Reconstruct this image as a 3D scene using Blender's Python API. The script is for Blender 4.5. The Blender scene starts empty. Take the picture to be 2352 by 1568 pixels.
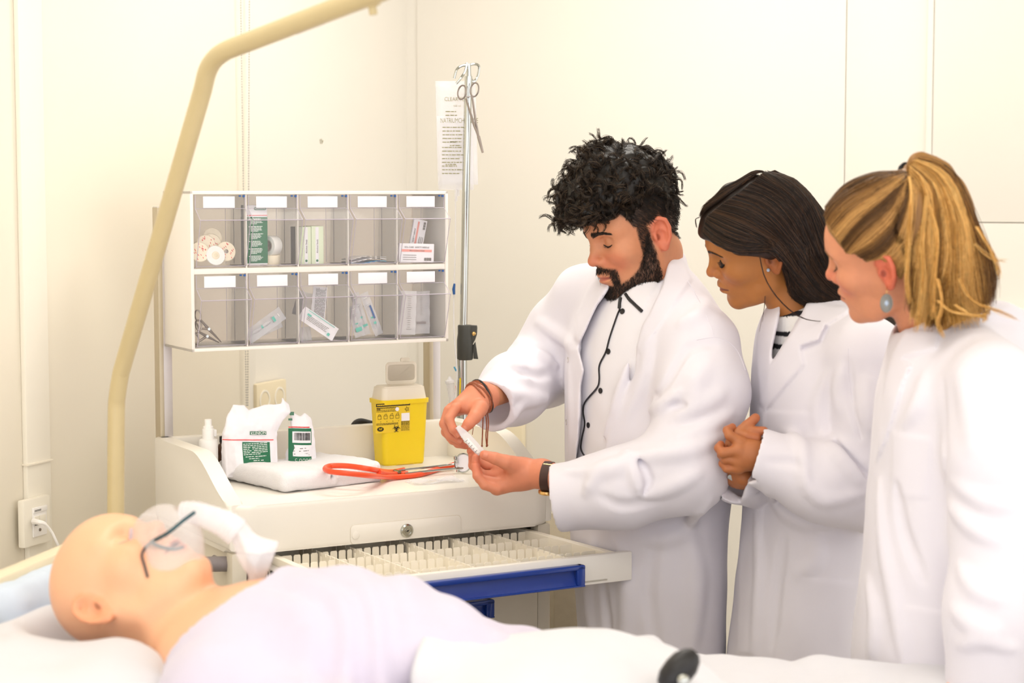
import bpy, bmesh, math, random
import numpy as np
from mathutils import Vector, Matrix, noise
random.seed(7); np.random.seed(7)
S = bpy.context.scene
COL = S.collection
# ------------------------------------------------------------------ camera
FPX, CX, CY = 4300.0, 1176.0, 784.0
PITCH = math.atan(344 / FPX)
CAMZ = 1.55
cam = bpy.data.cameras.new('camera'); camo = bpy.data.objects.new('camera', cam); COL.objects.link(camo)
camo.location = (0, 0, CAMZ); camo.rotation_euler = (math.pi / 2 - PITCH, 0, 0)
cam.sensor_width = 36; cam.lens = 36 * FPX / 2352; cam.clip_end = 60; cam.clip_start = .05
cam.dof.use_dof = True; cam.dof.focus_distance = 3.88; cam.dof.aperture_fstop = 4.0
S.camera = camo
# ------------------------------------------------------------------ world, lights, exposure
w = bpy.data.worlds.new('world'); S.world = w; w.use_nodes = True
bg = w.node_tree.nodes['Background']; bg.inputs[0].default_value = (1.0, .985, .99, 1); bg.inputs[1].default_value = 1.35
def area(name, loc, rot, size, energy, col):
    l = bpy.data.lights.new(name, 'AREA'); l.shape = 'RECTANGLE'; l.size, l.size_y = size; l.energy = energy; l.color = col
    o = bpy.data.objects.new(name, l); o.location = loc; o.rotation_euler = rot; COL.objects.link(o); return o
WARM = (1.0, .96, .90)
for i, (x, y, e) in enumerate([(-.2, 1.2, 2), (1.4, 1.2, 1.5), (.3, 4.15, 8), (-.35, 2.7, 2)]):
    area('ceiling_panel_light', (x, y, 2.63), (0, 0, 0), (1.15, .55), e, WARM)
S.view_settings.view_transform = 'Standard'; S.view_settings.look = 'None'
S.view_settings.exposure = .64; S.view_settings.gamma = 1; S.view_settings.use_curve_mapping = False
# ------------------------------------------------------------------ pixel rays (measuring positions on the real surfaces)
def ray(px, py):
    u = (px - CX) / FPX; v = (CY - py) / FPX; c, s = math.cos(PITCH), math.sin(PITCH)
    return np.array([u, c + v * s, -s + v * c])
CAMP = np.array([0, 0, CAMZ])
def P(px, py, Y):
    d = ray(px, py); return CAMP + d * (Y / d[1])
class Frame:
    def __init__(s, o, deg):
        a = math.radians(deg); s.deg = deg; s.a = a; s.o = np.array(o, float)
        s.R = np.array([[math.cos(a), math.sin(a), 0], [-math.sin(a), math.cos(a), 0], [0, 0, 1]])
    def w(s, p): return s.o + s.R.T @ np.array(p, float)
    def l(s, p): return s.R @ (np.array(p, float) - s.o)
    def hit(s, px, py, ax, val):
        o = s.R @ (CAMP - s.o); d = s.R @ ray(px, py); return o + d * ((val - o[ax]) / d[ax])
# ------------------------------------------------------------------ materials
def mt(name, col, rough=.5, metal=0, spec=.5, nz=(40, .02), bump=None, sss=0, alpha=1, trans=0, ior=1.45, coat=0, attr=None, sheen=0, aniso=0, detail=3, wave=None):
    m = bpy.data.materials.new(name); m.use_nodes = True; nt = m.node_tree; b = nt.nodes['Principled BSDF']
    def setv(k, v):
        if k in b.inputs: b.inputs[k].default_value = v
    setv('Roughness', rough); setv('Metallic', metal); setv('Specular IOR Level', spec); setv('IOR', ior)
    setv('Alpha', alpha); setv('Transmission Weight', trans); setv('Coat Weight', coat); setv('Sheen Weight', sheen)
    if sss: setv('Subsurface Weight', sss); setv('Subsurface Radius', (.012, .005, .003)); setv('Subsurface Scale', 1.0)
    tc = nt.nodes.new('ShaderNodeTexCoord')
    n = nt.nodes.new('ShaderNodeTexNoise'); n.inputs['Scale'].default_value = nz[0]; n.inputs['Detail'].default_value = detail
    nt.links.new(tc.outputs['Object'], n.inputs['Vector'])
    mp = nt.nodes.new('ShaderNodeMapRange'); mp.inputs[1].default_value = .25; mp.inputs[2].default_value = .75
    mp.inputs[3].default_value = 1 - nz[1]; mp.inputs[4].default_value = 1 + nz[1]
    nt.links.new(n.outputs[0], mp.inputs[0])
    mx = nt.nodes.new('ShaderNodeVectorMath'); mx.operation = 'SCALE'
    if attr:
        a = nt.nodes.new('ShaderNodeAttribute'); a.attribute_name = attr; nt.links.new(a.outputs['Color'], mx.inputs[0])
    else: mx.inputs[0].default_value = col[:3]
    nt.links.new(mp.outputs[0], mx.inputs['Scale']); nt.links.new(mx.outputs[0], b.inputs['Base Color'])
    if bump:
        n2 = nt.nodes.new('ShaderNodeTexNoise'); n2.inputs['Scale'].default_value = bump[0]; n2.inputs['Detail'].default_value = 4
        nt.links.new(tc.outputs['Object'], n2.inputs['Vector'])
        bn = nt.nodes.new('ShaderNodeBump'); bn.inputs['Strength'].default_value = bump[1]; bn.inputs['Distance'].default_value = bump[2] if len(bump) > 2 else .002
        nt.links.new(n2.outputs[0], bn.inputs['Height']); nt.links.new(bn.outputs[0], b.inputs['Normal'])
    if alpha < 1 or trans: m.blend_method = 'HASHED' if hasattr(m, 'blend_method') else None
    return m
def rgb(r, g, b):  # sRGB 0-255 -> linear
    f = lambda c: (c / 255 / 12.92) if c / 255 <= .04045 else ((c / 255 + .055) / 1.055) ** 2.4
    return (f(r), f(g), f(b))
MT = {}
MT['wall'] = mt('wall_paint', rgb(230, 225, 215), .7, nz=(3, .01), bump=(260, .06, .001))
MT['wall2'] = mt('wall_paint_cream', rgb(236, 228, 211), .6, nz=(3, .012), bump=(200, .05, .001))
MT['trim'] = mt('trim_plastic', rgb(240, 234, 220), .45, nz=(6, .01))
MT['floor'] = mt('floor_vinyl', rgb(226, 220, 208), .4, nz=(8, .05), bump=(300, .05))
MT['ceil'] = mt('ceiling_paint', rgb(240, 236, 226), .8, nz=(5, .01), bump=(120, .1))
MT['cart'] = mt('cart_plastic', rgb(241, 236, 227), .32, nz=(5, .01), coat=.15, bump=(180, .015, .001))
MT['cartd'] = mt('cart_panel', rgb(224, 216, 200), .45, nz=(5, .015), bump=(400, .05, .001))
MT['drawer'] = mt('drawer_plastic', rgb(246, 239, 224), .4, nz=(9, .012))
MT['blue'] = mt('blue_handle', rgb(10, 52, 140), .28, nz=(12, .05), coat=.3)
MT['dark'] = mt('dark_plastic', rgb(58, 46, 62), .4, nz=(10, .05))
MT['black'] = mt('black_rubber', rgb(28, 26, 28), .4, nz=(10, .06))
MT['charcoal'] = mt('charcoal_plastic', rgb(66, 66, 62), .5, nz=(60, .05), bump=(500, .1, .0006))
MT['grey'] = mt('grey_plastic', rgb(140, 132, 134), .45, nz=(9, .03))
MT['taupe'] = mt('taupe_laminate', rgb(150, 138, 118), .55, nz=(70, .05), bump=(300, .05))
MT['alu'] = mt('aluminium', rgb(208, 202, 200), .38, .55, nz=(30, .02))
MT['aluside'] = mt('aluminium_warm', rgb(196, 184, 160), .4, .5, nz=(30, .02))
MT['chrome'] = mt('chrome', rgb(186, 188, 184), .12, 1, nz=(30, .02))
MT['steel'] = mt('brushed_steel', rgb(150, 140, 134), .28, .95, nz=(60, .05))
MT['white'] = mt('white_plastic', rgb(244, 241, 238), .35, nz=(9, .008))
MT['frame'] = mt('housing_white', rgb(244, 238, 230), .35, nz=(9, .008))
MT['back'] = mt('housing_back', rgb(240, 222, 208), .5, nz=(9, .02), alpha=.4)
MT['paper'] = mt('label_paper', rgb(243, 240, 246), .7, nz=(30, .01))
MT['clear'] = mt('clear_plastic', (.97, .95, .97), .04, alpha=.06, nz=(20, .01), spec=.7)
MT['clearw'] = mt('milky_plastic', rgb(246, 244, 248), .2, alpha=.5, nz=(20, .02))
MT['film'] = mt('pouch_film', rgb(245, 244, 250), .18, alpha=.34, nz=(20, .03), bump=(60, .5, .004), spec=.8)
MT['rim'] = mt('plastic_edge', rgb(206, 196, 210), .15, alpha=.62, nz=(20, .02))
MT['green'] = mt('green_print', rgb(38, 112, 78), .45, nz=(15, .03))
MT['greend'] = mt('grey_green_print', rgb(84, 128, 106), .5, nz=(15, .02))
MT['red'] = mt('red_print', rgb(226, 72, 70), .5, nz=(15, .03))
MT['pink'] = mt('pink_print', rgb(242, 160, 150), .5, nz=(15, .03))
MT['ink'] = mt('ink_black', rgb(30, 28, 26), .6, nz=(15, .02))
MT['inkg'] = mt('ink_grey', rgb(120, 116, 112), .6, nz=(15, .02))
MT['inkol'] = mt('ink_olive', rgb(140, 136, 98), .6, nz=(15, .02))
MT['inkw'] = mt('ink_white', rgb(235, 240, 236), .6, nz=(15, .02))
MT['teal'] = mt('teal_print', rgb(96, 196, 180), .45, nz=(15, .03))
MT['cyan'] = mt('cyan_print', rgb(70, 165, 205), .45, nz=(15, .03))
MT['bluep'] = mt('blue_cap', rgb(40, 92, 160), .4, nz=(15, .03))
MT['lime'] = mt('pale_green_card', rgb(226, 236, 208), .6, nz=(15, .01))
MT['cream'] = mt('cream_foam', rgb(245, 232, 208), .6, nz=(15, .02))
MT['yellow'] = mt('yellow_plastic', rgb(244, 212, 36), .35, nz=(12, .015), sss=.05)
MT['yellowp'] = mt('yellow_label', rgb(240, 204, 52), .45, nz=(12, .02))
MT['lid'] = mt('ivory_lid', rgb(247, 238, 222), .35, alpha=.86, nz=(12, .01))
MT['amber'] = mt('amber_glass', rgb(74, 44, 26), .15, nz=(12, .05))
MT['orange'] = mt('orange_tubing', rgb(240, 84, 44), .35, nz=(20, .03))
MT['boom'] = mt('cream_lacquer', rgb(200, 182, 138), .38, nz=(20, .02), coat=.2)
MT['bed'] = mt('bed_plastic', rgb(233, 220, 190), .4, nz=(9, .015))
MT['sheet'] = mt('white_sheet', rgb(210, 209, 214), .85, nz=(30, .01), bump=(420, .15, .001), sheen=.2)
MT['bsheet'] = mt('pale_blue_cloth', rgb(204, 216, 232), .85, nz=(30, .02), bump=(420, .15, .001))
MT['lilac'] = mt('lilac_gown', rgb(204, 197, 214), .85, nz=(30, .015), bump=(420, .15, .001), sheen=.2)
MT['towel'] = mt('terry_towel', rgb(236, 234, 237), .95, nz=(60, .01), bump=(520, .6, .003), sheen=.3)
MT['cloth'] = mt('coat_cotton', rgb(224, 220, 228), .8, nz=(25, .008), bump=(700, .12, .0008), sheen=.15)
MT['shirt'] = mt('shirt_cotton', rgb(230, 227, 232), .7, nz=(25, .008), bump=(900, .1, .0006), sheen=.1)
MT['trouser'] = mt('black_trousers', rgb(24, 23, 27), .8, nz=(40, .1), bump=(500, .2, .001))
MT['shoe'] = mt('shoe_leather', rgb(30, 26, 24), .4, nz=(40, .1))
MT['leather'] = mt('watch_strap', rgb(66, 40, 32), .5, nz=(60, .12), bump=(300, .2, .001))
MT['cord'] = mt('leather_cord', rgb(150, 82, 52), .5, nz=(200, .25), bump=(300, .3, .001))
MT['gold'] = mt('gold_case', rgb(226, 186, 120), .2, .9, nz=(30, .03))
MT['silver'] = mt('silver', rgb(150, 148, 142), .3, .9, nz=(90, .1), bump=(500, .5, .001))
MT['pearl'] = mt('pearl', rgb(176, 192, 214), .12, nz=(30, .03), coat=.6)
MT['elastic'] = mt('teal_elastic', rgb(30, 74, 84), .6, nz=(60, .08))
MT['elastic2'] = mt('grey_elastic', rgb(86, 74, 72), .6, nz=(60, .08))
MT['bead'] = mt('chain_bead', rgb(196, 192, 184), .5, nz=(30, .02))
MT['emit'] = mt('lamp_diffuser', (1, 1, 1), .5)
_b = MT['emit'].node_tree.nodes['Principled BSDF']; _b.inputs['Emission Color'].default_value = (1, .96, .88, 1); _b.inputs['Emission Strength'].default_value = 2
# ------------------------------------------------------------------ mesh tools
def nrm(v):
    v = np.asarray(v, float); return v / max(1e-9, np.linalg.norm(v))
class MB:
    def __init__(s): s.v = []; s.f = []; s.m = []; s.n = 0
    def add(s, v, f, mi=0):
        v = np.asarray(v, float).reshape(-1, 3); s.v.append(v); b = s.n
        for q in f: s.f.append(tuple(int(i) + b for i in q)); s.m.append(mi)
        s.n += len(v); return s
    def xf(s, v, R, c):
        v = np.asarray(v, float)
        if R is not None: v = v @ np.asarray(R, float).T
        return v + np.asarray(c, float)
    def box(s, c, size, bev=0, R=None, mi=0):
        v, f = rbox(tuple(round(x, 6) for x in size), bev); return s.add(s.xf(v, R, c), f, mi)
    def boxr(s, lo, hi, bev=0, mi=0, R=None):
        lo, hi = np.array(lo, float), np.array(hi, float); return s.box((lo + hi) / 2, hi - lo, bev, R, mi)
    def tube(s, pts, r, n=8, closed=False, mi=0, cap=True, flat=None):
        p = np.asarray(pts, float); k = len(p); r = np.broadcast_to(np.asarray(r, float), (k,))
        if closed: T = np.roll(p, -1, 0) - np.roll(p, 1, 0)
        else: T = np.gradient(p, axis=0)
        T /= np.maximum(1e-9, np.linalg.norm(T, axis=1))[:, None]
        up = np.array([0, 0, 1.]) if abs(T[0][2]) < .9 else np.array([1., 0, 0])
        N = nrm(np.cross(T[0], up)); V = []; an = np.arange(n) * 2 * math.pi / n
        for i in range(k):
            N = nrm(N - T[i] * N.dot(T[i])); B = np.cross(T[i], N)
            a = r[i] * (1 if flat is None else flat)
            V.append(p[i] + np.outer(np.cos(an), N) * r[i] + np.outer(np.sin(an), B) * a)
        V = np.concatenate(V); F = []
        for i in range(k if closed else k - 1):
            j = (i + 1) % k
            for q in range(n): F.append((i * n + q, i * n + (q + 1) % n, j * n + (q + 1) % n, j * n + q))
        if cap and not closed: F.append(tuple(range(n))[::-1]); F.append(tuple((k - 1) * n + q for q in range(n)))
        return s.add(V, F, mi)
    def lathe(s, prof, c=(0, 0, 0), R=None, n=24, mi=0, cap=True, sx=1, sy=1):
        a = np.arange(n) * 2 * math.pi / n; V = []
        for r, z in prof: V.append(np.stack([np.cos(a) * r * sx, np.sin(a) * r * sy, np.full(n, z)], 1))
        V = s.xf(np.concatenate(V), R, c); F = []
        for i in range(len(prof) - 1):
            for q in range(n): F.append((i * n + q, i * n + (q + 1) % n, (i + 1) * n + (q + 1) % n, (i + 1) * n + q))
        if cap: F.append(tuple(range(n))[::-1]); F.append(tuple((len(prof) - 1) * n + q for q in range(n)))
        return s.add(V, F, mi)
    def prism(s, poly, h, c=(0, 0, 0), R=None, bev=0, mi=0):
        v, f = rprism(poly, h, bev); return s.add(s.xf(v, R, c), f, mi)
    def text(s, body, size, c=(0, 0, 0), R=None, ext=.0002, mi=0, align='CENTER', sx=1):
        v, f = text_geo(body, ext / size, align); v = v * size; v[:, 0] *= sx; return s.add(s.xf(v, R, c), f, mi)
    def grid(s, G, mi=0, wrap=False):
        G = np.asarray(G, float); a, b = G.shape[:2]; F = []
        for i in range(a - 1):
            for j in range(b if wrap else b - 1):
                k = (j + 1) % b; F.append((i * b + j, i * b + k, (i + 1) * b + k, (i + 1) * b + j))
        return s.add(G.reshape(-1, 3), F, mi)
    def sheet(s, G, t, mi=0):
        # closed thin solid from a grid of points
        G = np.asarray(G, float); gu = np.gradient(G, axis=0); gv = np.gradient(G, axis=1); N = np.cross(gu, gv)
        N /= np.maximum(1e-9, np.linalg.norm(N, axis=2))[..., None]
        a, b = G.shape[:2]; V = np.concatenate([(G + N * t / 2).reshape(-1, 3), (G - N * t / 2).reshape(-1, 3)]); o = a * b; F = []
        for i in range(a - 1):
            for j in range(b - 1):
                q = (i * b + j, i * b + j + 1, (i + 1) * b + j + 1, (i + 1) * b + j); F.append(q); F.append(tuple(x + o for x in q[::-1]))
        ring = [(0, j) for j in range(b - 1)] + [(i, b - 1) for i in range(a - 1)] + [(a - 1, j) for j in range(b - 1, 0, -1)] + [(i, 0) for i in range(a - 1, 0, -1)]
        ids = [i * b + j for i, j in ring]
        for k in range(len(ids)):
            p, q = ids[k], ids[(k + 1) % len(ids)]; F.append((q, p, p + o, q + o))
        return s.add(V, F, mi)
    def build(s, name, mats, parent=None, angle=38, world=False):
        me = bpy.data.meshes.new(name)
        V = np.concatenate(s.v) if s.v else np.zeros((0, 3))
        if world and parent is not None: V = to_local(parent, V)
        me.from_pydata(V.tolist(), [], s.f)
        if not isinstance(mats, (list, tuple)): mats = [mats]
        for m in mats: me.materials.append(MT[m] if isinstance(m, str) else m)
        if len(mats) > 1: me.polygons.foreach_set('material_index', s.m)
        me.polygons.foreach_set('use_smooth', [True] * len(me.polygons))
        if angle < 180: me.set_sharp_from_angle(angle=math.radians(angle))
        me.update()
        o = bpy.data.objects.new(name, me); COL.objects.link(o)
        if parent is not None: o.parent = parent
        return o
def root_of(o):
    while o.parent is not None: o = o.parent
    return o
def to_local(o, V):
    r = root_of(o); a = r.rotation_euler[2]; c, s_ = math.cos(a), math.sin(a)
    Q = np.asarray(V, float) - np.array(r.location)
    if abs(r.rotation_euler[0]) + abs(r.rotation_euler[1]) > 1e-6:
        return Q @ np.array(r.rotation_euler.to_matrix())
    return np.stack([Q[:, 0] * c + Q[:, 1] * s_, -Q[:, 0] * s_ + Q[:, 1] * c, Q[:, 2]], 1)
_rb = {}
def _bm_out(bm):
    bm.verts.ensure_lookup_table(); bm.verts.index_update()
    v = np.array([x.co[:] for x in bm.verts]); f = [tuple(q.index for q in x.verts) for x in bm.faces]; bm.free(); return v, f
def rbox(size, bev):
    k = (size, bev)
    if k not in _rb:
        bm = bmesh.new(); bmesh.ops.create_cube(bm, size=1)
        for x in bm.verts: x.co = Vector((x.co[0] * size[0], x.co[1] * size[1], x.co[2] * size[2]))
        if bev > 0: bmesh.ops.bevel(bm, geom=bm.edges[:], offset=min(bev, min(size) * .49), segments=2, affect='EDGES', profile=.6)
        _rb[k] = _bm_out(bm)
    return _rb[k]
def rprism(poly, h, bev):
    bm = bmesh.new(); n = len(poly)
    lo = [bm.verts.new((x, y, 0)) for x, y in poly]; hi = [bm.verts.new((x, y, h)) for x, y in poly]
    area2 = sum(poly[i][0] * poly[(i + 1) % n][1] - poly[(i + 1) % n][0] * poly[i][1] for i in range(n))
    o = 1 if area2 > 0 else -1
    fl = bm.faces.new(lo[::-o]); fh = bm.faces.new(hi[::o])
    for i in range(n):
        j = (i + 1) % n; q = [lo[i], lo[j], hi[j], hi[i]]; bm.faces.new(q if o > 0 else q[::-1])
    if bev > 0: bmesh.ops.bevel(bm, geom=list(set(fl.edges) | set(fh.edges)), offset=bev, segments=3, affect='EDGES', profile=.5)
    return _bm_out(bm)
_tx = {}
def text_geo(body, ext, align):
    k = (body, round(ext, 5), align)
    if k not in _tx:
        cu = bpy.data.curves.new('t', 'FONT'); cu.body = body; cu.size = 1; cu.extrude = ext; cu.align_x = align; cu.align_y = 'CENTER'; cu.resolution_u = 3
        ob = bpy.data.objects.new('t', cu); COL.objects.link(ob)
        me = bpy.data.meshes.new_from_object(ob); v = np.array([x.co[:] for x in me.vertices]).reshape(-1, 3); f = [tuple(p.vertices) for p in me.polygons]
        bpy.data.objects.remove(ob); bpy.data.meshes.remove(me); bpy.data.curves.remove(cu); _tx[k] = (v, f)
    v, f = _tx[k]; return v.copy(), f
def rrect(x0, y0, x1, y1, r, n=5):
    o = []
    for cx, cy, a in ((x1 - r, y0 + r, -90), (x1 - r, y1 - r, 0), (x0 + r, y1 - r, 90), (x0 + r, y0 + r, 180)):
        for i in range(n + 1):
            t = math.radians(a + 90 * i / n); o.append((cx + r * math.cos(t), cy + r * math.sin(t)))
    return o
def cr(pts, n=8, closed=False):
    # Catmull-Rom resample
    p = np.asarray(pts, float); k = len(p); o = []
    for i in range(k if closed else k - 1):
        if closed: a, b, c, d = p[(i - 1) % k], p[i], p[(i + 1) % k], p[(i + 2) % k]
        else: a, b, c, d = p[max(0, i - 1)], p[i], p[i + 1], p[min(k - 1, i + 2)]
        for t in np.arange(n) / n:
            o.append(.5 * ((2 * b) + (c - a) * t + (2 * a - 5 * b + 4 * c - d) * t * t + (3 * b - a - 3 * c + d) * t ** 3))
    if not closed: o.append(p[-1])
    return np.array(o)
XZ = np.array([[1, 0, 0], [0, 0, -1], [0, 1, 0]], float)      # (x,y,z)->(x,-z,y): drawn on a front that faces -y
def tag(o, label=None, cat=None, group=None, kind=None):
    if label: o['label'] = label
    if cat: o['category'] = cat
    if group: o['group'] = group
    if kind: o['kind'] = kind
    return o
def thing(name, label, cat, loc=(0, 0, 0), rotz=0, group=None, rot=None):
    o = bpy.data.objects.new(name, None); COL.objects.link(o); o.empty_display_size = .05
    o.location = tuple(float(x) for x in loc); o.rotation_euler = rot if rot is not None else (0, 0, rotz)
    return tag(o, label, cat, group)
def struct(mb, name, mats, parent=None, angle=38):
    o = mb.build(name, mats, parent, angle)
    if parent is None: o['kind'] = 'structure'
    return o
def copy_tree(o, parent=None):
    c = o.copy(); COL.objects.link(c)
    if parent is not None: c.parent = parent
    for ch in list(o.children): copy_tree(ch, c)
    return c
def Rz(d):
    a = math.radians(d); return np.array([[math.cos(a), -math.sin(a), 0], [math.sin(a), math.cos(a), 0], [0, 0, 1]])
def Rx(d):
    a = math.radians(d); return np.array([[1, 0, 0], [0, math.cos(a), -math.sin(a)], [0, math.sin(a), math.cos(a)]])
def Ry(d):
    a = math.radians(d); return np.array([[math.cos(a), 0, math.sin(a)], [0, 1, 0], [-math.sin(a), 0, math.cos(a)]])
# ================================================================== SIGNED-DISTANCE MODELLING (numpy, surface nets)
A3 = lambda *a: np.array(a, np.float32)
def sm(a, b, k):
    h = np.maximum(k - np.abs(a - b), 0) / k; return np.minimum(a, b) - h * h * k * .25
def sx(a, b, k): return -sm(-a, -b, k)
def ell(Q, c, r, R=None):
    q = Q - A3(*c)
    if R is not None: q = q @ np.asarray(R, np.float32)
    r = A3(*r); k0 = np.sqrt(((q / r) ** 2).sum(1)); k1 = np.sqrt(((q / (r * r)) ** 2).sum(1))
    return k0 * (k0 - 1) / np.maximum(k1, 1e-6)
def cap(Q, a, b, ra, rb=None):
    rb = ra if rb is None else rb; a = A3(*a); b = A3(*b); d = b - a; q = Q - a
    t = np.clip(q @ d / max(1e-9, float(d @ d)), 0, 1); return np.sqrt(((q - t[:, None] * d) ** 2).sum(1)) - (ra + (rb - ra) * t)
def chain(Q, pts, rs, k=0.0):
    d = None
    for i in range(len(pts) - 1):
        e = cap(Q, pts[i], pts[i + 1], rs[i], rs[i + 1]); d = e if d is None else (sm(d, e, k) if k else np.minimum(d, e))
    return d
def rboxd(Q, c, h, r, R=None):
    q = Q - A3(*c)
    if R is not None: q = q @ np.asarray(R, np.float32)
    q = np.abs(q) - (A3(*h) - r); return np.sqrt((np.maximum(q, 0) ** 2).sum(1)) + np.minimum(q.max(1), 0) - r
def sstep(x, a, b):
    t = np.clip((x - a) / (b - a), 0, 1); return t * t * (3 - 2 * t)
def polyd(X, Y, poly):
    # signed 2D distance to polygon (negative inside)
    d = np.full(X.shape, 1e9, np.float32); ins = np.zeros(X.shape, bool); n = len(poly)
    for i in range(n):
        ax, ay = poly[i]; bx, by = poly[(i + 1) % n]; ex, ey = bx - ax, by - ay
        t = np.clip(((X - ax) * ex + (Y - ay) * ey) / max(1e-12, ex * ex + ey * ey), 0, 1)
        d = np.minimum(d, (X - ax - t * ex) ** 2 + (Y - ay - t * ey) ** 2)
        c = ((ay > Y) != (by > Y)) & (X < (bx - ax) * (Y - ay) / (by - ay + 1e-12) + ax); ins ^= c
    d = np.sqrt(d); return np.where(ins, -d, d)
class VN:
    # cheap smooth value noise for cloth wrinkles
    def __init__(s, seed): r = np.random.RandomState(seed); s.g = r.rand(24, 24, 24).astype(np.float32) * 2 - 1
    def __call__(s, Q, sc):
        q = Q * np.asarray(sc, np.float32) + 100; i = np.floor(q).astype(np.int32); f = q - i; f = f * f * (3 - 2 * f); o = 0
        for dx in (0, 1):
            for dy in (0, 1):
                for dz in (0, 1):
                    w_ = (f[:, 0] if dx else 1 - f[:, 0]) * (f[:, 1] if dy else 1 - f[:, 1]) * (f[:, 2] if dz else 1 - f[:, 2])
                    o = o + w_ * s.g[(i[:, 0] + dx) % 24, (i[:, 1] + dy) % 24, (i[:, 2] + dz) % 24]
        return o
VNO = VN(5)
def sdf_mesh(fn, lo, hi, h, slack=1.7):
    lo = np.array(lo, float); hi = np.array(hi, float); B = 8
    nb = np.ceil((hi - lo) / (h * B)).astype(int); n = nb * B
    bc = np.stack(np.meshgrid(*[np.arange(k) for k in nb], indexing='ij'), -1).reshape(-1, 3)
    cen = lo + (bc * B + (B - 1) / 2) * h
    dc = fn(cen.astype(np.float32)); rad = h * B * .87 * slack
    D = np.empty(tuple(n), np.float32)
    D[:] = np.sign(np.repeat(np.repeat(np.repeat(dc.reshape(nb), B, 0), B, 1), B, 2)) * 1.0
    act = bc[np.abs(dc) < rad]
    off = np.stack(np.meshgrid(*[np.arange(B)] * 3, indexing='ij'), -1).reshape(-1, 3)
    for i in range(0, len(act), 400):
        ib = act[i:i + 400]; idx = (ib[:, None, :] * B + off[None]).reshape(-1, 3)
        D[idx[:, 0], idx[:, 1], idx[:, 2]] = fn((lo + idx * h).astype(np.float32))
    ins = D < 0
    c = [(a, b, e) for a in (0, 1) for b in (0, 1) for e in (0, 1)]
    sl = lambda a, b, e: (slice(a, n[0] - 1 + a), slice(b, n[1] - 1 + b), slice(e, n[2] - 1 + e))
    cnt = sum(ins[sl(*q)].astype(np.uint8) for q in c); mix = (cnt > 0) & (cnt < 8)
    cell = np.argwhere(mix); ids = np.full(mix.shape, -1, np.int32); ids[mix] = np.arange(len(cell))
    acc = np.zeros((len(cell), 3)); num = np.zeros(len(cell))
    V8 = {q: D[cell[:, 0] + q[0], cell[:, 1] + q[1], cell[:, 2] + q[2]] for q in c}
    for a in c:
        for ax in range(3):
            if a[ax] == 0:
                b = list(a); b[ax] = 1; b = tuple(b); va, vb = V8[a], V8[b]; x = (va < 0) != (vb < 0)
                t = va[x] / (va[x] - vb[x]); p = np.tile(np.array(a, float), (len(t), 1)); p[:, ax] += t; acc[x] += p; num[x] += 1
    V = lo + (cell + acc / num[:, None]) * h
    F = []
    for ax in range(3):
        s0 = [slice(1, n[k] - 1) for k in range(3)]; s1 = list(s0); s0[ax] = slice(0, n[ax] - 1); s1[ax] = slice(1, n[ax])
        a = ins[tuple(s0)]; b = ins[tuple(s1)]
        e = np.argwhere(a != b); fl = a[e[:, 0], e[:, 1], e[:, 2]]
        g = e.copy()
        for k in range(3):
            if k != ax: g[:, k] += 1
        u, v = [(1, 2), (2, 0), (0, 1)][ax]
        q = []
        for du, dv in ((-1, -1), (0, -1), (0, 0), (-1, 0)):
            w_ = g.copy(); w_[:, u] += du; w_[:, v] += dv; q.append(ids[w_[:, 0], w_[:, 1], w_[:, 2]])
        q = np.stack(q, 1); q[~fl] = q[~fl][:, ::-1]; F.append(q)
    F = np.concatenate(F); F = F[(F >= 0).all(1)]
    return V, F
def np_mesh(name, V, F, mats, parent=None, world=True, color=None, smooth_iter=0, mi=None):
    V = np.asarray(V, float)
    if smooth_iter:
        E = np.concatenate([F[:, [0, 1]], F[:, [1, 2]], F[:, [2, 3]], F[:, [3, 0]]])
        for _ in range(smooth_iter):
            s_ = np.zeros_like(V); k = np.zeros(len(V))
            for a, b in ((0, 1), (1, 0)):
                for ax in range(3): s_[:, ax] += np.bincount(E[:, a], V[E[:, b], ax], len(V))
                k += np.bincount(E[:, a], minlength=len(V))
            V = V * .5 + .5 * s_ / np.maximum(k, 1)[:, None]
    Vl = to_local(parent, V) if (world and parent is not None) else V
    me = bpy.data.meshes.new(name); nf = len(F); k = F.shape[1]
    me.vertices.add(len(V)); me.vertices.foreach_set('co', Vl.astype(np.float32).ravel())
    me.loops.add(nf * k); me.loops.foreach_set('vertex_index', F.astype(np.int32).ravel())
    me.polygons.add(nf); me.polygons.foreach_set('loop_start', np.arange(0, nf * k, k, dtype=np.int32))
    try: me.polygons.foreach_set('loop_total', np.full(nf, k, np.int32))
    except Exception: pass
    me.polygons.foreach_set('use_smooth', np.ones(nf, bool))
    if not isinstance(mats, (list, tuple)): mats = [mats]
    for m in mats: me.materials.append(MT[m] if isinstance(m, str) else m)
    if mi is not None: me.polygons.foreach_set('material_index', np.asarray(mi, np.int32))
    if color is not None:
        c = color(V) if callable(color) else color; c = np.concatenate([c, np.ones((len(c), 1))], 1).astype(np.float32)
        at = me.color_attributes.new('Col', 'FLOAT_COLOR', 'POINT'); at.data.foreach_set('color', c.ravel())
    me.update(calc_edges=True); me.validate()
    o = bpy.data.objects.new(name, me); COL.objects.link(o)
    if parent is not None: o.parent = parent
    return o
def sdf_obj(name, fn, lo, hi, h, mats, parent=None, color=None, smooth_iter=1, slack=1.7):
    V, F = sdf_mesh(fn, lo, hi, h, slack); return np_mesh(name, V, F, mats, parent, True, color, smooth_iter)
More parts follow.
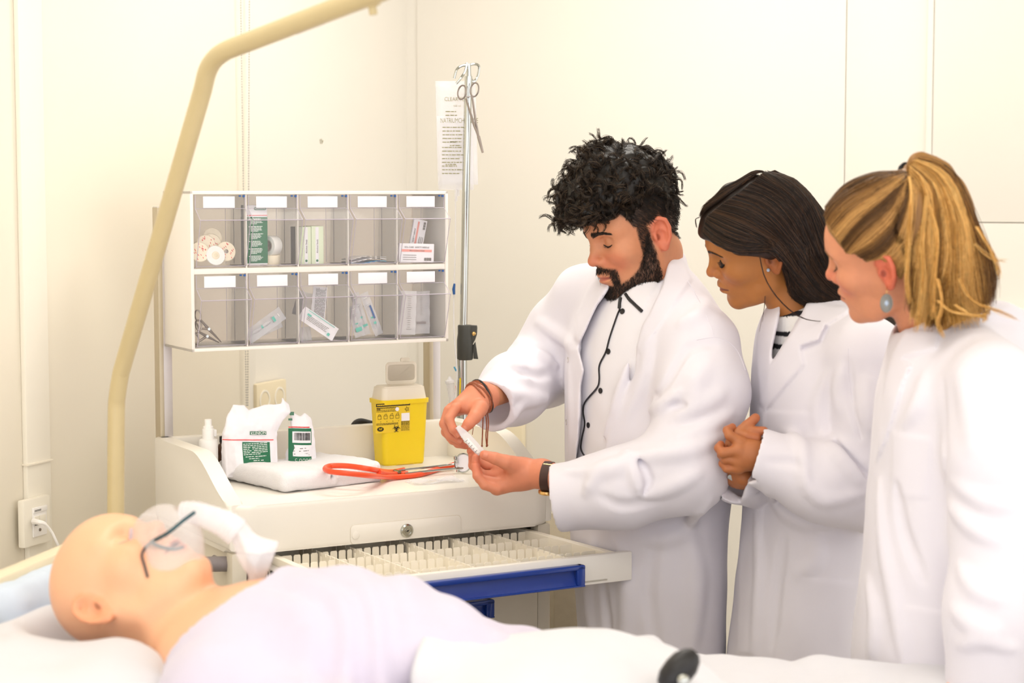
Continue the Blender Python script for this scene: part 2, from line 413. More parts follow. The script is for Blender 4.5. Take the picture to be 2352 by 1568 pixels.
def march(fn, px, py, y0, y1, n=400):
    # first surface point along the line of sight between two depths
    d = ray(px, py); Y = np.linspace(y0, y1, n); Q = (CAMP + d[None] * (Y / d[1])[:, None]); v = fn(Q.astype(np.float32)); i = np.argmax(v < 0)
    if not (v < 0).any(): i = int(np.argmin(v)); return Q[i]
    if i == 0: return Q[0]
    t = v[i - 1] / (v[i - 1] - v[i]); return Q[i - 1] + (Q[i] - Q[i - 1]) * t
def sdfn(fn, p, e=.002):
    p = np.asarray(p, float); Q = np.array([p + o for o in np.vstack([np.eye(3), -np.eye(3)]) * e], np.float32); v = fn(Q); return nrm(v[:3] - v[3:])
# ================================================================== ROOM
CORNER = np.array([-.305, 5.45, 0.])
LW = Frame(CORNER, 68 + 180)      # local x runs from the corner towards the camera along the left wall, y points out of the room
BW = Frame(CORNER, -22)           # local x runs right along the back wall, y points behind the wall
H = 2.68
def wall_box(fr, name, x0, x1, y0, y1, z0, z1, m, bev=0, kind=True, parent=None):
    mb = MB(); mb.boxr((x0, y0, z0), (x1, y1, z1), bev)
    o = mb.build(name, m, parent)
    if parent is None:
        o.location = fr.o; o.rotation_euler = (0, 0, fr.a); o['kind'] = 'structure'
    return o
# signs: LW local +y is to the room side? (checked: normal into the room is +y rotated) -> use helper
def lwx(px, py=700): return LW.hit(px, py, 1, 0)[0]
wl = wall_box(LW, 'wall_left', -.12, 7.2, -.14, 0, 0, H, 'wall')
near0 = lwx(548)
wall_box(LW, 'trim_1', near0, 7.1, 0, .03, .0, H, 'wall2', .004)
a0, a1 = sorted((LW.hit(44, 700, 1, .03)[0], LW.hit(99, 700, 1, .03)[0]))
wall_box(LW, 'trim_2', a0, a1, .03, .042, .0, H, 'trim', .003)
wall_box(LW, 'trim_3', a0 - .003, a1 + .003, .03, .046, LW.hit(75, 1066, 1, .045)[2] - .002, LW.hit(75, 1066, 1, .045)[2] + .002, 'wall2', .001)
wall_box(LW, 'trim_4', near0 - .06, near0 - .005, 0, .012, 0, H, 'wall', .003)
wb = wall_box(BW, 'wall_back', -.12, 5.2, 0, .14, 0, H, 'wall')
def bwx(px, py=300): return BW.hit(px, py, 1, 0)[0]
s1, s2, s3 = bwx(1942), bwx(2128), bwx(2142)
wall_box(BW, 'trim_5', bwx(960), s1 - .001, -.006, 0, .1, H, 'wall', .003)
wall_box(BW, 'trim_6', s1 + .001, s2, -.006, 0, .1, H, 'wall', .003)
wall_box(BW, 'trim_7', s2, s3, -.016, 0, .1, H, 'wall', .004)
zr = BW.hit(2300, 510, 1, -.01)[2]
wall_box(BW, 'trim_8', s3, 5.0, -.008, 0, zr, H, 'wall', .003)
wall_box(BW, 'trim_9', s3, 5.0, -.014, 0, .1, zr - .003, 'wall', .003)
wall_box(BW, 'baseboard_back', -.0, 5.0, -.02, 0, 0, .1, 'trim', .004)
wall_box(LW, 'baseboard_left', .0, 7.0, .03, .05, 0, .1, 'trim', .004)
fl = MB(); fl.boxr((-4.5, -1.2, -.1), (5, 6.6, 0)); struct(fl, 'floor', 'floor')
ce = MB(); ce.boxr((-4.5, -1.2, H), (5, 6.6, H + .1)); struct(ce, 'ceiling', 'ceil')
for i, (x, y) in enumerate([(-.2, 1.2), (1.4, 1.2), (.3, 4.15), (-.35, 2.7)]):
    t = thing('ceiling_light', ['rectangular ceiling light panel over the bed, nearer the left wall', 'rectangular ceiling light panel near the open front of the room at right', 'rectangular ceiling light panel close to the back wall', 'rectangular ceiling light panel above the bed head'][i], 'light', (x, y, H), 0, 'ceiling light panels')
    m = MB(); m.boxr((-.6, -.3, -.03), (.6, -.285, 0)); m.boxr((-.6, .285, -.03), (.6, .3, 0)); m.boxr((-.6, -.285, -.03), (-.585, .285, 0)); m.boxr((.585, -.285, -.03), (.6, .285, 0)); m.build('light_frame', 'white', t)
    m = MB(); m.boxr((-.585, -.285, -.02), (.585, .285, -.012)); m.build('diffuser', 'emit', t)
# pencil mark on the far wall
m = MB(); p0 = LW.hit(738, 325, 1, .0015)
for dx, dz, a in ((-.004, 0, 75), (.004, .002, 60), (.008, -.001, -50)): m.box((p0[0] - dx, .0008, p0[2] + dz), (.0012, .0012, .012), R=Ry(90 - a))
m.build('pencil_mark', 'inkol', wl)
# beaded blind chain : one loop hanging along the white strip
def lw_pt(px, py, off=.03): return LW.w(LW.hit(px, py, 1, off))
m = MB(); loop = []
ztop = 2.6
for (pa, pb) in (((553, 0), (566, 930)), ((573, 0), (569, 930))):
    A_, B_ = lw_pt(*pa, .045), lw_pt(*pb, .045); d = (B_ - A_) / (A_[2] - B_[2])
    n = int((ztop - B_[2]) / .0062)
    for i in range(n): loop.append(B_ - d * (i * .0062))
for q in loop: m.lathe([(.0004, -.0021), (.0019, -.0011), (.0019, .0011), (.0004, .0021)], q, n=6)
for (pa, pb) in (((553, 0), (566, 930)), ((573, 0), (569, 930))):
    A_, B_ = lw_pt(*pa, .045), lw_pt(*pb, .045); d = (B_ - A_) / (A_[2] - B_[2]); m.tube([B_, B_ - d * (ztop - B_[2])], .0006, 5)
m.boxr(lw_pt(563, 2, .03) * [1, 1, 0] + [-.02, -.01, ztop - .02], lw_pt(563, 2, .03) * [1, 1, 0] + [.02, .03, ztop + .03], .004)
t = thing('blind_chain', 'long beaded plastic blind chain hanging in a loop down the left wall', 'blind chain', lw_pt(566, 930, .045))
bc = m.build('bead_loop', 'bead', t, world=True); bc['kind'] = 'stuff'
# ------- sockets. plate frames: on LW, drawn in (x: towards the camera, z up); room side is +y
def socket_left():
    c = LW.hit(75, 1196, 1, .045); t = thing('data_socket', 'cream network wall socket with label strip near the left edge', 'socket', LW.w(c), LW.a)
    wpx = abs(LW.hit(45, 1196, 1, .045)[0] - LW.hit(106, 1196, 1, .045)[0]) / 2; hh = (LW.hit(75, 1143, 1, .045)[2] - LW.hit(75, 1252, 1, .045)[2]) / 2
    m = MB(); m.boxr((-wpx, -.004, -hh), (wpx, .012, hh), .004); m.build('cover_plate', 'trim', t)
    m = MB(); m.boxr((-wpx * .62, .012, -hh * .62), (wpx * .42, .015, hh * .62), .002); m.build('insert', 'white', t)
    m = MB(); m.boxr((-wpx * .5, .0145, -hh * .05), (-wpx * .05, .0165, hh * .25), .001); m.boxr((wpx * -.02, .0145, -hh * .05), (wpx * .36, .0165, hh * .25), .001); m.build('jack_cover', 'trim', t)
    m = MB(); m.boxr((wpx * .0, .0166, -hh * .12), (wpx * .34, .0172, hh * .06)); m.build('jack_opening', 'ink', t)
    m = MB(); m.boxr((-wpx * .62, .0145, hh * .4), (wpx * .42, .017, hh * .62), .001); m.build('label_strip', 'white', t)
    m = MB()
    for i in range(9): m.boxr((wpx * (.36 - i * .055), .0171, hh * .45), (wpx * (.36 - i * .055 - .03), .0174, hh * .53))
    m.build('label_print', 'inkg', t)
    m = MB(); m.lathe([(.003, 0), (.003, .002), (.001, .003)], (wpx * -.05, .015, -hh * .35), R=Rx(-90)); m.build('screw', 'steel', t)
    q = lambda px, py, o: LW.w(LW.hit(px, py, 1, o))
    k = thing('network_cable', 'white network cable plugged into the cream wall socket', 'cable', q(84, 1197, .065))
    path = cr([q(78, 1197, .064), q(90, 1199, .082), q(103, 1203, .09), q(118, 1220, .095), q(128, 1240, .1), q(137, 1262, .1), q(146, 1300, .1), q(160, 1360, .1), q(170, 1500, .09), q(175, 1700, .06)])
    m = MB(); m.tube(path[8:], .0028, 8); m.build('cord', 'white', k, world=True)
    m = MB(); m.tube(path[:18], np.linspace(.0065, .0036, 18), 8); m.build('plug_boot', 'white', k, world=True)
socket_left()
def socket_mid():
    c = LW.hit(617, 912, 1, .012); t = thing('wall_socket', 'cream double power socket on the wall behind the torn white packet', 'socket', LW.w(c), LW.a)
    wx = abs(LW.hit(584, 912, 1, 0)[0] - LW.hit(652, 912, 1, 0)[0]) / 2
    m = MB(); m.boxr((-wx, -.008, -.04), (wx, .01, .04), .005); m.build('cover_plate', 'bed', t)
    for s_ in (-1, 1):
        m = MB(); m.lathe([(.026, 0), (.026, .003), (.021, .003), (.019, -.004)], (s_ * wx * .5, .0085, -.003), R=Rx(-90)); m.build('outlet', 'trim', t)
socket_mid()
def socket_right():
    o0 = -.012
    c = BW.hit(1170, 1020, 1, o0); t = thing('power_socket', 'cream recessed power socket on the wall beside the lower sleeve corner', 'socket', BW.w(c), BW.a)
    f = lambda px, py: BW.hit(px, py, 1, o0) - c
    L, Rr = f(1100, 1020)[0], f(1207, 1020)[0]; zt, zb = f(1170, 962)[2], f(1170, 1052)[2] - .02
    m = MB(); m.boxr((L, -.02, zb), (Rr, .006, zt), .006); m.build('cover_plate', 'bed', t)
    m = MB(); m.prism(rrect(f(1115, 0)[0], f(0, 1050)[2] - .01, f(1177, 0)[0], f(0, 970)[2], .02), .006, (0, -.02, 0), R=XZ, bev=.003); m.build('insert', 'cartd', t)
    m = MB(); m.lathe([(.009, 0), (.009, .004), (.004, .006)], (f(1149, 0)[0], -.024, f(0, 1001)[2]), R=Rx(90)); m.build('earth_pin', 'steel', t)
socket_right()
def right_edge():
    f = lambda px, py, o=-.05: BW.hit(px, py, 1, o)
    t = thing('wall_rail', 'cream equipment rail on the back wall at the right edge behind the ponytail', 'rail', BW.w((f(2270, 700)[0], 0, f(2270, 700)[2])), BW.a)
    o = f(2270, 700); m = MB(); m.boxr((0, -.05, f(0, 700)[2] - o[2]), (1.4, 0, f(0, 656)[2] - o[2]), .006); m.build('upper_channel', 'frame', t)
    m = MB(); m.boxr((0, -.036, f(0, 742)[2] - o[2]), (1.4, 0, f(0, 702)[2] - o[2]), .004); m.build('lower_channel', 'trim', t)
    m = MB(); m.boxr((0, -.04, f(0, 712)[2] - o[2]), (1.4, -.034, f(0, 706)[2] - o[2]), .002); m.build('groove', 'cartd', t)
    b0 = f(2322, 775, -.1); t = thing('glove_box', 'small red and white box under the wall rail at the right edge', 'box', BW.w(b0), BW.a)
    m = MB(); m.boxr((.0, -.02, -.1), (.22, .08, .005), .004); m.build('carton', 'red', t)
    m = MB(); m.boxr((-.001, -.022, .004), (.221, .081, .03), .004); m.build('carton_top', 'white', t)
right_edge()
# ================================================================== CART
CA = P(530, 1165, 3.5)
CF = Frame((CA[0], CA[1], 0), 29)
CW, CD = .712, .46
ZS = .955                                    # work surface
cart = thing('supply_cart', 'cream medical supply cart with curved raised tray sides and blue drawer handles', 'cart', CF.o, CF.a)
def cart_build():
    m = MB()
    plan = []
    for cx, cy, a in ((CW - .05, .05, -90), (CW - .03, CD - .03, 0), (.03, CD - .03, 90), (.05, .05, 180)):
        r = .05 if cy < .2 else .03
        for i in range(7): plan.append((max(.003, min(CW - .003, cx + r * math.cos(math.radians(a + 15 * i)))), cy + r * math.sin(math.radians(a + 15 * i))))
    m.prism(plan, ZS - .862, (0, 0, .862), bev=.009)
    m.build('tray', 'cart', cart)
    # raised side walls with an S curve, and the back wall
    def sc(y): # top height of side wall
        t = min(1, max(0, (y + .0) / .22)); return ZS + (1.037 - ZS) * (t * t * (3 - 2 * t))
    for nm, x0 in (('side_wall', 0.), ('side_wall', CW - .034)):
        ys = np.linspace(CD - .004, .016, 30); poly = [(y, sc(y) + .0) for y in ys] + [(.012, .868), (CD - .004, .868)]
        mm = MB(); mm.prism(poly, .034, (x0 + .034, 0, 0), R=np.array([[0, 0, -1], [1, 0, 0], [0, 1, 0]], float), bev=.010)
        mm.build(nm, 'cart', cart, angle=60)
    mm = MB(); mm.boxr((.004, CD - .03, .90), (CW - .004, CD - .002, 1.037), .009); mm.build('back_wall', 'cart', cart)
    # lock plate
    mm = MB(); poly = rrect(.246, .862, .489, .9005, .009)
    mm.prism(poly, .0022, (0, .0008, 0), R=XZ, bev=.0009); lp = mm.build('lock_plate', 'cart', cart)
    mm = MB(); mm.tube([(x, -.0008, z) for x, z in poly if z > .8625], .0008, 5); mm.build('plate_seam', 'cartd', lp)
    mm = MB(); mm.lathe([(.0078, 0), (.0078, .0015), (.0068, .002)], (.2565, -.0014, .8795), R=Rx(90)); mm.build('plug_cap', 'cart', lp)
    mm = MB(); mm.lathe([(.0135, 0), (.0135, .004), (.011, .0065), (.0085, .0065), (.0082, .0048), (.0058, .0048), (.0055, .0062)], (.367, -.0014, .8795), R=Rx(90), n=28)
    lk = mm.build('lock', 'chrome', lp)
    mm = MB(); mm.box((.367, -.0079, .8795), (.0012, .0006, .007), R=Ry(60)); mm.lathe([(.0015, 0), (.0015, .0008)], (.367, -.0078, .8795), R=Rx(90), n=10); mm.build('keyhole', 'ink', lp)
    # body: corner posts, side panels, back
    for x in (.005, CW - .037):
        for y in (.012, CD - .045):
            mm = MB(); mm.boxr((x, y, .1), (x + .032, y + .034, .864), .008); mm.build('corner_post', 'cartd', cart)
    for x in (.008, CW - .016):
        mm = MB(); mm.boxr((x, .04, .12), (x + .008, CD - .04, .862), .002); mm.build('side_panel', 'cartd', cart)
    mm = MB(); mm.boxr((.03, CD - .03, .12), (CW - .03, CD - .02, .86), .002); mm.build('back_panel', 'cartd', cart)
    mm = MB(); mm.boxr((.0, .0, .08), (CW, CD, .12), .012); mm.build('base_plate', 'cart', cart)
    for x in (.06, CW - .06):
        for y in (.07, CD - .07):
            mm = MB(); mm.lathe([(.012, .03), (.012, .085)], (x, y, 0), n=12); mm.boxr((x - .012, y - .02, .03), (x + .012, y + .02, .06), .004); mm.lathe([(.028, -.01), (.031, -.006), (.031, .006), (.028, .01)], (x, y, .031), R=Ry(90), n=20)
            mm.build('caster', 'charcoal', cart)
    # closed drawers
    def front(z0, z1, hx0, hx1, hz0, hz1, y0=.004, x0=.041, x1=CW - .041):
        d = MB(); d.boxr((x0, y0, z0), (x1, y0 + .018, z1), .003); dr = d.build('drawer', 'cartd', cart)
        h = handle_mb(hx0, hx1, hz0, hz1, y0); h.build('handle', 'blue', dr)
        return dr
    front(.617, .80, .15, .561, .684, .722)
    front(.405, .611, .15, .561, .47, .508); front(.135, .399, .15, .561, .25, .29)
def handle_mb(x0, x1, z0, z1, y0):
    # shallow recessed pull: a frame with a scooped pocket
    h = MB(); b = .0185; t = .016; r = .006
    h.prism(rrect(x0, z1 - .010, x1, z1, .004, 3), t, (0, y0, 0), R=XZ, bev=.002)
    h.prism(rrect(x0, z0, x1, z0 + .0035, .0016, 3), t, (0, y0, 0), R=XZ, bev=.001)
    h.prism(rrect(x0, z0, x0 + b, z1, .006, 3), t, (0, y0, 0), R=XZ, bev=.003)
    h.prism(rrect(x1 - b, z0, x1, z1, .006, 3), t, (0, y0, 0), R=XZ, bev=.003)
    # scooped back wall
    zs = np.linspace(z0 + .002, z1 - .004, 9); G = []
    for z in zs:
        u = (z - z0) / (z1 - z0); yy = y0 - .001 - .013 * (1 - u) ** 2.2
        G.append([(x, yy, z) for x in np.linspace(x0 + .01, x1 - .01, 4)])
    h.sheet(np.array(G), .0015)
    return h
def open_drawer():
    yf = -.287; x0, x1 = -.012, .716
    zt, zb = .8535, .7965
    box = MB(); box.boxr((.10, yf, zb + .004), (.66, .13, zb + .010), .001)
    dr = box.build('open_drawer', 'drawer', cart)
    mm = MB(); mm.boxr((x0, yf - .0, zb), (x1, yf + .016, zt), .0035); mm.build('front_panel', 'cart', dr)
    h = handle_mb(.2135, .601, .798, .8405, yf + .001); h.build('handle', 'blue', dr)
    mm = MB(); mm.boxr((.085, yf - .002, .803), (.191, yf + .002, .846), .0015); mm.build('label_holder', 'dark', dr)
    # rails and rims
    mm = MB(); mm.prism([(.092, yf + .01), (.106, yf + .01), (.102, .13), (.086, .13)], .05, (0, 0, .802), bev=.002); mm.build('side_rail', 'drawer', dr)
    mm = MB(); mm.prism([(.672, yf + .01), (.69, yf + .01), (.655, .13), (.640, .13)], .05, (0, 0, .802), bev=.002); mm.build('side_rail', 'drawer', dr)
    mm = MB(); mm.boxr((.66, yf + .012, .806), (.7, .1, .812), .001); mm.boxr((.10, .118, .802), (.65, .13, .852), .002); mm.build('inner_floor', 'drawer', dr)
    mm = MB(); mm.boxr((.064, yf + .06, .812), (.086, .2, .838), .003)
    rl = mm.build('slide_rail', 'alu', dr)
    mm = MB()
    for i, wd in enumerate((.006, .004, .007, .003, .005)): mm.boxr((.0632, .02 - i * .012, .818), (.0645, .02 - i * .012 + wd, .832))
    mm.boxr((.062, -.055, .816), (.066, -.04, .836), .001); mm.build('rail_print', 'ink', rl)
    # lengthwise dividers
    fx = [.192, .268, .381, .481, .578]; bx = [.186, .257, .377, .476, .571]
    ylo, yhi = yf + .017, .117
    for a, b in zip(fx, bx):
        # notched top edge plate, thin, running front to back
        n = 18; poly = []
        for i in range(n):
            s0 = ylo + (yhi - ylo) * i / n; s1 = ylo + (yhi - ylo) * (i + 1) / n; g = (s1 - s0)
            poly += [(s0 + g * .1, .850), (s0 + g * .86, .850), (s0 + g * .9, .845), (s1 + g * .06, .845)]
        poly += [(yhi, .802), (ylo, .802)]
        mm = MB(); mm.prism(poly, .0028, (0, 0, 0), R=np.array([[0, 0, 1], [1, 0, 0], [0, 1, 0]], float)); v = mm.v[0]
        v[:, 0] += a + (b - a) * (v[:, 1] - ylo) / (yhi - ylo)
        mm.build('divider', 'drawer', dr)
        rb = MB()
        for i in range(9):
            yy = ylo + (yhi - ylo) * (i + .5) / 9; xx = a + (b - a) * (yy - ylo) / (yhi - ylo)
            rb.boxr((xx - .0018, yy - .002, .806), (xx + .0046, yy + .002, .843), .0006)
        rb.build('divider_ribs', 'drawer', dr)['kind'] = 'stuff'
    # cross dividers with teeth between the lengthwise ones
    xs = [.104] + fx + [.672]
    for yy in (-.225, -.145, -.065, .02):
        k = (yy - ylo) / (yhi - ylo)
        ed = [.101] + [a + (b - a) * k for a, b in zip(fx, bx)] + [.682 - .03 * k]
        for i in range(6):
            l, r_ = ed[i] + .0045, ed[i + 1] - .002
            poly = [(l, .804), (l, .828)]; x = l; first = i == 0
            w0 = .024 if i in (0,) else (.006)
            segs = []; x = l + .001
            wd = .0145; gp = .0035
            if i == 0: segs.append((x, x + .024)); x += .0275
            while x + wd < r_ - .001: segs.append((x, x + wd)); x += wd + gp
            if r_ - x > .004: segs.append((x, r_ - .0005))
            if i == 5 and len(segs) > 2: segs = segs[:-2] + [(segs[-2][0], segs[-1][1])]
            poly = [(l, .804)]
            for s0, s1 in segs: poly += [(s0, .822), (s0, .8465), (s0 + .002, .849), (s1 - .002, .849), (s1, .8465), (s1, .822)]
            poly += [(r_, .804)]
            mm = MB(); mm.prism(poly[::1], .0022, (0, yy, 0), R=XZ)
            for s0, s1 in segs: mm.boxr((s0 + .002, yy - .0034, .826), (s1 - .002, yy - .0018, .8285))
            mm.build('toothed_divider', 'drawer', dr)
cart_build(); open_drawer()
# grey push handle, left side
m = MB(); ha, hb = CF.hit(452, 1296, 1, .05), CF.hit(540, 1294, 1, .05)
m.tube([ha, hb], .0148, 18); m.tube([hb + [-.02, 0, 0], hb + [-.02, .05, 0], [.012, .12, hb[2]]], .008, 10); m.build('push_handle', 'grey', cart)
# black rounded bar end behind the tray
bh = CF.hit(830, 978, 1, CD + .02)
m = MB(); m.tube(cr([(bh[0] - .02, CD + .02, bh[2] - .06), (bh[0] - .018, CD + .02, bh[2] - .01), (bh[0] - .004, CD + .02, bh[2] + .006), (bh[0] + .03, CD + .02, bh[2] - .002), (bh[0] + .09, CD + .02, bh[2] - .012)], 6), .0115, 14)
m.build('rear_grip', 'black', cart)
# uprights
for nm, px0, px1, zt in (('upright', .013, .041, 1.519), ('upright', .643, .671, 1.5)):
    m = MB(); m.boxr((px0, CD - .012, .85), (px1, CD + .02, zt), .002); u = m.build('upright', 'alu', cart)
    m = MB(); m.boxr((px0 - .0005, CD - .0135, .86), (px0 + .009, CD + .019, zt - .002), .001); m.build('upright_groove', 'aluside', u)
# ---------------------------------------------------------------- IV pole at the right rear corner
pb = CF.hit(1062, 900, 1, CD + .01)
IVP = CF.w((pb[0], CD + .01, 0)); IVY = IVP[1]
def ivp(px, py, dy=0.): return P(px, py, IVY + dy)
iv = thing('drip_stand', 'chrome drip stand pole with ram horn hooks clamped behind the cart', 'drip stand', (IVP[0], IVP[1], .1), CF.a)
m = MB(); m.tube([ivp(1060, 1000) * [1, 1, 0] + [0, 0, .1], ivp(1061, 800)], .0118, 18); m.build('lower_tube', 'chrome', iv, world=True)
m = MB(); m.tube([ivp(1063, 830), ivp(1071, 400), ivp(1076, 175)], .0088, 16); m.build('upper_tube', 'chrome', iv, world=True)
m = MB()
pr = [(.0165, 0), (.0185, .003), (.0185, .045), (.0165, .06), (.0165, .078), (.015, .080)]
c0 = ivp(1068, 826); m.lathe(pr, c0, n=20); cl_ = m.build('clamp_collar', 'charcoal', iv, world=True)
m = MB(); cx, cz = c0[0], c0[2]
m.prism([(.008, .080), (.0275, .079), (.0285, .074), (.0275, .058), (.0235, .046), (.0155, .032), (.008, .03)], .014, (cx, c0[1] + .006, cz), R=XZ, bev=.002)
m.build('clamp_jaw', 'charcoal', cl_, world=True)
m = MB(); m.prism([(.0185, .034), (.024, .042), (.0285, .012), (.0305, .002), (.0195, .0025), (.0185, .02)], .010, (cx, c0[1] + .004, cz), R=XZ, bev=.002); m.build('lever', 'charcoal', cl_, world=True)
m = MB(); m.lathe([(.0045, 0), (.0045, .0015), (.0025, .003)], (cx + .0205, c0[1] - .008, cz + .0605), R=Rx(90), n=14); m.build('rivet', 'gold', cl_, world=True)
m = MB()
T = lambda *a: cr([ivp(x, y, d) for x, y, d in a], 6)
m.tube(T((1076, 150, 0), (1061, 151, -.01), (1049, 160, -.02), (1043, 180, -.022)), .003, 8)
m.tube(T((1076, 150, 0), (1090, 147, .01), (1100, 152, .02), (1098, 172, .022), (1090, 187, .02), (1083, 187, .015)), .003, 8)
m.tube(T((1072, 146, 0), (1068, 165, -.02), (1058, 180, -.03), (1048, 192, -.028)), .003, 8)
m.tube(T((1075, 150, 0), (1078, 165, .02), (1082, 180, .028), (1088, 188, .03)), .003, 8)
m.tube([ivp(1077, 180), ivp(1076, 146)], .0055, 10)
m.build('hook_crown', 'chrome', iv, world=True)
# hanging forceps
fc = thing('forceps', 'steel locking forceps hanging from the drip stand hook', 'forceps', ivp(1086, 190, -.025))
for (cx_, cy_, tx, ty) in ((1061, 212, 1103, 330), (1090, 206, 1106, 330)):
    c = ivp(cx_, cy_, -.028); m = MB(); a = np.arange(20) * 2 * math.pi / 20
    m.tube(np.stack([c[0] + np.cos(a) * .0092 + np.sin(a) * .002, c[1] + 0 * a, c[2] + np.sin(a) * .0155], 1), .0018, 8, closed=True); m.build('finger_ring', 'steel', fc, world=True)
m = MB(); m.tube([ivp(1070, 226, -.028), ivp(1088, 285, -.03), ivp(1100, 315, -.028)], [.0022, .0026, .0028], 8); m.tube([ivp(1084, 218, -.028), ivp(1092, 275, -.026), ivp(1099, 315, -.026)], [.0022, .0026, .0028], 8)
m.box(ivp(1077, 222, -.028), (.016, .002, .0022)); m.build('shank', 'steel', fc, world=True)
m = MB(); m.tube([ivp(1099, 313, -.027), ivp(1109, 351, -.027)], [.0038, .0025], 8); m.build('jaw', 'steel', fc, world=True)
# infusion bags
def bag(name, label, x0, x1, y0, y1, dy, skew, texts):
    t = thing(name, label, 'infusion bag', ivp((x0 + x1) / 2, y1, dy), 0, None)
    G = []; n = 16
    for s_ in (1, -1):
        g = []
        for i in range(n + 1):
            v = i / n; row = []
            for j in range(n + 1):
                u = j / n; px = x0 + (x1 - x0) * u + skew * v; py = y0 + (y1 - y0) * v
                th_ = .013 * (max(0, 1 - (2 * u - 1) ** 4)) ** .5 * (max(0, 1 - (2 * v - 1) ** 6)) ** .5 * (.45 + .55 * v) + .0007
                p = ivp(px, py, dy); row.append(p + np.array([0, -s_ * th_, 0]))
            g.append(row)
        G.append(np.array(g))
    m = MB(); m.grid(G[0]); m.grid(G[1][:, ::-1]); m.build('pouch', 'film', t, world=True, angle=80)
    m = MB()
    for body, px, py, sz, sx in texts:
        k = body; p = ivp(px, py, dy) + np.array([0, -.0185, 0])
        if k == '#':
            rr = random.Random(px + py)
            for i in range(sx): 
                wv = sz * rr.uniform(.5, 1.); q = ivp(px, py + i * 8.5, dy) + np.array([0, -.0185, 0])
                x = 0
                while x < wv:
                    l = rr.uniform(.003, .011); m.boxr(q + [x, 0, -.0011], q + [min(wv, x + l), .0003, .0011]); x += l + .0016
        else: m.text(body, sz, p, XZ, mi=0, align='LEFT', sx=sx)
    m.build('print', 'inkol', t, world=True); m = MB()
    m.tube([ivp((x0 + x1) / 2 + skew, y1 - 4, dy), ivp((x0 + x1) / 2 + skew, y1 + 26, dy)], .0035, 8); m.build('port', 'clearw', t, world=True)
bag('infusion_bag', 'clear infusion bag with olive CLEAR-FLEX print hanging behind the drip pole', 1000, 1092, 186, 424, .035, 6, [('CLEAR-FLEX', 1021, 229, .0125, .86), ('500 ml', 1042, 244, .0062, 1), ('#', 1024, 257, .04, 2)])
bag('infusion_bag', 'clear infusion bag with NATRIUMCHLORIDE print, nearer of the two behind the drip pole', 1003, 1084, 266, 436, .02, 4, [('NATRIUMCHLORIDE', 1012, 278, .0155, .6), ('#', 1017, 293, .05, 5), ('#', 1034, 326, .03, 2), ('#', 1016, 339, .055, 8), ('#', 1024, 378, .03, 1)])
m = MB(); c = ivp(1030, 880, -.01)
dc = thing('drip_chamber', 'clear plastic drip chamber hanging beside the drip pole below the collar', 'drip chamber', ivp(1036, 935, -.02))
m.lathe([(.004, -.055), (.007, -.05), (.0085, -.01), (.0095, .0)], c + np.array([.004, 0, 0]), R=Ry(-6), n=16); m.build('chamber', 'film', dc, world=True)
m = MB(); m.lathe([(.0095, 0), (.0115, .001), (.0115, .006), (.006, .009), (.0025, .016)], c + np.array([.004, 0, 0]), R=Ry(-6), n=16); m.build('cap', 'clearw', dc, world=True)
m = MB(); m.tube(cr([ivp(1044, 918, -.02), ivp(1050, 860, -.02), ivp(1044, 780, -.01), ivp(1042, 700, .0), ivp(1046, 560, .02), ivp(1046, 450, .02)], 8), .0017, 6); m.build('tubing', 'clearw', dc, world=True)
m = MB(); m.tube([ivp(1043, 676, .0), ivp(1042, 664, .0), ivp(1044, 651, .0)], [.0028, .0036, .0022], 8); m.build('roller_clamp', 'bluep', dc, world=True)
m = MB(); m.tube([ivp(1043, 842, -.016), ivp(1048, 852, -.016)], .002, 6); m.build('tube_cap', 'cyan', dc, world=True)
m = MB(); m.tube([ivp(1047, 886, -.018), ivp(1047, 898, -.018)], .0013, 6); m.build('marker', 'orange', dc, world=True)
m = MB(); m.tube([ivp(1057, 868, -.014), ivp(1056, 914, -.014)], .0018, 6); m.build('needle_cap', 'yellow', dc, world=True)
# ---------------------------------------------------------------- grey cabinet behind
def cabinet():
    y = CF.o[1] + .9; a = P(1262, 1365, 4.25); b = P(1420, 1365, 4.2)
    t = thing('side_cabinet', 'taupe laminate cabinet side seen between the cart and the man in the open coat', 'cabinet', ((a[0] + b[0]) / 2, 4.4, 0), math.radians(8))
    m = MB(); m.boxr((-.09, -.15, .06), (.11, .2, .74), .004); m.build('carcass', 'taupe', t)
    m = MB(); m.boxr((-.095, -.156, .735), (.115, .205, .755), .003); m.build('top_panel', 'taupe', t)
    m = MB(); m.boxr((-.085, -.14, 0), (.105, .19, .06), .002); m.build('plinth', 'dark', t)
cabinet()
# ================================================================== TILT-BIN ORGANIZER
OX0, OX1, OZ0, OZ1, OY = .0255, .6055, 1.2275, 1.5515, .28
OF = Frame(CF.w((OX0, OY, OZ0)), 29)
org = thing('bin_organizer', 'white ten compartment tilt bin organizer hanging on uprights above the cart', 'organizer', OF.o, OF.a)
OWW, OHH, ODD = OX1 - OX0, OZ1 - OZ0, .168
fw, mid = .0072, .0115
colw = (OWW - fw * 2) / 5; rowh = (OHH - fw * 2 - mid) / 2
def ow(p): return OF.w(p)
m = MB()
m.boxr((0, 0, 0), (fw, ODD, OHH), .0015); m.boxr((OWW - fw, 0, 0), (OWW, ODD, OHH), .0015); m.boxr((0, 0, OHH - fw), (OWW, ODD, OHH), .0015); m.boxr((0, 0, 0), (OWW, ODD, fw), .0015)
m.boxr((fw, .002, fw + rowh), (OWW - fw, .02, fw + rowh + mid), .001)
for i in range(1, 5): m.boxr((fw + colw * i - .0015, .003, fw), (fw + colw * i + .0015, .014, OHH - fw), .0006)
m.build('housing', 'frame', org)
m = MB(); m.boxr((.002, ODD - .008, .002), (OWW - .002, ODD - .006, OHH - .002)); m.build('rear_panel', 'back', org)
BH, BW_ = rowh - .003, colw - .006
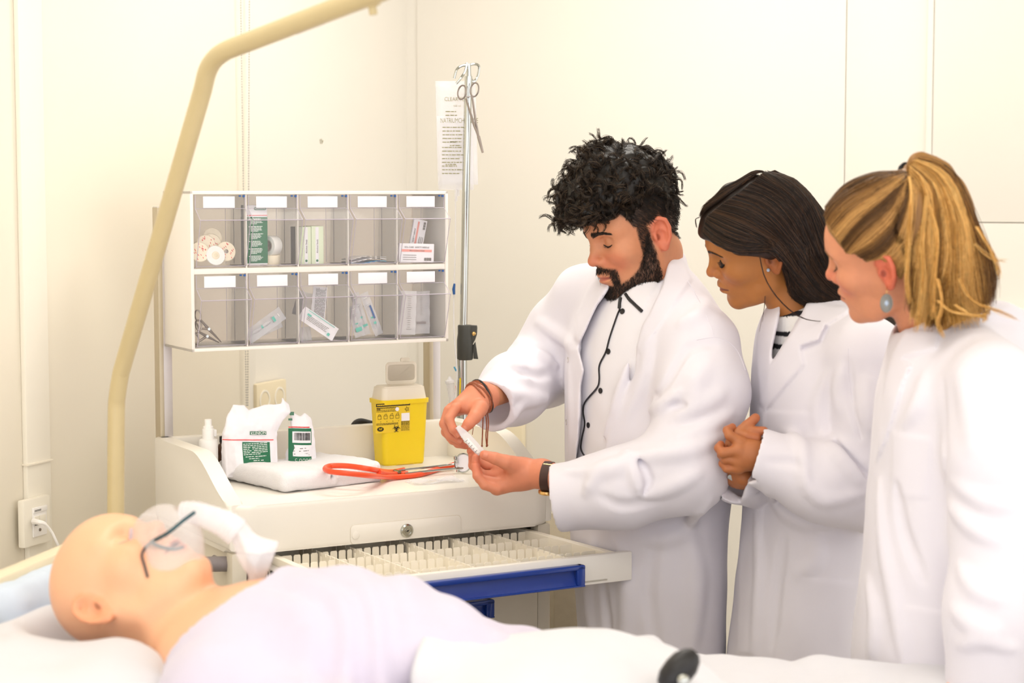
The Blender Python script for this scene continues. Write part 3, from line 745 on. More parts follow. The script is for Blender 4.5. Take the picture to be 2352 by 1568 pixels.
# profile in (y,z): label face, sloped visor out, front face back in
PR = [(0, BH), (0, BH - .027), (-.030, BH - .050), (-.0015, .003), (.01, 0)]
def bin_mesh():
    t = .0014; m = MB()
    side = [(.1, BH)] + PR + [(.11, 0), (.1, .12)]
    for x in (0, BW_ - t): m.prism(side, t, (x + t, 0, 0), R=np.array([[0, 0, -1], [1, 0, 0], [0, 1, 0]], float))
    for (a, b) in zip(PR[:-1], PR[1:]):
        G = np.array([[(x, a[0], a[1]) for x in (0, BW_)], [(x, b[0], b[1]) for x in (0, BW_)]]); m.sheet(G, t)
    m.boxr((0, .01, 0), (BW_, .108, t)); return m
def bin_rim():
    m = MB(); r = .00085
    for x in (0.0004, BW_ - .0004): m.tube([(x, a, b) for a, b in PR], r, 5)
    for a, b in PR[1:4]: m.tube([(0, a, b), (BW_, a, b)], r * (1.25 if a < -.02 else .8), 5)
    m.tube([(.006, .1, .004), (.006, .1, BH * .9)], r * .8, 5); m.tube([(BW_ - .006, .1, .004), (BW_ - .006, .1, BH * .9)], r * .8, 5)
    return m
first = None
for r in range(2):
    for c in range(5):
        loc = (fw + colw * c + .003, -.001, fw + (rowh + mid) * r + .0015)
        if first is None:
            first = bin_mesh().build('tilt_bin', 'clear', org, 60); first.location = loc
            bin_rim().build('bin_rim', 'rim', first)
            mm = MB(); mm.boxr((.0165, -.0022, BH - .0255), (.0835, -.0012, BH - .0025), .0004); mm.build('label_card', 'paper', first)
            mm = MB(); mm.boxr((BW_ - .006, -.002, BH - .004), (BW_ - .002, .001, BH)); mm.boxr((BW_ - .014, -.002, BH - .003), (BW_ - .010, .001, BH)); mm.build('hinge_clip', 'bluep', first)
        else: copy_tree(first, org).location = loc
def bo(c, r, x, y, z): return (fw + colw * c + .003 + x, y, fw + (rowh + mid) * r + .003 + z)
def inbin(name, label, cat, c, r, x, y, z, rot=0, group=None):
    t = thing(name, label, cat, ow(bo(c, r, x, y, z)), OF.a, group)
    return t
# --- electrodes, upper left bin
eb = 0
ELS = [(.012, .036, .022, 'dots'), (.034, .02, .028, 'dots'), (.050, .055, .012, 'dots'), (.075, .05, .03, 'bare'), (.05, .035, .03, 'dots'), (.047, .012, .0, 'gel'), (.077, .012, .012, 'stud')]
els = [(.018, .014, .03, 0, 8, 'dots', 'white round electrode pad lying leftmost in the upper left bin'), (.037, .022, .044, .012, -5, 'dots', 'white round electrode pad second from the left in the upper left bin'),
       (.057, .036, .058, .014, 4, 'bare', 'topmost round electrode pad at the back of the pile'), (.052, .024, .046, .02, 10, 'stud', 'red speckled electrode pad with metal stud in the middle of the pile'),
       (.032, .02, .034, .03, -12, 'dots', 'round electrode pad behind the gel faced one'), (.051, .008, .0225, .006, 0, 'gel', 'round electrode pad with yellow gel centre at the front of the pile'), (.078, .016, .030, .012, 6, 'stud', 'red speckled electrode pad with metal stud at the right of the pile')]
for x, y, z, dy, tilt, kd, lab in els:
    t = thing('electrode_pad', lab, 'electrode', ow(bo(0, 1, x, y + dy * .6 + .012, z)), OF.a, 'electrode pads in the upper left bin')
    R = Rx(90 - 12) @ Rz(tilt); m = MB(); m.lathe([(.0012, -.001), (.0195, -.001), (.0205, 0), (.0195, .0011), (.0012, .0011)], (0, 0, 0), R=R, n=28); m.build('pad', 'cream' if kd != 'gel' else 'white', t)
    if kd == 'gel':
        m = MB(); m.lathe([(.0085, .001), (.007, .0024), (.001, .003)], R=R, n=16); m.build('gel', 'yellowp' if 0 else 'cream', t)
        m = MB(); m.lathe([(.0045, .0026), (.003, .0034), (.0005, .0036)], R=R, n=12); m.build('gel_centre', 'bed', t)
    elif kd != 'bare':
        m = MB(); rr = random.Random(int(x * 1e4))
        for k in range(20):
            a, q = rr.uniform(0, 6.28), rr.uniform(.006, .017); p = R @ np.array([q * math.cos(a), q * math.sin(a), .0014]); m.box(p, (.0011, .0032, .0005), R=R @ Rz(20))
        m.build('speckles', 'red', t)
        if kd == 'stud': m = MB(); m.lathe([(.0042, .001), (.0042, .002), (.002, .0026), (.002, .0045), (.0005, .0048)], R=R, n=14); m.build('stud', 'steel', t)
# --- upright gauze box + tape rolls
t = inbin('gauze_carton', 'tall green and white gauze carton standing in the second upper bin', 'carton', 1, 1, .004, .022, .002)
m = MB(); m.boxr((0, 0, 0), (.046, .03, .122), .001); m.build('carton', 'paper', t)
m = MB(); m.boxr((-.0003, -.0004, .003), (.0463, .0303, .098), .0004); m.build('green_panel', 'green', t)
m = MB(); m.boxr((-.0002, -.0006, .1005), (.0462, .0, .102)); m.build('red_stripe', 'red', t)
m = MB(); m.prism(rrect(.017, .112, .044, .118, .003, 3), .0004, (0, -.0001, 0), R=XZ); m.build('logo_badge', 'greend', t)
m = MB(); m.text('KLINION', .0058, (.0305, -.0006, .115), XZ, sx=.95); m.build('logo_text', 'inkw', t)
m = MB(); rr = random.Random(3)
for k in range(6):
    for l in range(5):
        z = .093 - k * .0152 - l * .0024; x = .010
        e = .010 + rr.uniform(.02, .027) * (.6 if l == 4 else 1)
        while x < e: q = rr.uniform(.002, .006); m.boxr((x, -.0007, z), (min(e, x + q), -.0004, z + (.0013 if l else .0016))); x += q + .0008
    m.boxr((.005, -.0007, .0925 - k * .0152), (.008, -.0004, .0942 - k * .0152))
m.build('print_lines', 'inkw', t)
for i, (x, y, z, R, lab) in enumerate([(.068, .045, .040, Rz(25) @ Ry(90), 'white cloth tape roll standing on edge beside the green gauze carton'), (.066, .05, .011, Rx(8), 'cream tape roll lying flat under the standing tape roll')]):
    t = thing('tape_roll', lab, 'tape', ow(bo(1, 1, x, y, z)), OF.a)
    m = MB(); m.lathe([(.012, -.0115), (.02, -.0115), (.0208, -.01), (.0208, .01), (.02, .0115), (.012, .0115), (.012, -.0115)], R=R, n=28, cap=False); m.build('tape', 'white' if i == 0 else 'cream', t)
    m = MB(); m.lathe([(.0105, -.0117), (.0122, -.0117), (.0122, .0117), (.0105, .0117), (.0105, -.0117)], R=R, n=24, cap=False); m.build('core', 'back', t)
# --- swab boxes
for i, (x, lab) in enumerate([(.008, 'pale green swab carton at the left in the third upper bin'), (.0365, 'pale green swab carton at the right in the third upper bin')]):
    t = thing('swab_carton', lab, 'carton', ow(bo(2, 1, x, .026, .001)), OF.a)
    m = MB(); m.boxr((0, 0, 0), (.0275, .045, .078 + i * .001), .0012); m.build('carton', 'lime', t)
    m = MB(); m.boxr((.013 - i * .004, -.0004, .001), (.020 - i * .004, .0002, .077)); m.build('pale_stripe', 'paper', t)
    m = MB(); m.text('Alcohol Prep Pads' if 0 else 'Alcohol Swab', .0052, (.0172 - i * .004, -.0007, .037), XZ @ Rz(90)); m.build('print', 'inkg', t)
    m = MB(); m.lathe([(.0028, 0), (.0028, .0004)], (.0165 - i * .004, -.0004, .007), R=Rx(90), n=6); m.build('emblem', 'green', t)
# --- fourth: flat pouches
for i, (z, a, mm_, lab) in enumerate([(.003, 2, 'cyan', 'flat cannula pouch with bright blue print, lowest in the fourth upper bin'), (.008, -5, 'film', 'flat clear pouch in the middle of the stack in the fourth upper bin'), (.013, -9, 'clearw', 'flat white pouch on top of the stack in the fourth upper bin')]):
    t = thing('flat_pouch', lab, 'pouch', ow(bo(3, 1, .05, .04, z)), OF.a, 'pouches in the fourth upper bin')
    m = MB(); u = np.linspace(-.042, .04, 9); G = np.array([[(x, y, .003 * math.sin(x * 60 + i) - math.tan(math.radians(a)) * x * .5) for x in u] for y in (-.026, -.013, 0, .013, .024)]); m.sheet(G, .0012); m.build('pouch_body', mm_ if i != 1 else 'paper', t)
    m = MB()
    for k in range(5): m.boxr((-.03 + k * .012, -.0268, -.001 + .003 * math.sin((-.03 + k * .012) * 60 + i) - math.tan(math.radians(a)) * (-.03 + k * .012) * .5), (-.023 + k * .012, -.0262, .0006 + .003 * math.sin((-.03 + k * .012) * 60 + i) - math.tan(math.radians(a)) * (-.03 + k * .012) * .5))
    m.build('print', 'inkg' if i else 'bluep', t)
# --- fifth: safety needle cartons
def needle(name, lab, x, y, z, rot, wd, ht, txt):
    t = thing(name, lab, 'pouch', ow(bo(4, 1, x, y, z)), OF.a, 'needle packets in the fifth upper bin')
    R = Ry(rot); m = MB(); m.box((0, 0, 0), (wd, .006, ht), .001, R=R); m.build('packet_body', 'paper', t)
    m = MB(); m.box(R @ np.array([0, -.0032, ht * .12]), (wd * .86, .0006, ht * .13), R=R); m.build('pink_band', 'pink', t)
    m = MB(); Q = R @ XZ
    for body, sz, dx, dz in txt: m.text(body, sz, R @ np.array([dx, -.0037, dz]), Q)
    for k in range(16):
        wv = .0004 + (k * 7 % 5) * .0002; m.box(R @ np.array([wd * .22 + k * .0011, -.0034, -ht * .33]), (wv, .0004, ht * .16), R=R)
    for k in range(3): m.box(R @ np.array([-wd * .2, -.0034, -ht * (.12 + k * .12)]), (wd * .38, .0004, .0011), R=R)
    m.build('print', 'inkg', t)
needle('needle_packet', 'white safety needle packet with pink band lying in front in the fifth upper bin', .046, .012, .021, 2, .083, .040, [('SOL-CARE  SAFETY NEEDLE', .0048, .0, .012), ('18G x 1 (1,2mm x 25mm)', .0034, 0, .0048)])
needle('needle_packet', 'white safety needle packet with pink band standing upright behind the other', .068, .05, .056, -78, .072, .032, [('SAFETY NEEDLE', .0042, .0, .010)])
# --- lower bins: scissors
def scissors(lab, pts):
    t = thing('scissors', lab, 'scissors', ow(bo(0, 0, .02, .02, .002)), OF.a, 'steel scissors in the lower left bin')
    (r1, r2, piv, tip), yy = pts
    g = lambda p: np.array(p) - np.array((.02, .02, .002)) if 0 else ow(bo(0, 0, p[0], yy, p[1]))
    a = np.arange(22) * 2 * math.pi / 22
    for r, k in ((r1, .3), (r2, -.3)):
        c = OF.l(g(r)); m = MB(); q = np.stack([c[0] + np.cos(a) * .0062, c[1] + np.sin(a) * .004, c[2] + np.sin(a) * .0105], 1); m.tube(np.array([OF.w(v) for v in q]), .0015, 7, closed=True); m.build('finger_ring', 'steel', t, world=True)
    m = MB()
    for r in (r1, r2): m.tube([g((r[0] + .004, r[1] - .007)), g(piv), g(tip)], [.0018, .0034, .001], 8)
    m.build('blade', 'steel', t, world=True)
    m = MB(); m.lathe([(.003, -.004), (.003, .004)], g(piv), R=OF.R.T @ Rx(90), n=10); m.build('pivot_screw', 'chrome', t, world=True)
scissors('steel scissors with upper finger ring leaning from top left, nearer in the lower left bin', (((.012, .062), (.013, .042), (.034, .034), (.061, .006)), .024))
scissors('steel scissors lying lower and behind in the lower left bin', (((.012, .013), (.012, .036), (.036, .018), (.062, .004)), .040))
# syringe pouches
def pouch(name, lab, c, pts, wd, y, mat_='film', prints=(), syringe=None, group=None, cat='pouch', dz=0):
    (x0, z0), (x1, z1) = pts; a = math.degrees(math.atan2(z1 - z0, x1 - x0)); L = math.hypot(x1 - x0, z1 - z0)
    t = thing(name, lab, cat, ow(bo(c, 0, (x0 + x1) / 2, y, (z0 + z1) / 2)), OF.a, group)
    R = Ry(-a); n = 12; G = []
    for i in range(5):
        v = (i / 4 - .5) * wd; G.append([R @ np.array([(j / n - .5) * L, .0012 * math.sin(j * 1.9 + i) + .002 * (1 - (i / 2 - 1) ** 2), v]) for j in range(n + 1)])
    m = MB(); m.sheet(np.array(G), .0009); m.build('pouch_body', mat_, t, angle=80)
    if syringe:
        m = MB(); m.lathe([(.0055, -L * .36), (.0055, L * .2), (.0085, L * .2), (.0085, L * .22)], (0, .006, 0), R=R @ Ry(90), n=14); m.build('barrel', 'clearw', t)
        m = MB(); m.lathe([(.0035, L * .2), (.0035, L * .38), (.007, L * .38), (.007, L * .395)], (0, .006, 0), R=R @ Ry(90), n=12); m.build('plunger', 'white', t)
        m = MB(); m.lathe([(.0052, -L * .1), (.0056, -L * .06)], (0, .005, 0), R=R @ Ry(90), n=14); m.build('piston_seal', syringe, t)
    for k, (u, v, lu, lv, mm_) in enumerate(prints):
        m = MB()
        if mm_ == 'lines':
            rr = random.Random(k)
            for q in range(int(lv / .003)):
                x = u - lu / 2
                while x < u + lu / 2: ln = rr.uniform(.003, .01); m.box(R @ np.array([x + ln / 2, -.0022, v - lv / 2 + q * .003]), (ln, .0004, .0009), R=R); x += ln + .0012
            m.build('print_lines', 'inkg', t)
        elif mm_ == 'scale':
            for q in range(16): m.box(R @ np.array([u - lu / 2 + lu * q / 15, -.002, v]), (.0008, .0004, lv * (1 if q % 5 == 0 else .6)), R=R)
            m.build('scale_marks', 'inkg', t)
        else: m.box(R @ np.array([u, -.0022, v]), (lu, .0006, lv), .0002, R=R); m.build('colour_patch', mm_, t)
    return t
pouch('syringe_pouch', 'clear syringe pouch lying diagonally in the second lower bin', 1, ((.008, .012), (.085, .062)), .030, .03, syringe='teal', prints=[(.022, .0, .006, .011, 'teal')])
pouch('syringe_pouch', 'flat crumpled clear pouch under the diagonal one in the second lower bin', 1, ((.02, .012), (.09, .04)), .02, .05)
pouch('syringe_pouch', 'white syringe packet with teal print leaning diagonally in the third lower bin', 2, ((.008, .062), (.084, .012)), .030, .014, 'paper', [(0, .012, .07, .0012, 'teal'), (-.005, 0, .05, .012, 'lines'), (.03, -.008, .006, .006, 'teal'), (-.028, .004, .01, .004, 'teal')])
pouch('gauze_packet', 'printed packet standing upright behind the teal printed one in the third lower bin', 2, ((.058, .035), (.066, .112)), .032, .05, 'paper', [(0, 0, .066, .024, 'lines')])
pouch('gauze_packet', 'crumpled clear packet slumped in the corner of the third lower bin', 2, ((.008, .012), (.04, .016)), .03, .04, 'film')
pouch('gauze_packet', 'clear packet behind the upright printed one in the third lower bin', 2, ((.03, .05), (.046, .10)), .04, .075, 'film')
pouch('syringe_pouch', 'clear syringe pouch with round teal end cap leaning at left in the fourth lower bin', 3, ((.03, .006), (.012, .072)), .024, .018, syringe='teal', prints=[(-.018, 0, .009, .014, 'teal')])
pouch('syringe_pouch', 'clear syringe pouch with teal ring in the middle of the fourth lower bin', 3, ((.05, .008), (.022, .098)), .02, .03, syringe='teal', prints=[(-.026, 0, .005, .016, 'teal')])
pouch('syringe_pouch', 'clear syringe pouch with blue lettering at right of the fourth lower bin', 3, ((.076, .008), (.04, .098)), .02, .022, syringe='teal', prints=[(.004, -.003, .03, .004, 'bluep'), (-.02, 0, .005, .006, 'teal')])
pouch('syringe_pouch', 'large syringe in white pouch with black scale at left of the fifth lower bin', 4, ((.026, .006), (.030, .10)), .042, .02, 'clearw', [(0, -.004, .07, .012, 'scale')])
pouch('syringe_pouch', 'large clear syringe pouch with grey piston ring at right of the fifth lower bin', 4, ((.066, .006), (.066, .098)), .042, .03, 'film', [(-.022, 0, .005, .022, 'grey'), (.02, 0, .05, .006, 'scale')])
# ================================================================== THINGS ON THE CART
def cw(x, y, z): return CF.w((x, y, z))
def chit(px, py, y): return CF.hit(px, py, 1, y)
def czt(px, py, z): return CF.hit(px, py, 2, z)
# spray bottle
c = chit(479, 1040, .33)
t = thing('spray_bottle', 'small white spray bottle standing at the left end of the cart tray', 'bottle', cw(c[0], .33, ZS), CF.a)
zz = lambda py: chit(479, py, .33)[2] - ZS
m = MB(); z1 = zz(1008); m.lathe([(.017, 0), (.0195, .003), (.0198, z1 - .006), (.0185, z1 - .001), (.014, z1 + .001)], n=28); m.build('bottle', 'white', t)
m = MB(); m.lathe([(.0125, zz(1007)), (.0125, zz(985)), (.0105, zz(984)), (.0105, zz(979)), (.0075, zz(977)), (.0075, zz(963)), (.006, zz(962))], n=24); m.boxr((.006, -.006, zz(1003)), (.017, .006, zz(986)), .003); m.build('spray_cap', 'white', t)
# brown bottle
c = chit(509, 1050, .37); t = thing('amber_bottle', 'dark brown bottle half hidden behind the white spray bottle', 'bottle', cw(c[0] + .003, .37, ZS), CF.a)
z1 = chit(509, 1020, .37)[2] - ZS
m = MB(); m.lathe([(.012, 0), (.0135, .003), (.0135, z1 * .8), (.009, z1), (.006, z1 + .002), (.006, z1 + .006)], n=20); m.build('bottle', 'amber', t)
m = MB(); m.lathe([(.007, z1 + .004), (.007, z1 + .016), (.006, z1 + .017)], n=16); m.build('screw_cap', 'black', t)
# torn white packet and torn green packet
def packet(name, label, y, outline, dep, seed, mat_, base_py):
    q = [chit(px, py, y) for px, py in outline]; x0 = np.mean([p[0] for p in q]); t = thing(name, label, 'packet', cw(x0, y, ZS), CF.a)
    poly = [(p[0] - x0, max(.0015, p[2] - ZS)) for p in q]
    def fn(Q):
        l = np.stack([Q[:, 0], Q[:, 1], Q[:, 2]], 1); d2 = polyd(l[:, 0], l[:, 2], poly)
        zt = np.clip(l[:, 2] / .15, 0, 1); hd = dep * (1 - .72 * zt ** 1.5) * np.clip(-d2 / .02, .25, 1) ** .4
        dy = np.abs(l[:, 1] + .004 * np.sin(l[:, 2] * 60 + seed) * zt + .0012 * np.sin(l[:, 0] * 130 + l[:, 2] * 50)) - hd
        return sx(d2, dy, .006) + .0009 * VNO(l, 130)
    xs = [p[0] for p in poly]; zs = [p[1] for p in poly]
    V, F = sdf_mesh(fn, (min(xs) - .01, -dep - .015, -.005), (max(xs) + .01, dep + .015, max(zs) + .01), .0016, 2.2)
    o = np_mesh('paper_bag', V, F, mat_, t, False, None, 1); return t, x0, fn
out1 = [(514, 1095), (511, 994), (519, 960), (536, 929), (564, 930), (573, 941), (606, 929), (646, 927), (649, 912), (665, 928), (668, 946), (649, 963), (634, 991), (634, 1090)]
t, x0, f1 = packet('gauze_packet', 'torn open white gauze packet with green label block, beside the spray bottle', .30, out1, .024, 1.0, 'paper', 1068)
def on_packet(t, f, x0, y, items):
    for nm, mat_, px0, py0, px1, py1, off in items:
        G = []
        for py in np.linspace(py1, py0, 8):
            row = []
            for px in np.linspace(px0, px1, 16):
                a = chit(px, py, y - .024); ys = np.linspace(-.05, .0, 120); v = f(np.stack([np.full(120, a[0] - x0), ys, np.full(120, a[2] - ZS)], 1).astype(np.float32)); i = int(np.argmax(v < 0)); row.append((a[0] - x0, (ys[i] if (v < 0).any() else -.01) - off, a[2] - ZS))
            G.append(row)
        G = np.array(G); k_ = G[:, :, 1].copy()
        for _ in range(3): G[:, 1:-1, 1] = (G[:, :-2, 1] + G[:, 1:-1, 1] + G[:, 2:, 1]) / 3
        G[:, :, 1] = np.minimum(G[:, :, 1], k_)
        m = MB(); m.sheet(G, .0005); m.build(nm, mat_, t, angle=80)
def packet_print(t, f, x0, y, rows, mat_, nm, seed, h=.0014):
    m = MB(); rr = random.Random(seed)
    for px0, px1, py in rows:
        a, b = chit(px0, py, y - .024), chit(px1, py, y - .024); x = a[0] - x0; z = a[2] - ZS
        while x < b[0] - x0:
            l = rr.uniform(.003, .009); e = min(x + l, b[0] - x0)
            ys = np.linspace(-.05, .0, 60); v = f(np.stack([np.full(60, (x + e) / 2), ys, np.full(60, z)], 1).astype(np.float32)); yy = ys[int(np.argmax(v < 0))] - .0016
            m.boxr((x, yy, z - h / 2), (e, yy + .0012, z + h / 2)); x += l + .0014
    m.build(nm, mat_, t)
def packet_text(t, f, x0, y, body, px, py, sz, mat_, nm, sx_=1):
    a = chit(px, py, y - .024); x, z = a[0] - x0, a[2] - ZS; ys = np.linspace(-.05, .0, 120)
    yy = min(ys[int(np.argmax(f(np.stack([np.full(120, x + o), ys, np.full(120, z)], 1).astype(np.float32)) < 0))] for o in np.linspace(-sz * len(body) * .3, sz * len(body) * .3, 7)) - .0022
    m = MB(); m.text(body, sz, (x, yy, z), XZ, sx=sx_); m.build(nm, mat_, t)
on_packet(t, f1, x0, .30, [('green_panel', 'green', 560, 1016, 623, 1064, .0004), ('red_stripe', 'red', 516, 1010, 632, 1012, .0006), ('logo_badge', 'greend', 576, 991, 615, 999, .0012)])
packet_text(t, f1, x0, .30, 'KLINION', 595.5, 995, .0088, 'inkw', 'logo_text', .95)
packet_print(t, f1, x0, .30, [(562, 617, y) for y in (1021, 1025, 1029, 1033, 1037, 1041)] + [(562, 600, 1045), (566, 613, 1050), (574, 596, 1054), (584, 606, 1058)], 'inkw', 'print_lines', 4)
out2 = [(656, 1080), (660, 1040), (668, 1015), (667, 975), (670, 944), (681, 950), (690, 956), (700, 948), (714, 958), (718, 985), (722, 1030), (727, 1080)]
t, x0, f2 = packet('gauze_packet', 'torn open green and white gauze packet with a barcode, right of the white packet', .31, out2, .02, 2.5, 'paper', 1066)
on_packet(t, f2, x0, .31, [('green_panel', 'green', 668, 985, 720, 1074, .0004), ('red_stripe', 'red', 668, 981, 716, 983.4, .0006), ('barcode_panel', 'paper', 677, 992, 718, 1018, .0010), ('data_panel', 'paper', 678, 1023, 720, 1049, .0010), ('logo_badge', 'greend', 668, 962, 677, 967, .0005), ('logo_patch', 'greend', 671, 947, 681, 955, .0005)])
m = MB(); rr = random.Random(9); x = 681
while x < 716:
    wv = rr.choice((.7, 1.2, 1.8)); a, b = chit(x, 995, .31 - .024), chit(x + wv, 1012, .31 - .024); ys = np.linspace(-.05, 0, 60); v = f2(np.stack([np.full(60, a[0] - x0), ys, np.full(60, (a[2] + b[2]) / 2 - ZS)], 1).astype(np.float32)); yy = ys[int(np.argmax(v < 0))] - .0022
    m.boxr((a[0] - x0, yy, b[2] - ZS), (b[0] - x0, yy + .0016, a[2] - ZS)); x += wv + rr.choice((.8, 1.2))
m.build('barcode', 'ink', t)
packet_print(t, f2, x0, .31, [(692, 706, 1031), (690, 712, 1037), (694, 710, 1043), (680, 684, 1030), (680, 684, 1037), (680, 684, 1044)], 'inkg', 'data_print', 5)
packet_text(t, f2, x0, .31, 'CE', 716, 1057, .0085, 'inkw', 'conformity_mark')
m = MB()
for px in (684, 692, 700, 707):
    a = chit(px, 1057, .31 - .024); an = np.arange(10) * .628; ys = np.linspace(-.05, 0, 60); v = f2(np.stack([np.full(60, a[0] - x0), ys, np.full(60, a[2] - ZS)], 1).astype(np.float32)); yy = ys[int(np.argmax(v < 0))] - .0016
    m.tube(np.stack([a[0] - x0 + np.cos(an) * .0026, 0 * an + yy, a[2] - ZS + np.sin(an) * .0026], 1), .00045, 4, closed=True)
m.build('symbols', 'inkw', t)
# folded towel
TF = Frame(cw(.152, .10, ZS), 29 + 10)
tw = thing('folded_towel', 'folded white terry towel lying at the front left of the cart tray', 'towel', TF.o, TF.a)
def towel_fn(Q):
    l = Q; x, y, z = l[:, 0], l[:, 1], l[:, 2]
    wv = .004 * np.sin(x * 26 + 1) + .003 * np.sin(y * 22)
    q = np.stack([x, y, z - wv * np.clip(z / .03, 0, 1)], 1)
    a = rboxd(q, (.060, .130, .020), (.068, .135, .0185), .017)
    b = rboxd(q, (.165, .125, .024), (.075, .118, .0155), .0145)
    c_ = rboxd(q, (.155, .125, .0075), (.085, .115, .0075), .006)
    d = np.minimum(sm(a, b, .007), c_)
    e = np.minimum(chain(q, [(.112, -.012, .010), (.110, .0, .024), (.106, .05, .042)], [.003, .0035, .002]), cap(q, (.112, -.006, .0155), (.25, -.002, .0165), .0035, .0025))
    return np.minimum(sx(d, -e, .008), 1) + .0012 * VNO(q, 60) + .0005 * VNO(q, 260)
V, F = sdf_mesh(towel_fn, (-.03, -.03, -.004), (.26, .29, .055), .0022, 2.0)
V[:, 2] = np.maximum(V[:, 2], .0004); np_mesh('towel_cloth', V, F, 'towel', tw, False, None, 1)
# stethoscope
st = thing('stethoscope', 'orange stethoscope with chrome ear tubes lying across the towel and tray', 'stethoscope', cw(.5, .24, ZS), CF.a)
def sp(px, py, z): return CF.w(czt(px, py, z))
pts = [sp(1045, 1066, .968), sp(1010, 1076, .962), sp(965, 1089, .961), sp(925, 1094, .961), sp(888, 1095, .966), sp(850, 1092, .988), sp(800, 1087, .9985), sp(762, 1083, 1.0), sp(747, 1077, 1.0), sp(758, 1070, 1.0), sp(800, 1070, 1.0), sp(850, 1077, .996), sp(885, 1083, .972), sp(905, 1083, .962), sp(928, 1079, .961)]
m = MB(); m.tube(cr(pts, 8), .0056, 10); m.build('tubing', 'orange', st, world=True)
m = MB(); m.tube(cr([sp(870, 1083, .985), sp(895, 1088, .967), sp(915, 1088, .962), sp(936, 1087, .961)], 6), .0056, 10); m.build('tubing', 'orange', st, world=True)
m = MB(); m.tube(cr([sp(908, 1083, .966), sp(935, 1078, .968), sp(1000, 1071, .968), sp(1045, 1065, .972), sp(1066, 1063, .975)], 6), .0024, 8)
m.tube(cr([sp(930, 1088, .965), sp(970, 1083, .966), sp(1030, 1077, .966), sp(1082, 1074, .968)], 6), .0024, 8); m.tube([sp(918, 1085, .966), sp(906, 1082, .966)], .0045, 8); m.build('ear_tubes', 'chrome', st, world=True)
cc = sp(1064, 1063, .978); nz_ = nrm(np.array([-.42, -.85, .22])); R = np.array(Vector(nz_).to_track_quat('Z', 'Y').to_matrix())
m = MB(); m.lathe([(.0195, -.002), (.0212, 0), (.0212, .002), (.0195, .003), (.0185, .002), (.0185, -.001), (.0195, -.002)], cc, R=R, n=32, cap=False); m.build('chest_ring', 'chrome', st, world=True)
m = MB(); m.lathe([(.0187, 0), (.0187, .0008)], cc, R=R, n=28); m.build('diaphragm', 'paper', st, world=True)
m = MB(); m.lathe([(.003, -.016), (.0048, -.012), (.0036, -.008), (.007, -.003), (.010, 0)], cc, R=R, n=16); m.lathe([(.0008, -.005), (.0042, -.003), (.0042, .003), (.0008, .005)], cc + np.array([-.016, 0, .011]), n=12); m.tube([cc + [-.012, 0, 0], cc + [-.016, 0, .007]], .0028, 8); m.tube([cc + [-.010, 0, -.008], cc + [-.012, 0, -.0195]], .0034, 8)
m.build('chest_piece', 'chrome', st, world=True)
# clear wrapper at the front
wr = CF.w(czt(1010, 1112, ZS)); t = thing('clear_wrapper', 'crumpled clear wrapper lying near the front edge of the tray under the hands', 'wrapper', wr, CF.a)
m = MB(); G = np.array([[(x, y, .0025 + .0022 * math.sin(x * 90 + y * 50) + .0015 * math.sin(y * 140)) for x in np.linspace(-.05, .06, 12)] for y in np.linspace(.005, .06, 7)]); m.sheet(G, .0005); m.build('film', 'film', t, angle=80)
# sharps container
sc_ = CF.hit(917, 1000, 1, .375); sx0 = sc_[0]; zc = lambda py: CF.hit(917, py, 1, .34)[2] - ZS
t = thing('sharps_container', 'yellow sharps container with black hazard print and raised ivory lid', 'sharps container', cw(sx0, .375, ZS), CF.a)
hw0, hw1, zt_ = .0495, .0565, zc(919)
def taper(hw0, hw1, hd0, hd1, z0, z1, r, n=6, k=8):
    G = []
    for i in range(k + 1):
        u = i / k; hw, hd = hw0 + (hw1 - hw0) * u, hd0 + (hd1 - hd0) * u; G.append([(x, y, z0 + (z1 - z0) * u) for x, y in rrect(-hw, -hd, hw, hd, r, n)])
    return np.array(G)
m = MB(); G = taper(hw0, hw1, .03, .034, .004, zt_, .012); m.grid(G, wrap=True); nn = G.shape[1]; m.add(G[0], [tuple(range(nn))[::-1]]); m.add(G[-1], [tuple(range(nn))])
G = taper(hw0 * .96, hw0, .0285, .03, 0, .004, .012, k=2); m.grid(G, wrap=True); m.add(G[0], [tuple(range(nn))[::-1]]); m.build('body', 'yellow', t)
m = MB(); G = taper(.0588, .0592, .0365, .037, zt_ - .008, zt_ + .001, .013, k=2); m.grid(G, wrap=True); m.add(G[0], [tuple(range(nn))[::-1]]); m.add(G[-1], [tuple(range(nn))]); m.build('flange', 'yellow', t)
m = MB(); m.boxr((-.022, -.0306, .001), (.020, -.026, .0045), .001); m.build('foot_notch', 'yellowp', t)
zl = zc(891); m = MB(); G = taper(.0545, .0505, .033, .030, zt_ + .001, zl, .012); m.grid(G, wrap=True); m.add(G[-1], [tuple(range(nn))]); G2 = taper(.048, .046, .027, .026, zl, zl + .003, .01, k=2); m.grid(G2, wrap=True); m.add(G2[-1], [tuple(range(nn))]); m.build('lid', 'lid', t)
za, zb = zc(888), zc(836)
m = MB(); m.prism(rrect(-.024, za, .05, zb, .008), .003, (0, .018, 0), R=XZ @ Rx(0), bev=.001); m.prism(rrect(-.02, za + .008, .046, zb - .006, .006), .0015, (0, .0165, 0), R=XZ, bev=.0005); m.prism(rrect(.012, zb - .001, .034, zc(827), .003), .003, (0, .018, 0), R=XZ, bev=.001); m.build('lid_flap', 'lid', t)
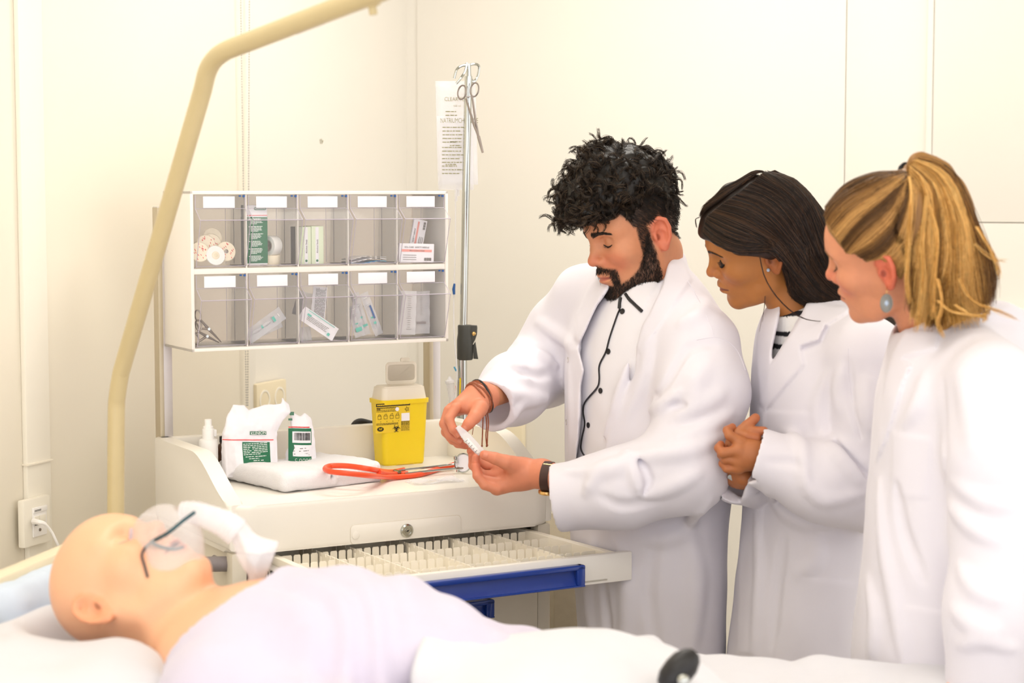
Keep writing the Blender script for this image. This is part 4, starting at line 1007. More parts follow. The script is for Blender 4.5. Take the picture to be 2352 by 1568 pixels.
# label on the front
def fy(z): return -(.030 + .004 * (z / zt_)) - .0004
lx = lambda px: CF.hit(px, 960, 1, .34)[0] - sx0
lz = lambda py: CF.hit(917, py, 1, .34)[2] - ZS
def flat(nm, mat_, items, parent=t, d=0):
    m = MB()
    for px0, py0, px1, py1 in items:
        z0, z1 = lz(py1), lz(py0); m.boxr((lx(px0), fy((z0 + z1) / 2) - d - .0004, z0), (lx(px1), fy((z0 + z1) / 2) - d + .0008, z1))
    return m.build(nm, mat_, parent)
lab = MB(); G = np.array([[(lx(px), fy(lz(py)) , lz(py)) for px in (864, 943)] for py in (992, 923)]); lab.sheet(G, .0008); lab.build('label', 'yellowp', t)
flat('header_bar', 'ink', [(864, 924.5, 942, 931.5)], d=.0006)
rr = random.Random(2); q = []
for y in (933.5, 935.5, 939.5, 942.5, 970, 972.5):
    x = 865
    while x < 915: l = rr.uniform(2, 7); q.append((x, y, min(915, x + l), y + 1)); x += l + 1
for y in (968, 970, 972, 974, 976, 979, 982, 985, 988):
    x = 922; 
    while x < 941: l = rr.uniform(2, 6); q.append((x, y, min(941, x + l), y + .9)); x += l + 1
flat('print_lines', 'ink', q, d=.0006)
q = []; x = 866
while x < 940: l = rr.uniform(2, 5); q.append((x, 926.5, min(940, x + l), 929)); x += l + .8
flat('header_print', 'yellowp', q, d=.0016)
m = MB()
tx = lambda b, px, py, s_, a='CENTER': m.text(b, s_, (lx(px), fy(lz(py)) - .0012, lz(py)), XZ, align=a)
tx('0,8L', 866, 937, .0052, 'LEFT'); m.build('volume_text', 'ink', t)
flat('white_square', 'paper', [(922.5, 949, 941, 967)], d=.0008)
m = MB(); m.lathe([(.0045, 0), (.0045, .0006)], (lx(912.5), fy(lz(939)) - .0006, lz(939)), R=Rx(90), n=16); m.build('white_dot', 'paper', t)
# four-step pictograms
m = MB()
for i, px in enumerate((872, 886, 900, 913)):
    o = np.array([lx(px), fy(lz(956)) - .0012, lz(956)]); s_ = .0038
    for (a, b) in (((-1, -1), (1, -1)), ((1, -1), (1.1, .8)), ((1.1, .8), (-1.1, .8)), ((-1.1, .8), (-1, -1)), ((-.7, .8), (-.5, 1.6)), ((-.5, 1.6), (.6, 1.5 + .3 * i)), ((.6, 1.5 + .3 * i), (.8, .8))): m.tube([o + [a[0] * s_, 0, a[1] * s_], o + [b[0] * s_, 0, b[1] * s_]], .00035, 4)
    m.lathe([(.0008, 0), (.0008, .0005)], (lx(px + 3), fy(lz(966)) - .0006, lz(966)), R=Rx(90), n=6)
for k in range(10):
    a = k * .628; o = np.array([lx(935), fy(lz(940)) - .0012, lz(940)]); m.tube([o + [math.cos(a) * .002, 0, math.sin(a) * .002], o + [math.cos(a) * (.006 if k % 2 else .0045), 0, math.sin(a) * (.006 if k % 2 else .0045)]], .0004, 4)
m.build('pictograms', 'ink', t)
m = MB(); m.lathe([(.0078, 0), (.0078, .0007)], (lx(874.5), fy(lz(983)) - .0002, lz(983)), R=Rx(90), n=22, sy=.62, sx=1); m.build('round_mark', 'ink', t)
m = MB(); m.text('NF', .0068, (lx(874.5), fy(lz(983)) - .0016, lz(983)), XZ @ Rz(0)); m.build('mark_text', 'yellow', t)
# biohazard trefoil
m = MB(); o = np.array([lx(911), fy(lz(983)) - .0010, lz(983.5)])
for k in range(3):
    a = math.radians(90 + 120 * k); cpt = o + np.array([math.cos(a) * .0052, 0, math.sin(a) * .0052]); an = np.radians(np.arange(38, 323, 15)) + a
    m.tube(np.stack([cpt[0] + np.cos(an) * .0046, 0 * an + o[1], cpt[2] + np.sin(an) * .0046], 1), np.concatenate([np.linspace(.0003, .0013, 9), np.linspace(.0013, .0003, len(an) - 9)]), 5)
    m.tube([o + np.array([math.cos(a + math.pi) * .0012, 0, math.sin(a + math.pi) * .0012]), o + np.array([math.cos(a + math.pi) * .0052, 0, math.sin(a + math.pi) * .0052])], .0006, 4)
an = np.arange(18) * 2 * math.pi / 18; m.tube(np.stack([o[0] + np.cos(an) * .0042, 0 * an + o[1], o[2] + np.sin(an) * .0042], 1), .0005, 4, closed=True)
m.build('hazard_symbol', 'ink', t)
# ================================================================== PEOPLE KIT
MT['skin_m'] = mt('skin_warm', rgb(222, 160, 128), .5, nz=(90, .035), bump=(420, .12, .0007), sss=.12, attr='Col')
MT['skin_d'] = mt('skin_brown', rgb(190, 130, 84), .48, nz=(90, .03), bump=(420, .1, .0006), sss=.1, attr='Col')
MT['skin_l'] = mt('skin_fair', rgb(240, 180, 150), .5, nz=(90, .03), bump=(420, .1, .0006), sss=.14, attr='Col')
MT['vinyl'] = mt('mannequin_vinyl', rgb(252, 208, 170), .42, nz=(30, .015), sss=.1, attr='Col')
MT['hair_m'] = mt('hair_black', (0, 0, 0), .38, nz=(120, .1), attr='Col', spec=.35)
MT['hair_d'] = mt('hair_dark_brown', (0, 0, 0), .36, nz=(120, .1), attr='Col', spec=.4)
MT['hair_b'] = mt('hair_blonde', (0, 0, 0), .4, nz=(120, .1), attr='Col', spec=.4)
MT['sweater'] = mt('striped_knit', (1, 1, 1), .85, nz=(60, .02), bump=(500, .3, .001), attr='Col')
MT['lash'] = mt('lash_dark', rgb(34, 24, 20), .6, nz=(20, .02))
MT['eye'] = mt('eye_dark', rgb(40, 26, 20), .15, nz=(20, .02))
def head_axes(al, be, ro):
    a, b, r = map(math.radians, (al, be, ro))
    F = np.array([-math.cos(a) * math.cos(b), -math.sin(a) * math.cos(b), -math.sin(b)]); L = np.array([math.sin(a), -math.cos(a), 0.]); U = np.cross(F, L)
    return F, L * math.cos(r) - U * math.sin(r), U * math.cos(r) + L * math.sin(r)
class Head:
    def __init__(s, ear, axes, sc=1., female=False, ear_y=.074, side=1, jaw=1., nose=1.):
        s.F, s.L, s.U = axes; s.R = np.stack([s.F, s.L, s.U], 1).astype(np.float32); s.s = sc; s.fem = female; s.jaw = jaw; s.nose = nose
        s.o = np.asarray(ear, float) - s.L * ear_y * sc * side
    def loc(s, Q): return ((Q - s.o.astype(np.float32)) @ s.R) / s.s
    def w(s, p): return s.o + s.R.astype(float) @ (np.array(p, float) * s.s)
    def wv(s, p): return (np.asarray(p, float) * s.s) @ s.R.astype(float).T + s.o
    def fn(s, Q): return s.local(s.loc(Q)) * s.s
    def skull(s, q):
        return sm(ell(q, (-.002, 0, .046), (.095, .0755, .083)), ell(q, (.044, 0, .04), (.052, .060, .058)), .03)
    def local(s, q):
        f = s.fem; qa = q.copy(); qa[:, 1] = np.abs(q[:, 1])
        d = s.skull(q)
        d = sm(d, ell(qa, (.046, 0, -.026), (.046, .054 if f else .057, .072)), .03)
        ja = .045 if f else .05
        d = sm(d, chain(qa, [(.0, ja, -.028), (.010, ja, -.060 * s.jaw), (.045, .034, -.080), (.080, .010, -.089)], [.022, .019, .017, .015]), .03)
        d = sm(d, ell(qa, (.082, 0, -.087), (.017, .019 if f else .022, .015)), .018)
        d = sm(d, ell(qa, (.060, .043, -.008), (.026, .022, .020)), .025)
        d = sm(d, cap(qa, (.088, .010, .038), (.068, .050, .040), .0075 if f else .0095), .018)
        d = sx(d, -ell(qa, (.098, .031, .021), (.018, .019, .012)), .016)          # sockets
        d = sm(d, ell(qa, (.0725, .031, .0195), (.0135, .0145, .0125)), .004)       # lids
        d = sx(d, -chain(qa, [(.086, .019, .0285), (.0885, .031, .0315), (.0825, .046, .0275)], [.0011, .0013, .0008]), .005)
        n = s.nose
        d = sm(d, cap(q, (.089, 0, .030), (.089 + .021 * n, 0, -.006), .0062, .0085), .014)
        d = sm(d, ell(q, (.090 + .021 * n, 0, -.0115), (.0105, .0098, .0095)), .008)
        d = sm(d, ell(qa, (.098, .0125, -.016), (.0115, .0068, .0078)), .006)
        d = sx(d, -ell(qa, (.105, .0075, -.0235), (.006, .0035, .0035)), .003)
        d = sm(d, ell(qa, (.078, 0, -.048), (.026, .030, .028)), .02)
        d = sm(d, chain(qa, [(.1045, .0, -.0435), (.103, .008, -.0425), (.093, .022, -.049)], [.0056, .0054, .0025]), .006)
        d = sm(d, chain(qa, [(.1025, 0, -.0562), (.101, .008, -.0557), (.0925, .021, -.0505)], [.0068, .0062, .0025]), .006)
        d = sx(d, -chain(qa, [(.1095, 0, -.0500), (.104, .012, -.0497), (.094, .026, -.0505)], [.0016, .0016, .0012]), .0045)
        d = sx(d, -ell(qa, (.108, 0, -.0695), (.009, .018, .005)), .012)
        # ears
        d = sm(d, s.ear(qa), .006)
        return d
    def ear(s, qa):
        c = np.array([-.008, .0770, .004]); t = math.radians(22)
        ex = np.array([-math.cos(t), math.sin(t), 0]) ; ez = np.array([-.18, 0, .98]); ez = nrm(ez - ex * ez.dot(ex)); ey = np.cross(ex, ez)
        R = np.stack([ex, ey, ez], 1)
        q = (qa - A3(*c)) @ R.astype(np.float32)
        d = ell(q, (.003, -.001, 0), (.0175, .0046, .030))
        ring = [(-.012, .001, .012), (-.006, .002, .026), (.006, .003, .031), (.017, .004, .024), (.0205, .004, .008), (.017, .004, -.010), (.009, .003, -.022)]
        d = sm(d, chain(q, ring, [.0034, .0042, .0046, .0048, .0046, .0042, .0038]), .003)
        d = sx(d, -ell(q, (.001, .0048, -.002), (.0098, .0085, .0125)), .003)
        d = sx(d, -ell(q, (.006, .0062, .016), (.0085, .0065, .009)), .003)
        d = sm(d, ell(q, (.001, .001, -.027), (.0078, .0046, .0085)), .006)
        d = sm(d, ell(q, (-.0105, .002, -.004), (.0045, .004, .0065)), .004)
        return sm(d, ell(q, (-.005, -.011, 0), (.013, .008, .022)), .006)
    def tone(s, V, base, lip, blush, ear):
        q = s.loc(V.astype(np.float32)); qa = q.copy(); qa[:, 1] = np.abs(q[:, 1]); c = np.tile(np.array(base), (len(V), 1))
        mix = lambda m, col: c * (1 - m[:, None]) + np.array(col) * m[:, None]
        c = mix(.55 * np.clip(1 - ell(qa, (.085, .038, -.020), (.02, .022, .018)) / .02, 0, 1) ** 2, blush)
        c = mix(.55 * np.clip(1 - ell(qa, (.112, 0, -.012), (.01, .012, .01)) / .012, 0, 1), blush)
        c = mix(.75 * np.clip(1 - s.ear(qa) / .005, 0, 1), ear)
        lipd = np.minimum(chain(qa, [(.1035, .0, -.0440), (.102, .008, -.0435), (.093, .022, -.0495)], [.0052, .0050, .0022]), chain(qa, [(.1015, 0, -.0555), (.100, .008, -.055), (.0925, .021, -.0505)], [.0062, .0056, .0022]))
        c = mix(sstep(-lipd, -.0022, .0004) * .9, lip)
        c = mix(.75 * np.clip(1 - np.abs(chain(qa, [(.1095, 0, -.0500), (.104, .012, -.0497), (.094, .026, -.0505)], [.0005, .0005, .0005])) / .0022, 0, 1), np.array(lip) * .35)
        c = mix(.8 * np.clip(1 - ell(qa, (.105, .0075, -.0245), (.005, .003, .003)) / .002, 0, 1), np.array(base) * .25)
        c = mix(.7 * np.clip(1 - ell(qa, (-.002, .074, .000), (.004, .006, .005)) / .003, 0, 1), np.array(ear) * .35)
        return c
    def face_x(s, y, z, x0=.125, x1=.03, n=160):
        y = np.asarray(y, float).ravel(); z = np.asarray(z, float).ravel(); xs = np.linspace(x0, x1, n); q = np.stack([np.tile(xs, (len(y), 1)), np.repeat(y[:, None], n, 1), np.repeat(z[:, None], n, 1)], -1)
        v = s.local(q.reshape(-1, 3).astype(np.float32)).reshape(len(y), n); return xs[np.argmax(v < 0, axis=1)]
    def lash(s, parent, ey=.031, open_=.0015, n=40, L_=.0055, r=.00115):
        # lash line of both eyes (looking down), lying on the lids, with the parted eye below
        for sg in (1, -1):
            u = np.linspace(-1, 1, 14); y = sg * ey + .0135 * u; z = .0195 - .0035 - .0045 * (1 - u * u) - .0012 * (u * sg > 0) * u * u; x = s.face_x(y, z) + .0006
            pts = np.stack([x, y, z], 1); m = MB(); m.tube(s.wv(pts), np.array([.0004] + [r] * 12 + [.0004]) * s.s, 6)
            rr = random.Random(3)
            for k in range(n):
                i = rr.uniform(1, 12.5); a = int(i); p = pts[a] + (pts[min(13, a + 1)] - pts[a]) * (i - a); sd = (p[1] - sg * ey)
                q = p + np.array([L_ * .75, sd * .30, -L_ * .45]); e = q + np.array([L_ * .35, sd * .15, L_ * .12]); m.tube(s.wv([p, q, e]), [.00034, .00026, .0001], 3, cap=False)
            m.build('eyelash', 'lash', parent, world=True)
            w_ = np.sin(np.linspace(0, math.pi, 14)); y2, z2 = y, z - .0006 - open_ * w_; lo = np.stack([s.face_x(y2, z2) + .0007, y2, z2], 1)
            m = MB(); m.sheet(np.stack([s.wv(pts + [.0004, 0, 0]), s.wv(lo)]), .0005); m.build('eye', 'eye', parent, world=True)
    def brow(s, parent, mat, col, n=150, thick=1., seed=1):
        for sg in (1, -1):
            rr = np.random.RandomState(seed); u = rr.rand(n); v = rr.uniform(-1, 1, n)
            y = .011 + .038 * u; z = .0375 + .0065 * np.sin(u * 2.3) - .004 * u + v * .0036 * (1 - .6 * u) * thick; L_ = .0085
            dy, dz = .55 + .45 * u, .75 - 1.05 * u; nn = np.sqrt(dy ** 2 + dz ** 2); S_ = []
            for t in (0, .5, 1.): yy = y + dy / nn * L_ * t; zz = z + dz / nn * L_ * t * .8; S_.append(np.stack([s.face_x(yy, zz) + .0003 + .0012 * math.sin(t * 2.2), sg * yy, zz], 1))
            W = np.stack(S_, 1); strands('eyebrow', s.wv(W.reshape(-1, 3)).reshape(W.shape), .00055, mat, parent, col, 3, seed=seed)
def strands(name, W, r, mat, parent, cols, sides=3, seed=0, taper=.35, lengthwise=None, clump=0):
    # W (n,k,3) polylines -> one mesh of thin tubes
    W = np.asarray(W, float); n, k, _ = W.shape
    T = np.gradient(W, axis=1); T /= np.maximum(1e-9, np.linalg.norm(T, axis=2))[..., None]
    ref = np.where(np.abs(T[..., 2:3]) < .9, np.array([0, 0, 1.]), np.array([1., 0, 0])); N = np.cross(T, ref); N /= np.maximum(1e-9, np.linalg.norm(N, axis=2))[..., None]; B = np.cross(T, N)
    rr = np.random.RandomState(seed); rad = (r * (1 - (1 - taper) * np.linspace(0, 1, k) ** 2))[None, :, None] * rr.uniform(.75, 1.25, (n, 1, 1))
    an = np.arange(sides) * 2 * math.pi / sides
    V = W[:, :, None, :] + rad[..., None] * (np.cos(an)[:, None] * N[:, :, None, :] + np.sin(an)[:, None] * B[:, :, None, :])
    i = np.arange(n)[:, None, None] * k * sides + np.arange(k - 1)[None, :, None] * sides; j = np.arange(sides); j2 = (j + 1) % sides
    F = np.stack([i + j, i + j2, i + sides + j2, i + sides + j], -1).reshape(-1, 4)
    cols = np.array(cols); ci = rr.randint(0, len(cols), n)
    if clump: v_ = VNO((W[:, k // 2] * [1, 1, .35]).astype(np.float32), clump) * .9 + .5 + rr.normal(0, .13, n); ci = np.clip((v_ * len(cols)).astype(int), 0, len(cols) - 1)
    c = cols[ci] * rr.uniform(.8, 1.2, (n, 1)); c = np.repeat(c, k * sides, 0)
    if lengthwise is not None:
        u = np.tile(np.repeat(np.linspace(0, 1, k), sides), n); c = c * lengthwise(u)[:, None]
    o = np_mesh(name, V.reshape(-1, 3), F, mat, parent, True, c); return o
def guides_to_strands(guides, n, jit, seed, k=14, clump=0, wave=0, bias=None):
    # guides: list of (m,3) arrays; interpolate across them to get n strands
    G = [np.asarray(g, float) for g in guides]; R_ = []
    for g in G:
        c = cr(g, 10); L_ = np.concatenate([[0], np.cumsum(np.linalg.norm(np.diff(c, axis=0), axis=1))]); u = np.linspace(0, L_[-1], k); R_.append(np.stack([np.interp(u, L_, c[:, a]) for a in range(3)], 1))
    R_ = np.array(R_); rr = np.random.RandomState(seed); m = len(R_); W = []
    s_ = rr.uniform(0, m - 1, n)
    if clump: cs = rr.uniform(0, m - 1, clump); near = cs[np.argmin(np.abs(s_[:, None] - cs[None]), 1)]; s_ = s_ * .45 + near * .55 if 0 else s_
    lo = np.clip(s_.astype(int), 0, m - 2); f = (s_ - lo)[:, None, None]; W = R_[lo] * (1 - f) + R_[lo + 1] * f
    u = np.linspace(0, 1, k)[None, :, None]
    off = rr.normal(0, 1, (n, 1, 3)) * jit * (.35 + .65 * u)
    W = W + off
    if wave: ph = rr.uniform(0, 6.28, (n, 1, 1)); W = W + wave * u * np.sin(u * rr.uniform(5, 11, (n, 1, 1)) + ph) * rr.normal(0, 1, (n, 1, 3))
    cut = rr.uniform(.86, 1.0, n)
    for i in range(n):
        x = np.linspace(0, 1, k); W[i] = np.stack([np.interp(x * cut[i], x, W[i][:, a]) for a in range(3)], 1)
    return W
def merge(parts):
    V, F, C = [], [], []; b = 0
    for v, f, c in parts: V.append(v); F.append(f + b); C.append(c); b += len(v)
    return np.concatenate(V), np.concatenate(F), np.concatenate(C)
class Torso:
    # stacked ellipse sections: z, centre x/y, half lateral, half depth ; facing angle a
    def __init__(s, a, rows):
        a = math.radians(a); s.Fv = np.array([-math.cos(a), -math.sin(a), 0.]); s.Lv = np.array([math.sin(a), -math.cos(a), 0.]); rows = sorted(rows); s.z = np.array([r[0] for r in rows])
        zz = np.linspace(s.z[0], s.z[-1], 160)
        def sp_(v):
            w_ = np.interp(zz, s.z, v)
            for _ in range(12): w_ = np.concatenate([[w_[0]], (w_[:-2] + 2 * w_[1:-1] + w_[2:]) / 4, [w_[-1]]])
            return w_
        s.zz = zz; s.c = [sp_([r[i] for r in rows]) for i in (1, 2, 3, 4)]
    def lf(s, Q):
        x = np.interp(Q[:, 2], s.zz, s.c[0]); y = np.interp(Q[:, 2], s.zz, s.c[1]); dx, dy = Q[:, 0] - x, Q[:, 1] - y
        return dx * s.Lv[0] + dy * s.Lv[1], dx * s.Fv[0] + dy * s.Fv[1]
    def fn(s, Q, inset=0):
        l, f = s.lf(Q); w_ = np.interp(Q[:, 2], s.zz, s.c[2]) - inset; d_ = np.interp(Q[:, 2], s.zz, s.c[3]) - inset
        r = np.sqrt((l / w_) ** 2 + (f / d_) ** 2); g = np.sqrt((l / w_ ** 2) ** 2 + (f / d_ ** 2) ** 2); d = r * (r - 1) / np.maximum(g, 1e-5)
        return np.maximum(d, np.maximum(s.z[0] - Q[:, 2], Q[:, 2] - s.z[-1])).astype(np.float32)
def pix(Q):
    p = Q - CAMP.astype(np.float32); c, s_ = math.cos(PITCH), math.sin(PITCH); f = p[:, 1] * c - p[:, 2] * s_; u = p[:, 1] * s_ + p[:, 2] * c
    return CX + FPX * p[:, 0] / f, CY - FPX * u / f, f
def surf_sheet(fn, G, y0, y1, off, t):
    # G: grid of pixel points laid on a surface
    A_ = np.array([[march(fn, px, py, y0, y1) for px, py in row] for row in G]); return A_
def surf_line(fn, pts, y0, y1, off=.001, n=6):
    c = cr(pts, n); o = []
    for px, py in c:
        p = march(fn, px, py, y0, y1); o.append(p + sdfn(fn, p) * off)
    o = np.array(o); o[1:-1] = (o[:-2] + 2 * o[1:-1] + o[2:]) / 4; return o
def fold_set(base, folds, y0, y1):
    # folds: (pixel polyline, radius, height): soft ridges (height>0) or creases (<0) laid on the base surface
    out = []
    for pts, r, h in folds:
        w_ = []
        for px, py in cr(pts, 3):
            p = march(base, px, py, y0, y1)
            if abs(float(base(p[None].astype(np.float32))[0])) > .004: continue
            w_.append(p + sdfn(base, p) * ((h * 1.5 - r) if h > 0 else (r + h * 1.4)))
        if len(w_) > 2: out.append((np.array(w_), r, h))
    return out
def apply_folds(Q, d, fs, k=.015):
    near = np.where(np.abs(d) < .05)[0]
    if len(near) == 0: return d
    q = Q[near]; dd = d[near]
    for w_, r, h in fs:
        lo, hi = w_.min(0) - .06, w_.max(0) + .06; m = np.where(((q > lo) & (q < hi)).all(1))[0]
        if len(m) == 0: continue
        n = len(w_); tp = np.sin(np.linspace(.12, math.pi - .12, n)) ** .6
        e = chain(q[m], list(w_), [max(.0015, r * a) if h > 0 else r * (.4 + .6 * a) for a in tp])
        dd[m] = sm(dd[m], e, k) if h > 0 else sx(dd[m], -e, k * .6)
    d = d.copy(); d[near] = dd; return d
def hand_fn(J, palm, k=.006, palmk=.014):
    # J: list of (points, radii) finger chains ; palm: list of (a,b,ra,rb)
    def fn(Q):
        d = None
        for a, b, ra, rb in palm:
            e = cap(Q, a, b, ra, rb); d = e if d is None else sm(d, e, palmk)
        fd = None
        for pts, rs in J:
            e = chain(Q, pts, rs, .003)
            fd = e if fd is None else sm(fd, e, .0022)
        return sm(d, fd, k)
    return fn
def nail(parent, p, nrmv, dirv, w_, l, mat):
    n = nrm(nrmv); u = nrm(np.asarray(dirv) - n * np.dot(dirv, n)); v = np.cross(n, u); G = []
    for i in np.linspace(-1, 1, 7):
        G.append([p + u * l * j * (1 - .15 * i * i) + v * w_ * i + n * (.0014 * (1 - i * i)) for j in np.linspace(-.5, .5, 5)])
    m = MB(); m.sheet(np.array(G), .0006); return m.build('fingernail', mat, parent, world=True)
# ================================================================== MAN IN OPEN COAT
Q_ = lambda x, y, Y: tuple(P(x, y, Y))
FINE = 1.0
def man():
    root = thing('person', 'bearded man with curly black hair in an open white coat, holding an ampoule', 'person', (.275, 3.74, 0), 0, 'students in white coats')
    Y0 = 3.74
    hd = Head(P(1508, 545, 3.66), head_axes(25, 20, 0), 1.0)
    z = lambda py: 1.55 - (py - 440) / 4300 * Y0
    xc = lambda px: (px - 1176) / 4300 * Y0
    T = Torso(38, [(.50, xc(1500), Y0, .165, .12), (z(1500), xc(1500), Y0, .165, .12), (z(1350), xc(1497), Y0, .175, .125), (z(1200), xc(1488), Y0, .185, .13), (z(1000), xc(1490), Y0, .20, .135), (z(850), xc(1492), Y0, .205, .135), (z(760), xc(1492), Y0 - .0, .19, .125), (z(690), xc(1488), Y0 - .01, .12, .10), (z(645), xc(1482), Y0 - .01, .075, .075)])
    nb = Q_(1496, 672, 3.74); neck_t = tuple(hd.w((-.022, 0, -.045)))
    Sl, Sr = Q_(1610, 792, 3.58), Q_(1352, 690, 3.89)
    El, Er = Q_(1572, 1074, 3.50), Q_(1252, 850, 3.95)
    Wl, Wr = Q_(1268, 1094, 3.56), Q_(1118, 912, 3.70)
    # ---- hands
    Z = lambda zx, zy, Y: tuple(P(980 + zx / 5.226, 860 + zy / 5.226, Y))
    r_f = [([Z(345, 400, 3.630), Z(268, 530, 3.618), Z(318, 655, 3.612), Z(378, 728, 3.612)], [.0105, .0092, .0084, .0070]),
           ([Z(265, 430, 3.650), Z(208, 590, 3.640), Z(285, 735, 3.632), Z(402, 800, 3.628)], [.0105, .0092, .0084, .0072]),
           ([Z(245, 500, 3.672), Z(228, 690, 3.660), Z(310, 790, 3.650), Z(420, 838, 3.643)], [.0100, .0088, .0080, .0070]),
           ([Z(270, 560, 3.690), Z(280, 760, 3.676), Z(370, 838, 3.666), Z(470, 862, 3.658)], [.009, .0076, .0068, .006]),
           ([Z(640, 400, 3.640), Z(575, 510, 3.616), Z(505, 590, 3.606), Z(448, 660, 3.604)], [.0165, .0130, .0110, .0082])]
    r_p = [(Wr, Z(640, 265, 3.690), .0265, .0265), (Z(640, 265, 3.690), Z(400, 375, 3.652), .0265, .0165), (Z(640, 270, 3.690), Z(310, 425, 3.675), .0255, .015), (Z(620, 300, 3.680), Z(600, 430, 3.648), .024, .0185)]
    l_f = [([Z(900, 1120, 3.628), Z(720, 1090, 3.630), Z(575, 1010, 3.632), Z(525, 915, 3.630)], [.0105, .0094, .0086, .0074]),
           ([Z(850, 1215, 3.608), Z(665, 1200, 3.616), Z(555, 1090, 3.616), Z(545, 975, 3.612)], [.0108, .0096, .0088, .0074]),
           ([Z(840, 1300, 3.588), Z(640, 1250, 3.592), Z(585, 1110, 3.590), Z(592, 985, 3.588)], [.0108, .0098, .009, .0076]),
           ([Z(850, 1378, 3.580), Z(695, 1325, 3.573), Z(604, 1215, 3.573), Z(582, 1095, 3.579)], [.010, .0092, .0084, .0072]),
           ([Z(1120, 1110, 3.590), Z(950, 1050, 3.568), Z(820, 1005, 3.562), Z(690, 965, 3.564)], [.0185, .0140, .0116, .0092])]
    l_p = [(Wl, Z(1380, 1190, 3.585), .0265, .0265), (Z(1380, 1190, 3.585), Z(1150, 1195, 3.60), .0265, .027), (Z(1150, 1195, 3.60), Z(880, 1160, 3.618), .026, .016), (Z(1150, 1215, 3.60), Z(845, 1350, 3.592), .026, .0165), (Z(1150, 1140, 3.595), Z(1020, 1085, 3.578), .021, .0165)]
    fr, fl_ = hand_fn(r_f, r_p), hand_fn(l_f, l_p)
    base, lip, bl, er = rgb(206, 140, 103), rgb(180, 88, 80), rgb(206, 116, 87), rgb(214, 113, 86)
    def head_neck(Q): return sm(hd.fn(Q), cap(Q, neck_t, nb, .058, .062), .02)
    def box(fn, pts, pad): a = np.array(pts); return a.min(0) - pad, a.max(0) + pad
    lo, hi = hd.o - .17, hd.o + .16; lo[2] = nb[2] - .03
    Vh, Fh = sdf_mesh(head_neck, lo, hi, .0021 / FINE)
    Ch = hd.tone(Vh, base, lip, bl, er)
    q = hd.loc(Vh.astype(np.float32)); qa = q.copy(); qa[:, 1] = np.abs(q[:, 1])
    beard = beard_mask(q)
    Ch = Ch * (1 - .80 * beard[:, None]) + np.array(rgb(46, 34, 26)) * .80 * beard[:, None]
    scalp = scalp_mask_m(q); Ch = Ch * (1 - .92 * scalp[:, None]) + np.array(rgb(34, 27, 22)) * .92 * scalp[:, None]
    for mx_, my_, mz_ in ((.066, .058, .022), (.072, .054, -.000), (.088, .038, .0)):
        m_ = np.clip(1 - np.linalg.norm(q - A3(mx_, my_, mz_), axis=1) / .0028, 0, 1) * 0
        Ch = Ch * (1 - m_[:, None])
    parts = [(Vh, Fh, Ch)]
    hand_c = np.array(rgb(214, 136, 104))
    for f, J, pl in ((fr, r_f, r_p), (fl_, l_f, l_p)):
        pts = [p for c, _ in J for p in c] + [p for a in pl for p in a[:2]]
        V, F = sdf_mesh(f, *box(f, pts, .03), .0018 / FINE); tips = np.min([np.linalg.norm(V - np.array(c[-1]), axis=1) for c, _ in J], 0); m_ = np.clip(1 - tips / .03, 0, 1)[:, None]
        C = np.tile(hand_c, (len(V), 1)) * (1 - .45 * m_) + np.array(rgb(216, 108, 82)) * .45 * m_; parts.append((V, F, C))
    hipL, hipR = np.array([root.location[0] + .006, Y0, .86]) + T.Lv * .075, np.array([root.location[0] + .006, Y0, .86]) - T.Lv * .075
    core = lambda Q: np.minimum(np.minimum(T.fn(Q, .045), chain(Q, [nb, Sl, El, Wl], [.05, .05, .04, .024], .03)), np.minimum(chain(Q, [nb, Sr, Er, Wr], [.05, .05, .04, .024], .03), np.minimum(chain(Q, [hipL, hipL * [1, 1, 0] + [0, 0, .48], hipL * [1, 1, 0] + [0, 0, .08]], [.075, .05, .035]), chain(Q, [hipR, hipR * [1, 1, 0] + [0, 0, .48], hipR * [1, 1, 0] + [0, 0, .08]], [.075, .05, .035]))))
    V, F = sdf_mesh(core, (-.2, 3.35, .02), (.6, 4.1, 1.5), .012); parts.append((V, F, np.tile(np.array(base), (len(V), 1))))
    Vb, Fb, Cb = merge(parts); np_mesh('body', Vb, Fb, 'skin_m', root, True, Cb, 1)
    hd.lash(root, n=24, L_=.004, r=.0009, open_=.001); hd.brow(root, 'hair_m', [rgb(30, 24, 20), rgb(52, 40, 32)], 260, 1.25)
    nailm = mt('nail_pink', rgb(216, 136, 108), .3, nz=(40, .02))
    for f, J, idx in ((fr, r_f, ((0, (375, 722)), (1, (398, 795)), (4, (458, 645)))), (fl_, l_f, ((4, (706, 965)),))):
        for i, (zx, zy) in idx:
            p = march(f, 980 + zx / 5.226, 860 + zy / 5.226, 3.5, 3.75); n = sdfn(f, p); dv = np.array(J[i][0][-1]) - np.array(J[i][0][-2]); nail(root, p - n * .0004, n, dv, .0042, .0085, nailm)
    # ---- shirt
    def shirt_base(Q): return sm(T.fn(Q, .014), sx(cap(Q, nb, neck_t, .072, .066), (Q @ A3(*hd.U) - float(np.dot(hd.w((.03, 0, -.122)), hd.U))), .006), .03)
    flapR = [(1437, 672), (1476, 716), (1487, 690), (1506, 655), (1518, 628), (1480, 640)]
    def shirt(Q):
        d = shirt_base(Q); X, Yp, f = pix(Q); m_ = polyd(X, Yp, flapR) / 1156
        d = d - .0035 * sstep(-m_, -.0012, .0012) * (f < 3.78)
        return d + .0022 * VNO(Q, (14, 14, 9)) + .0012 * VNO(Q, (40, 40, 22))
    V, F = sdf_mesh(shirt, (.02, 3.5, .62), (.52, 3.95, 1.42), .0036 / FINE); np_mesh('shirt', V, F, 'shirt', root, True, None, 1)
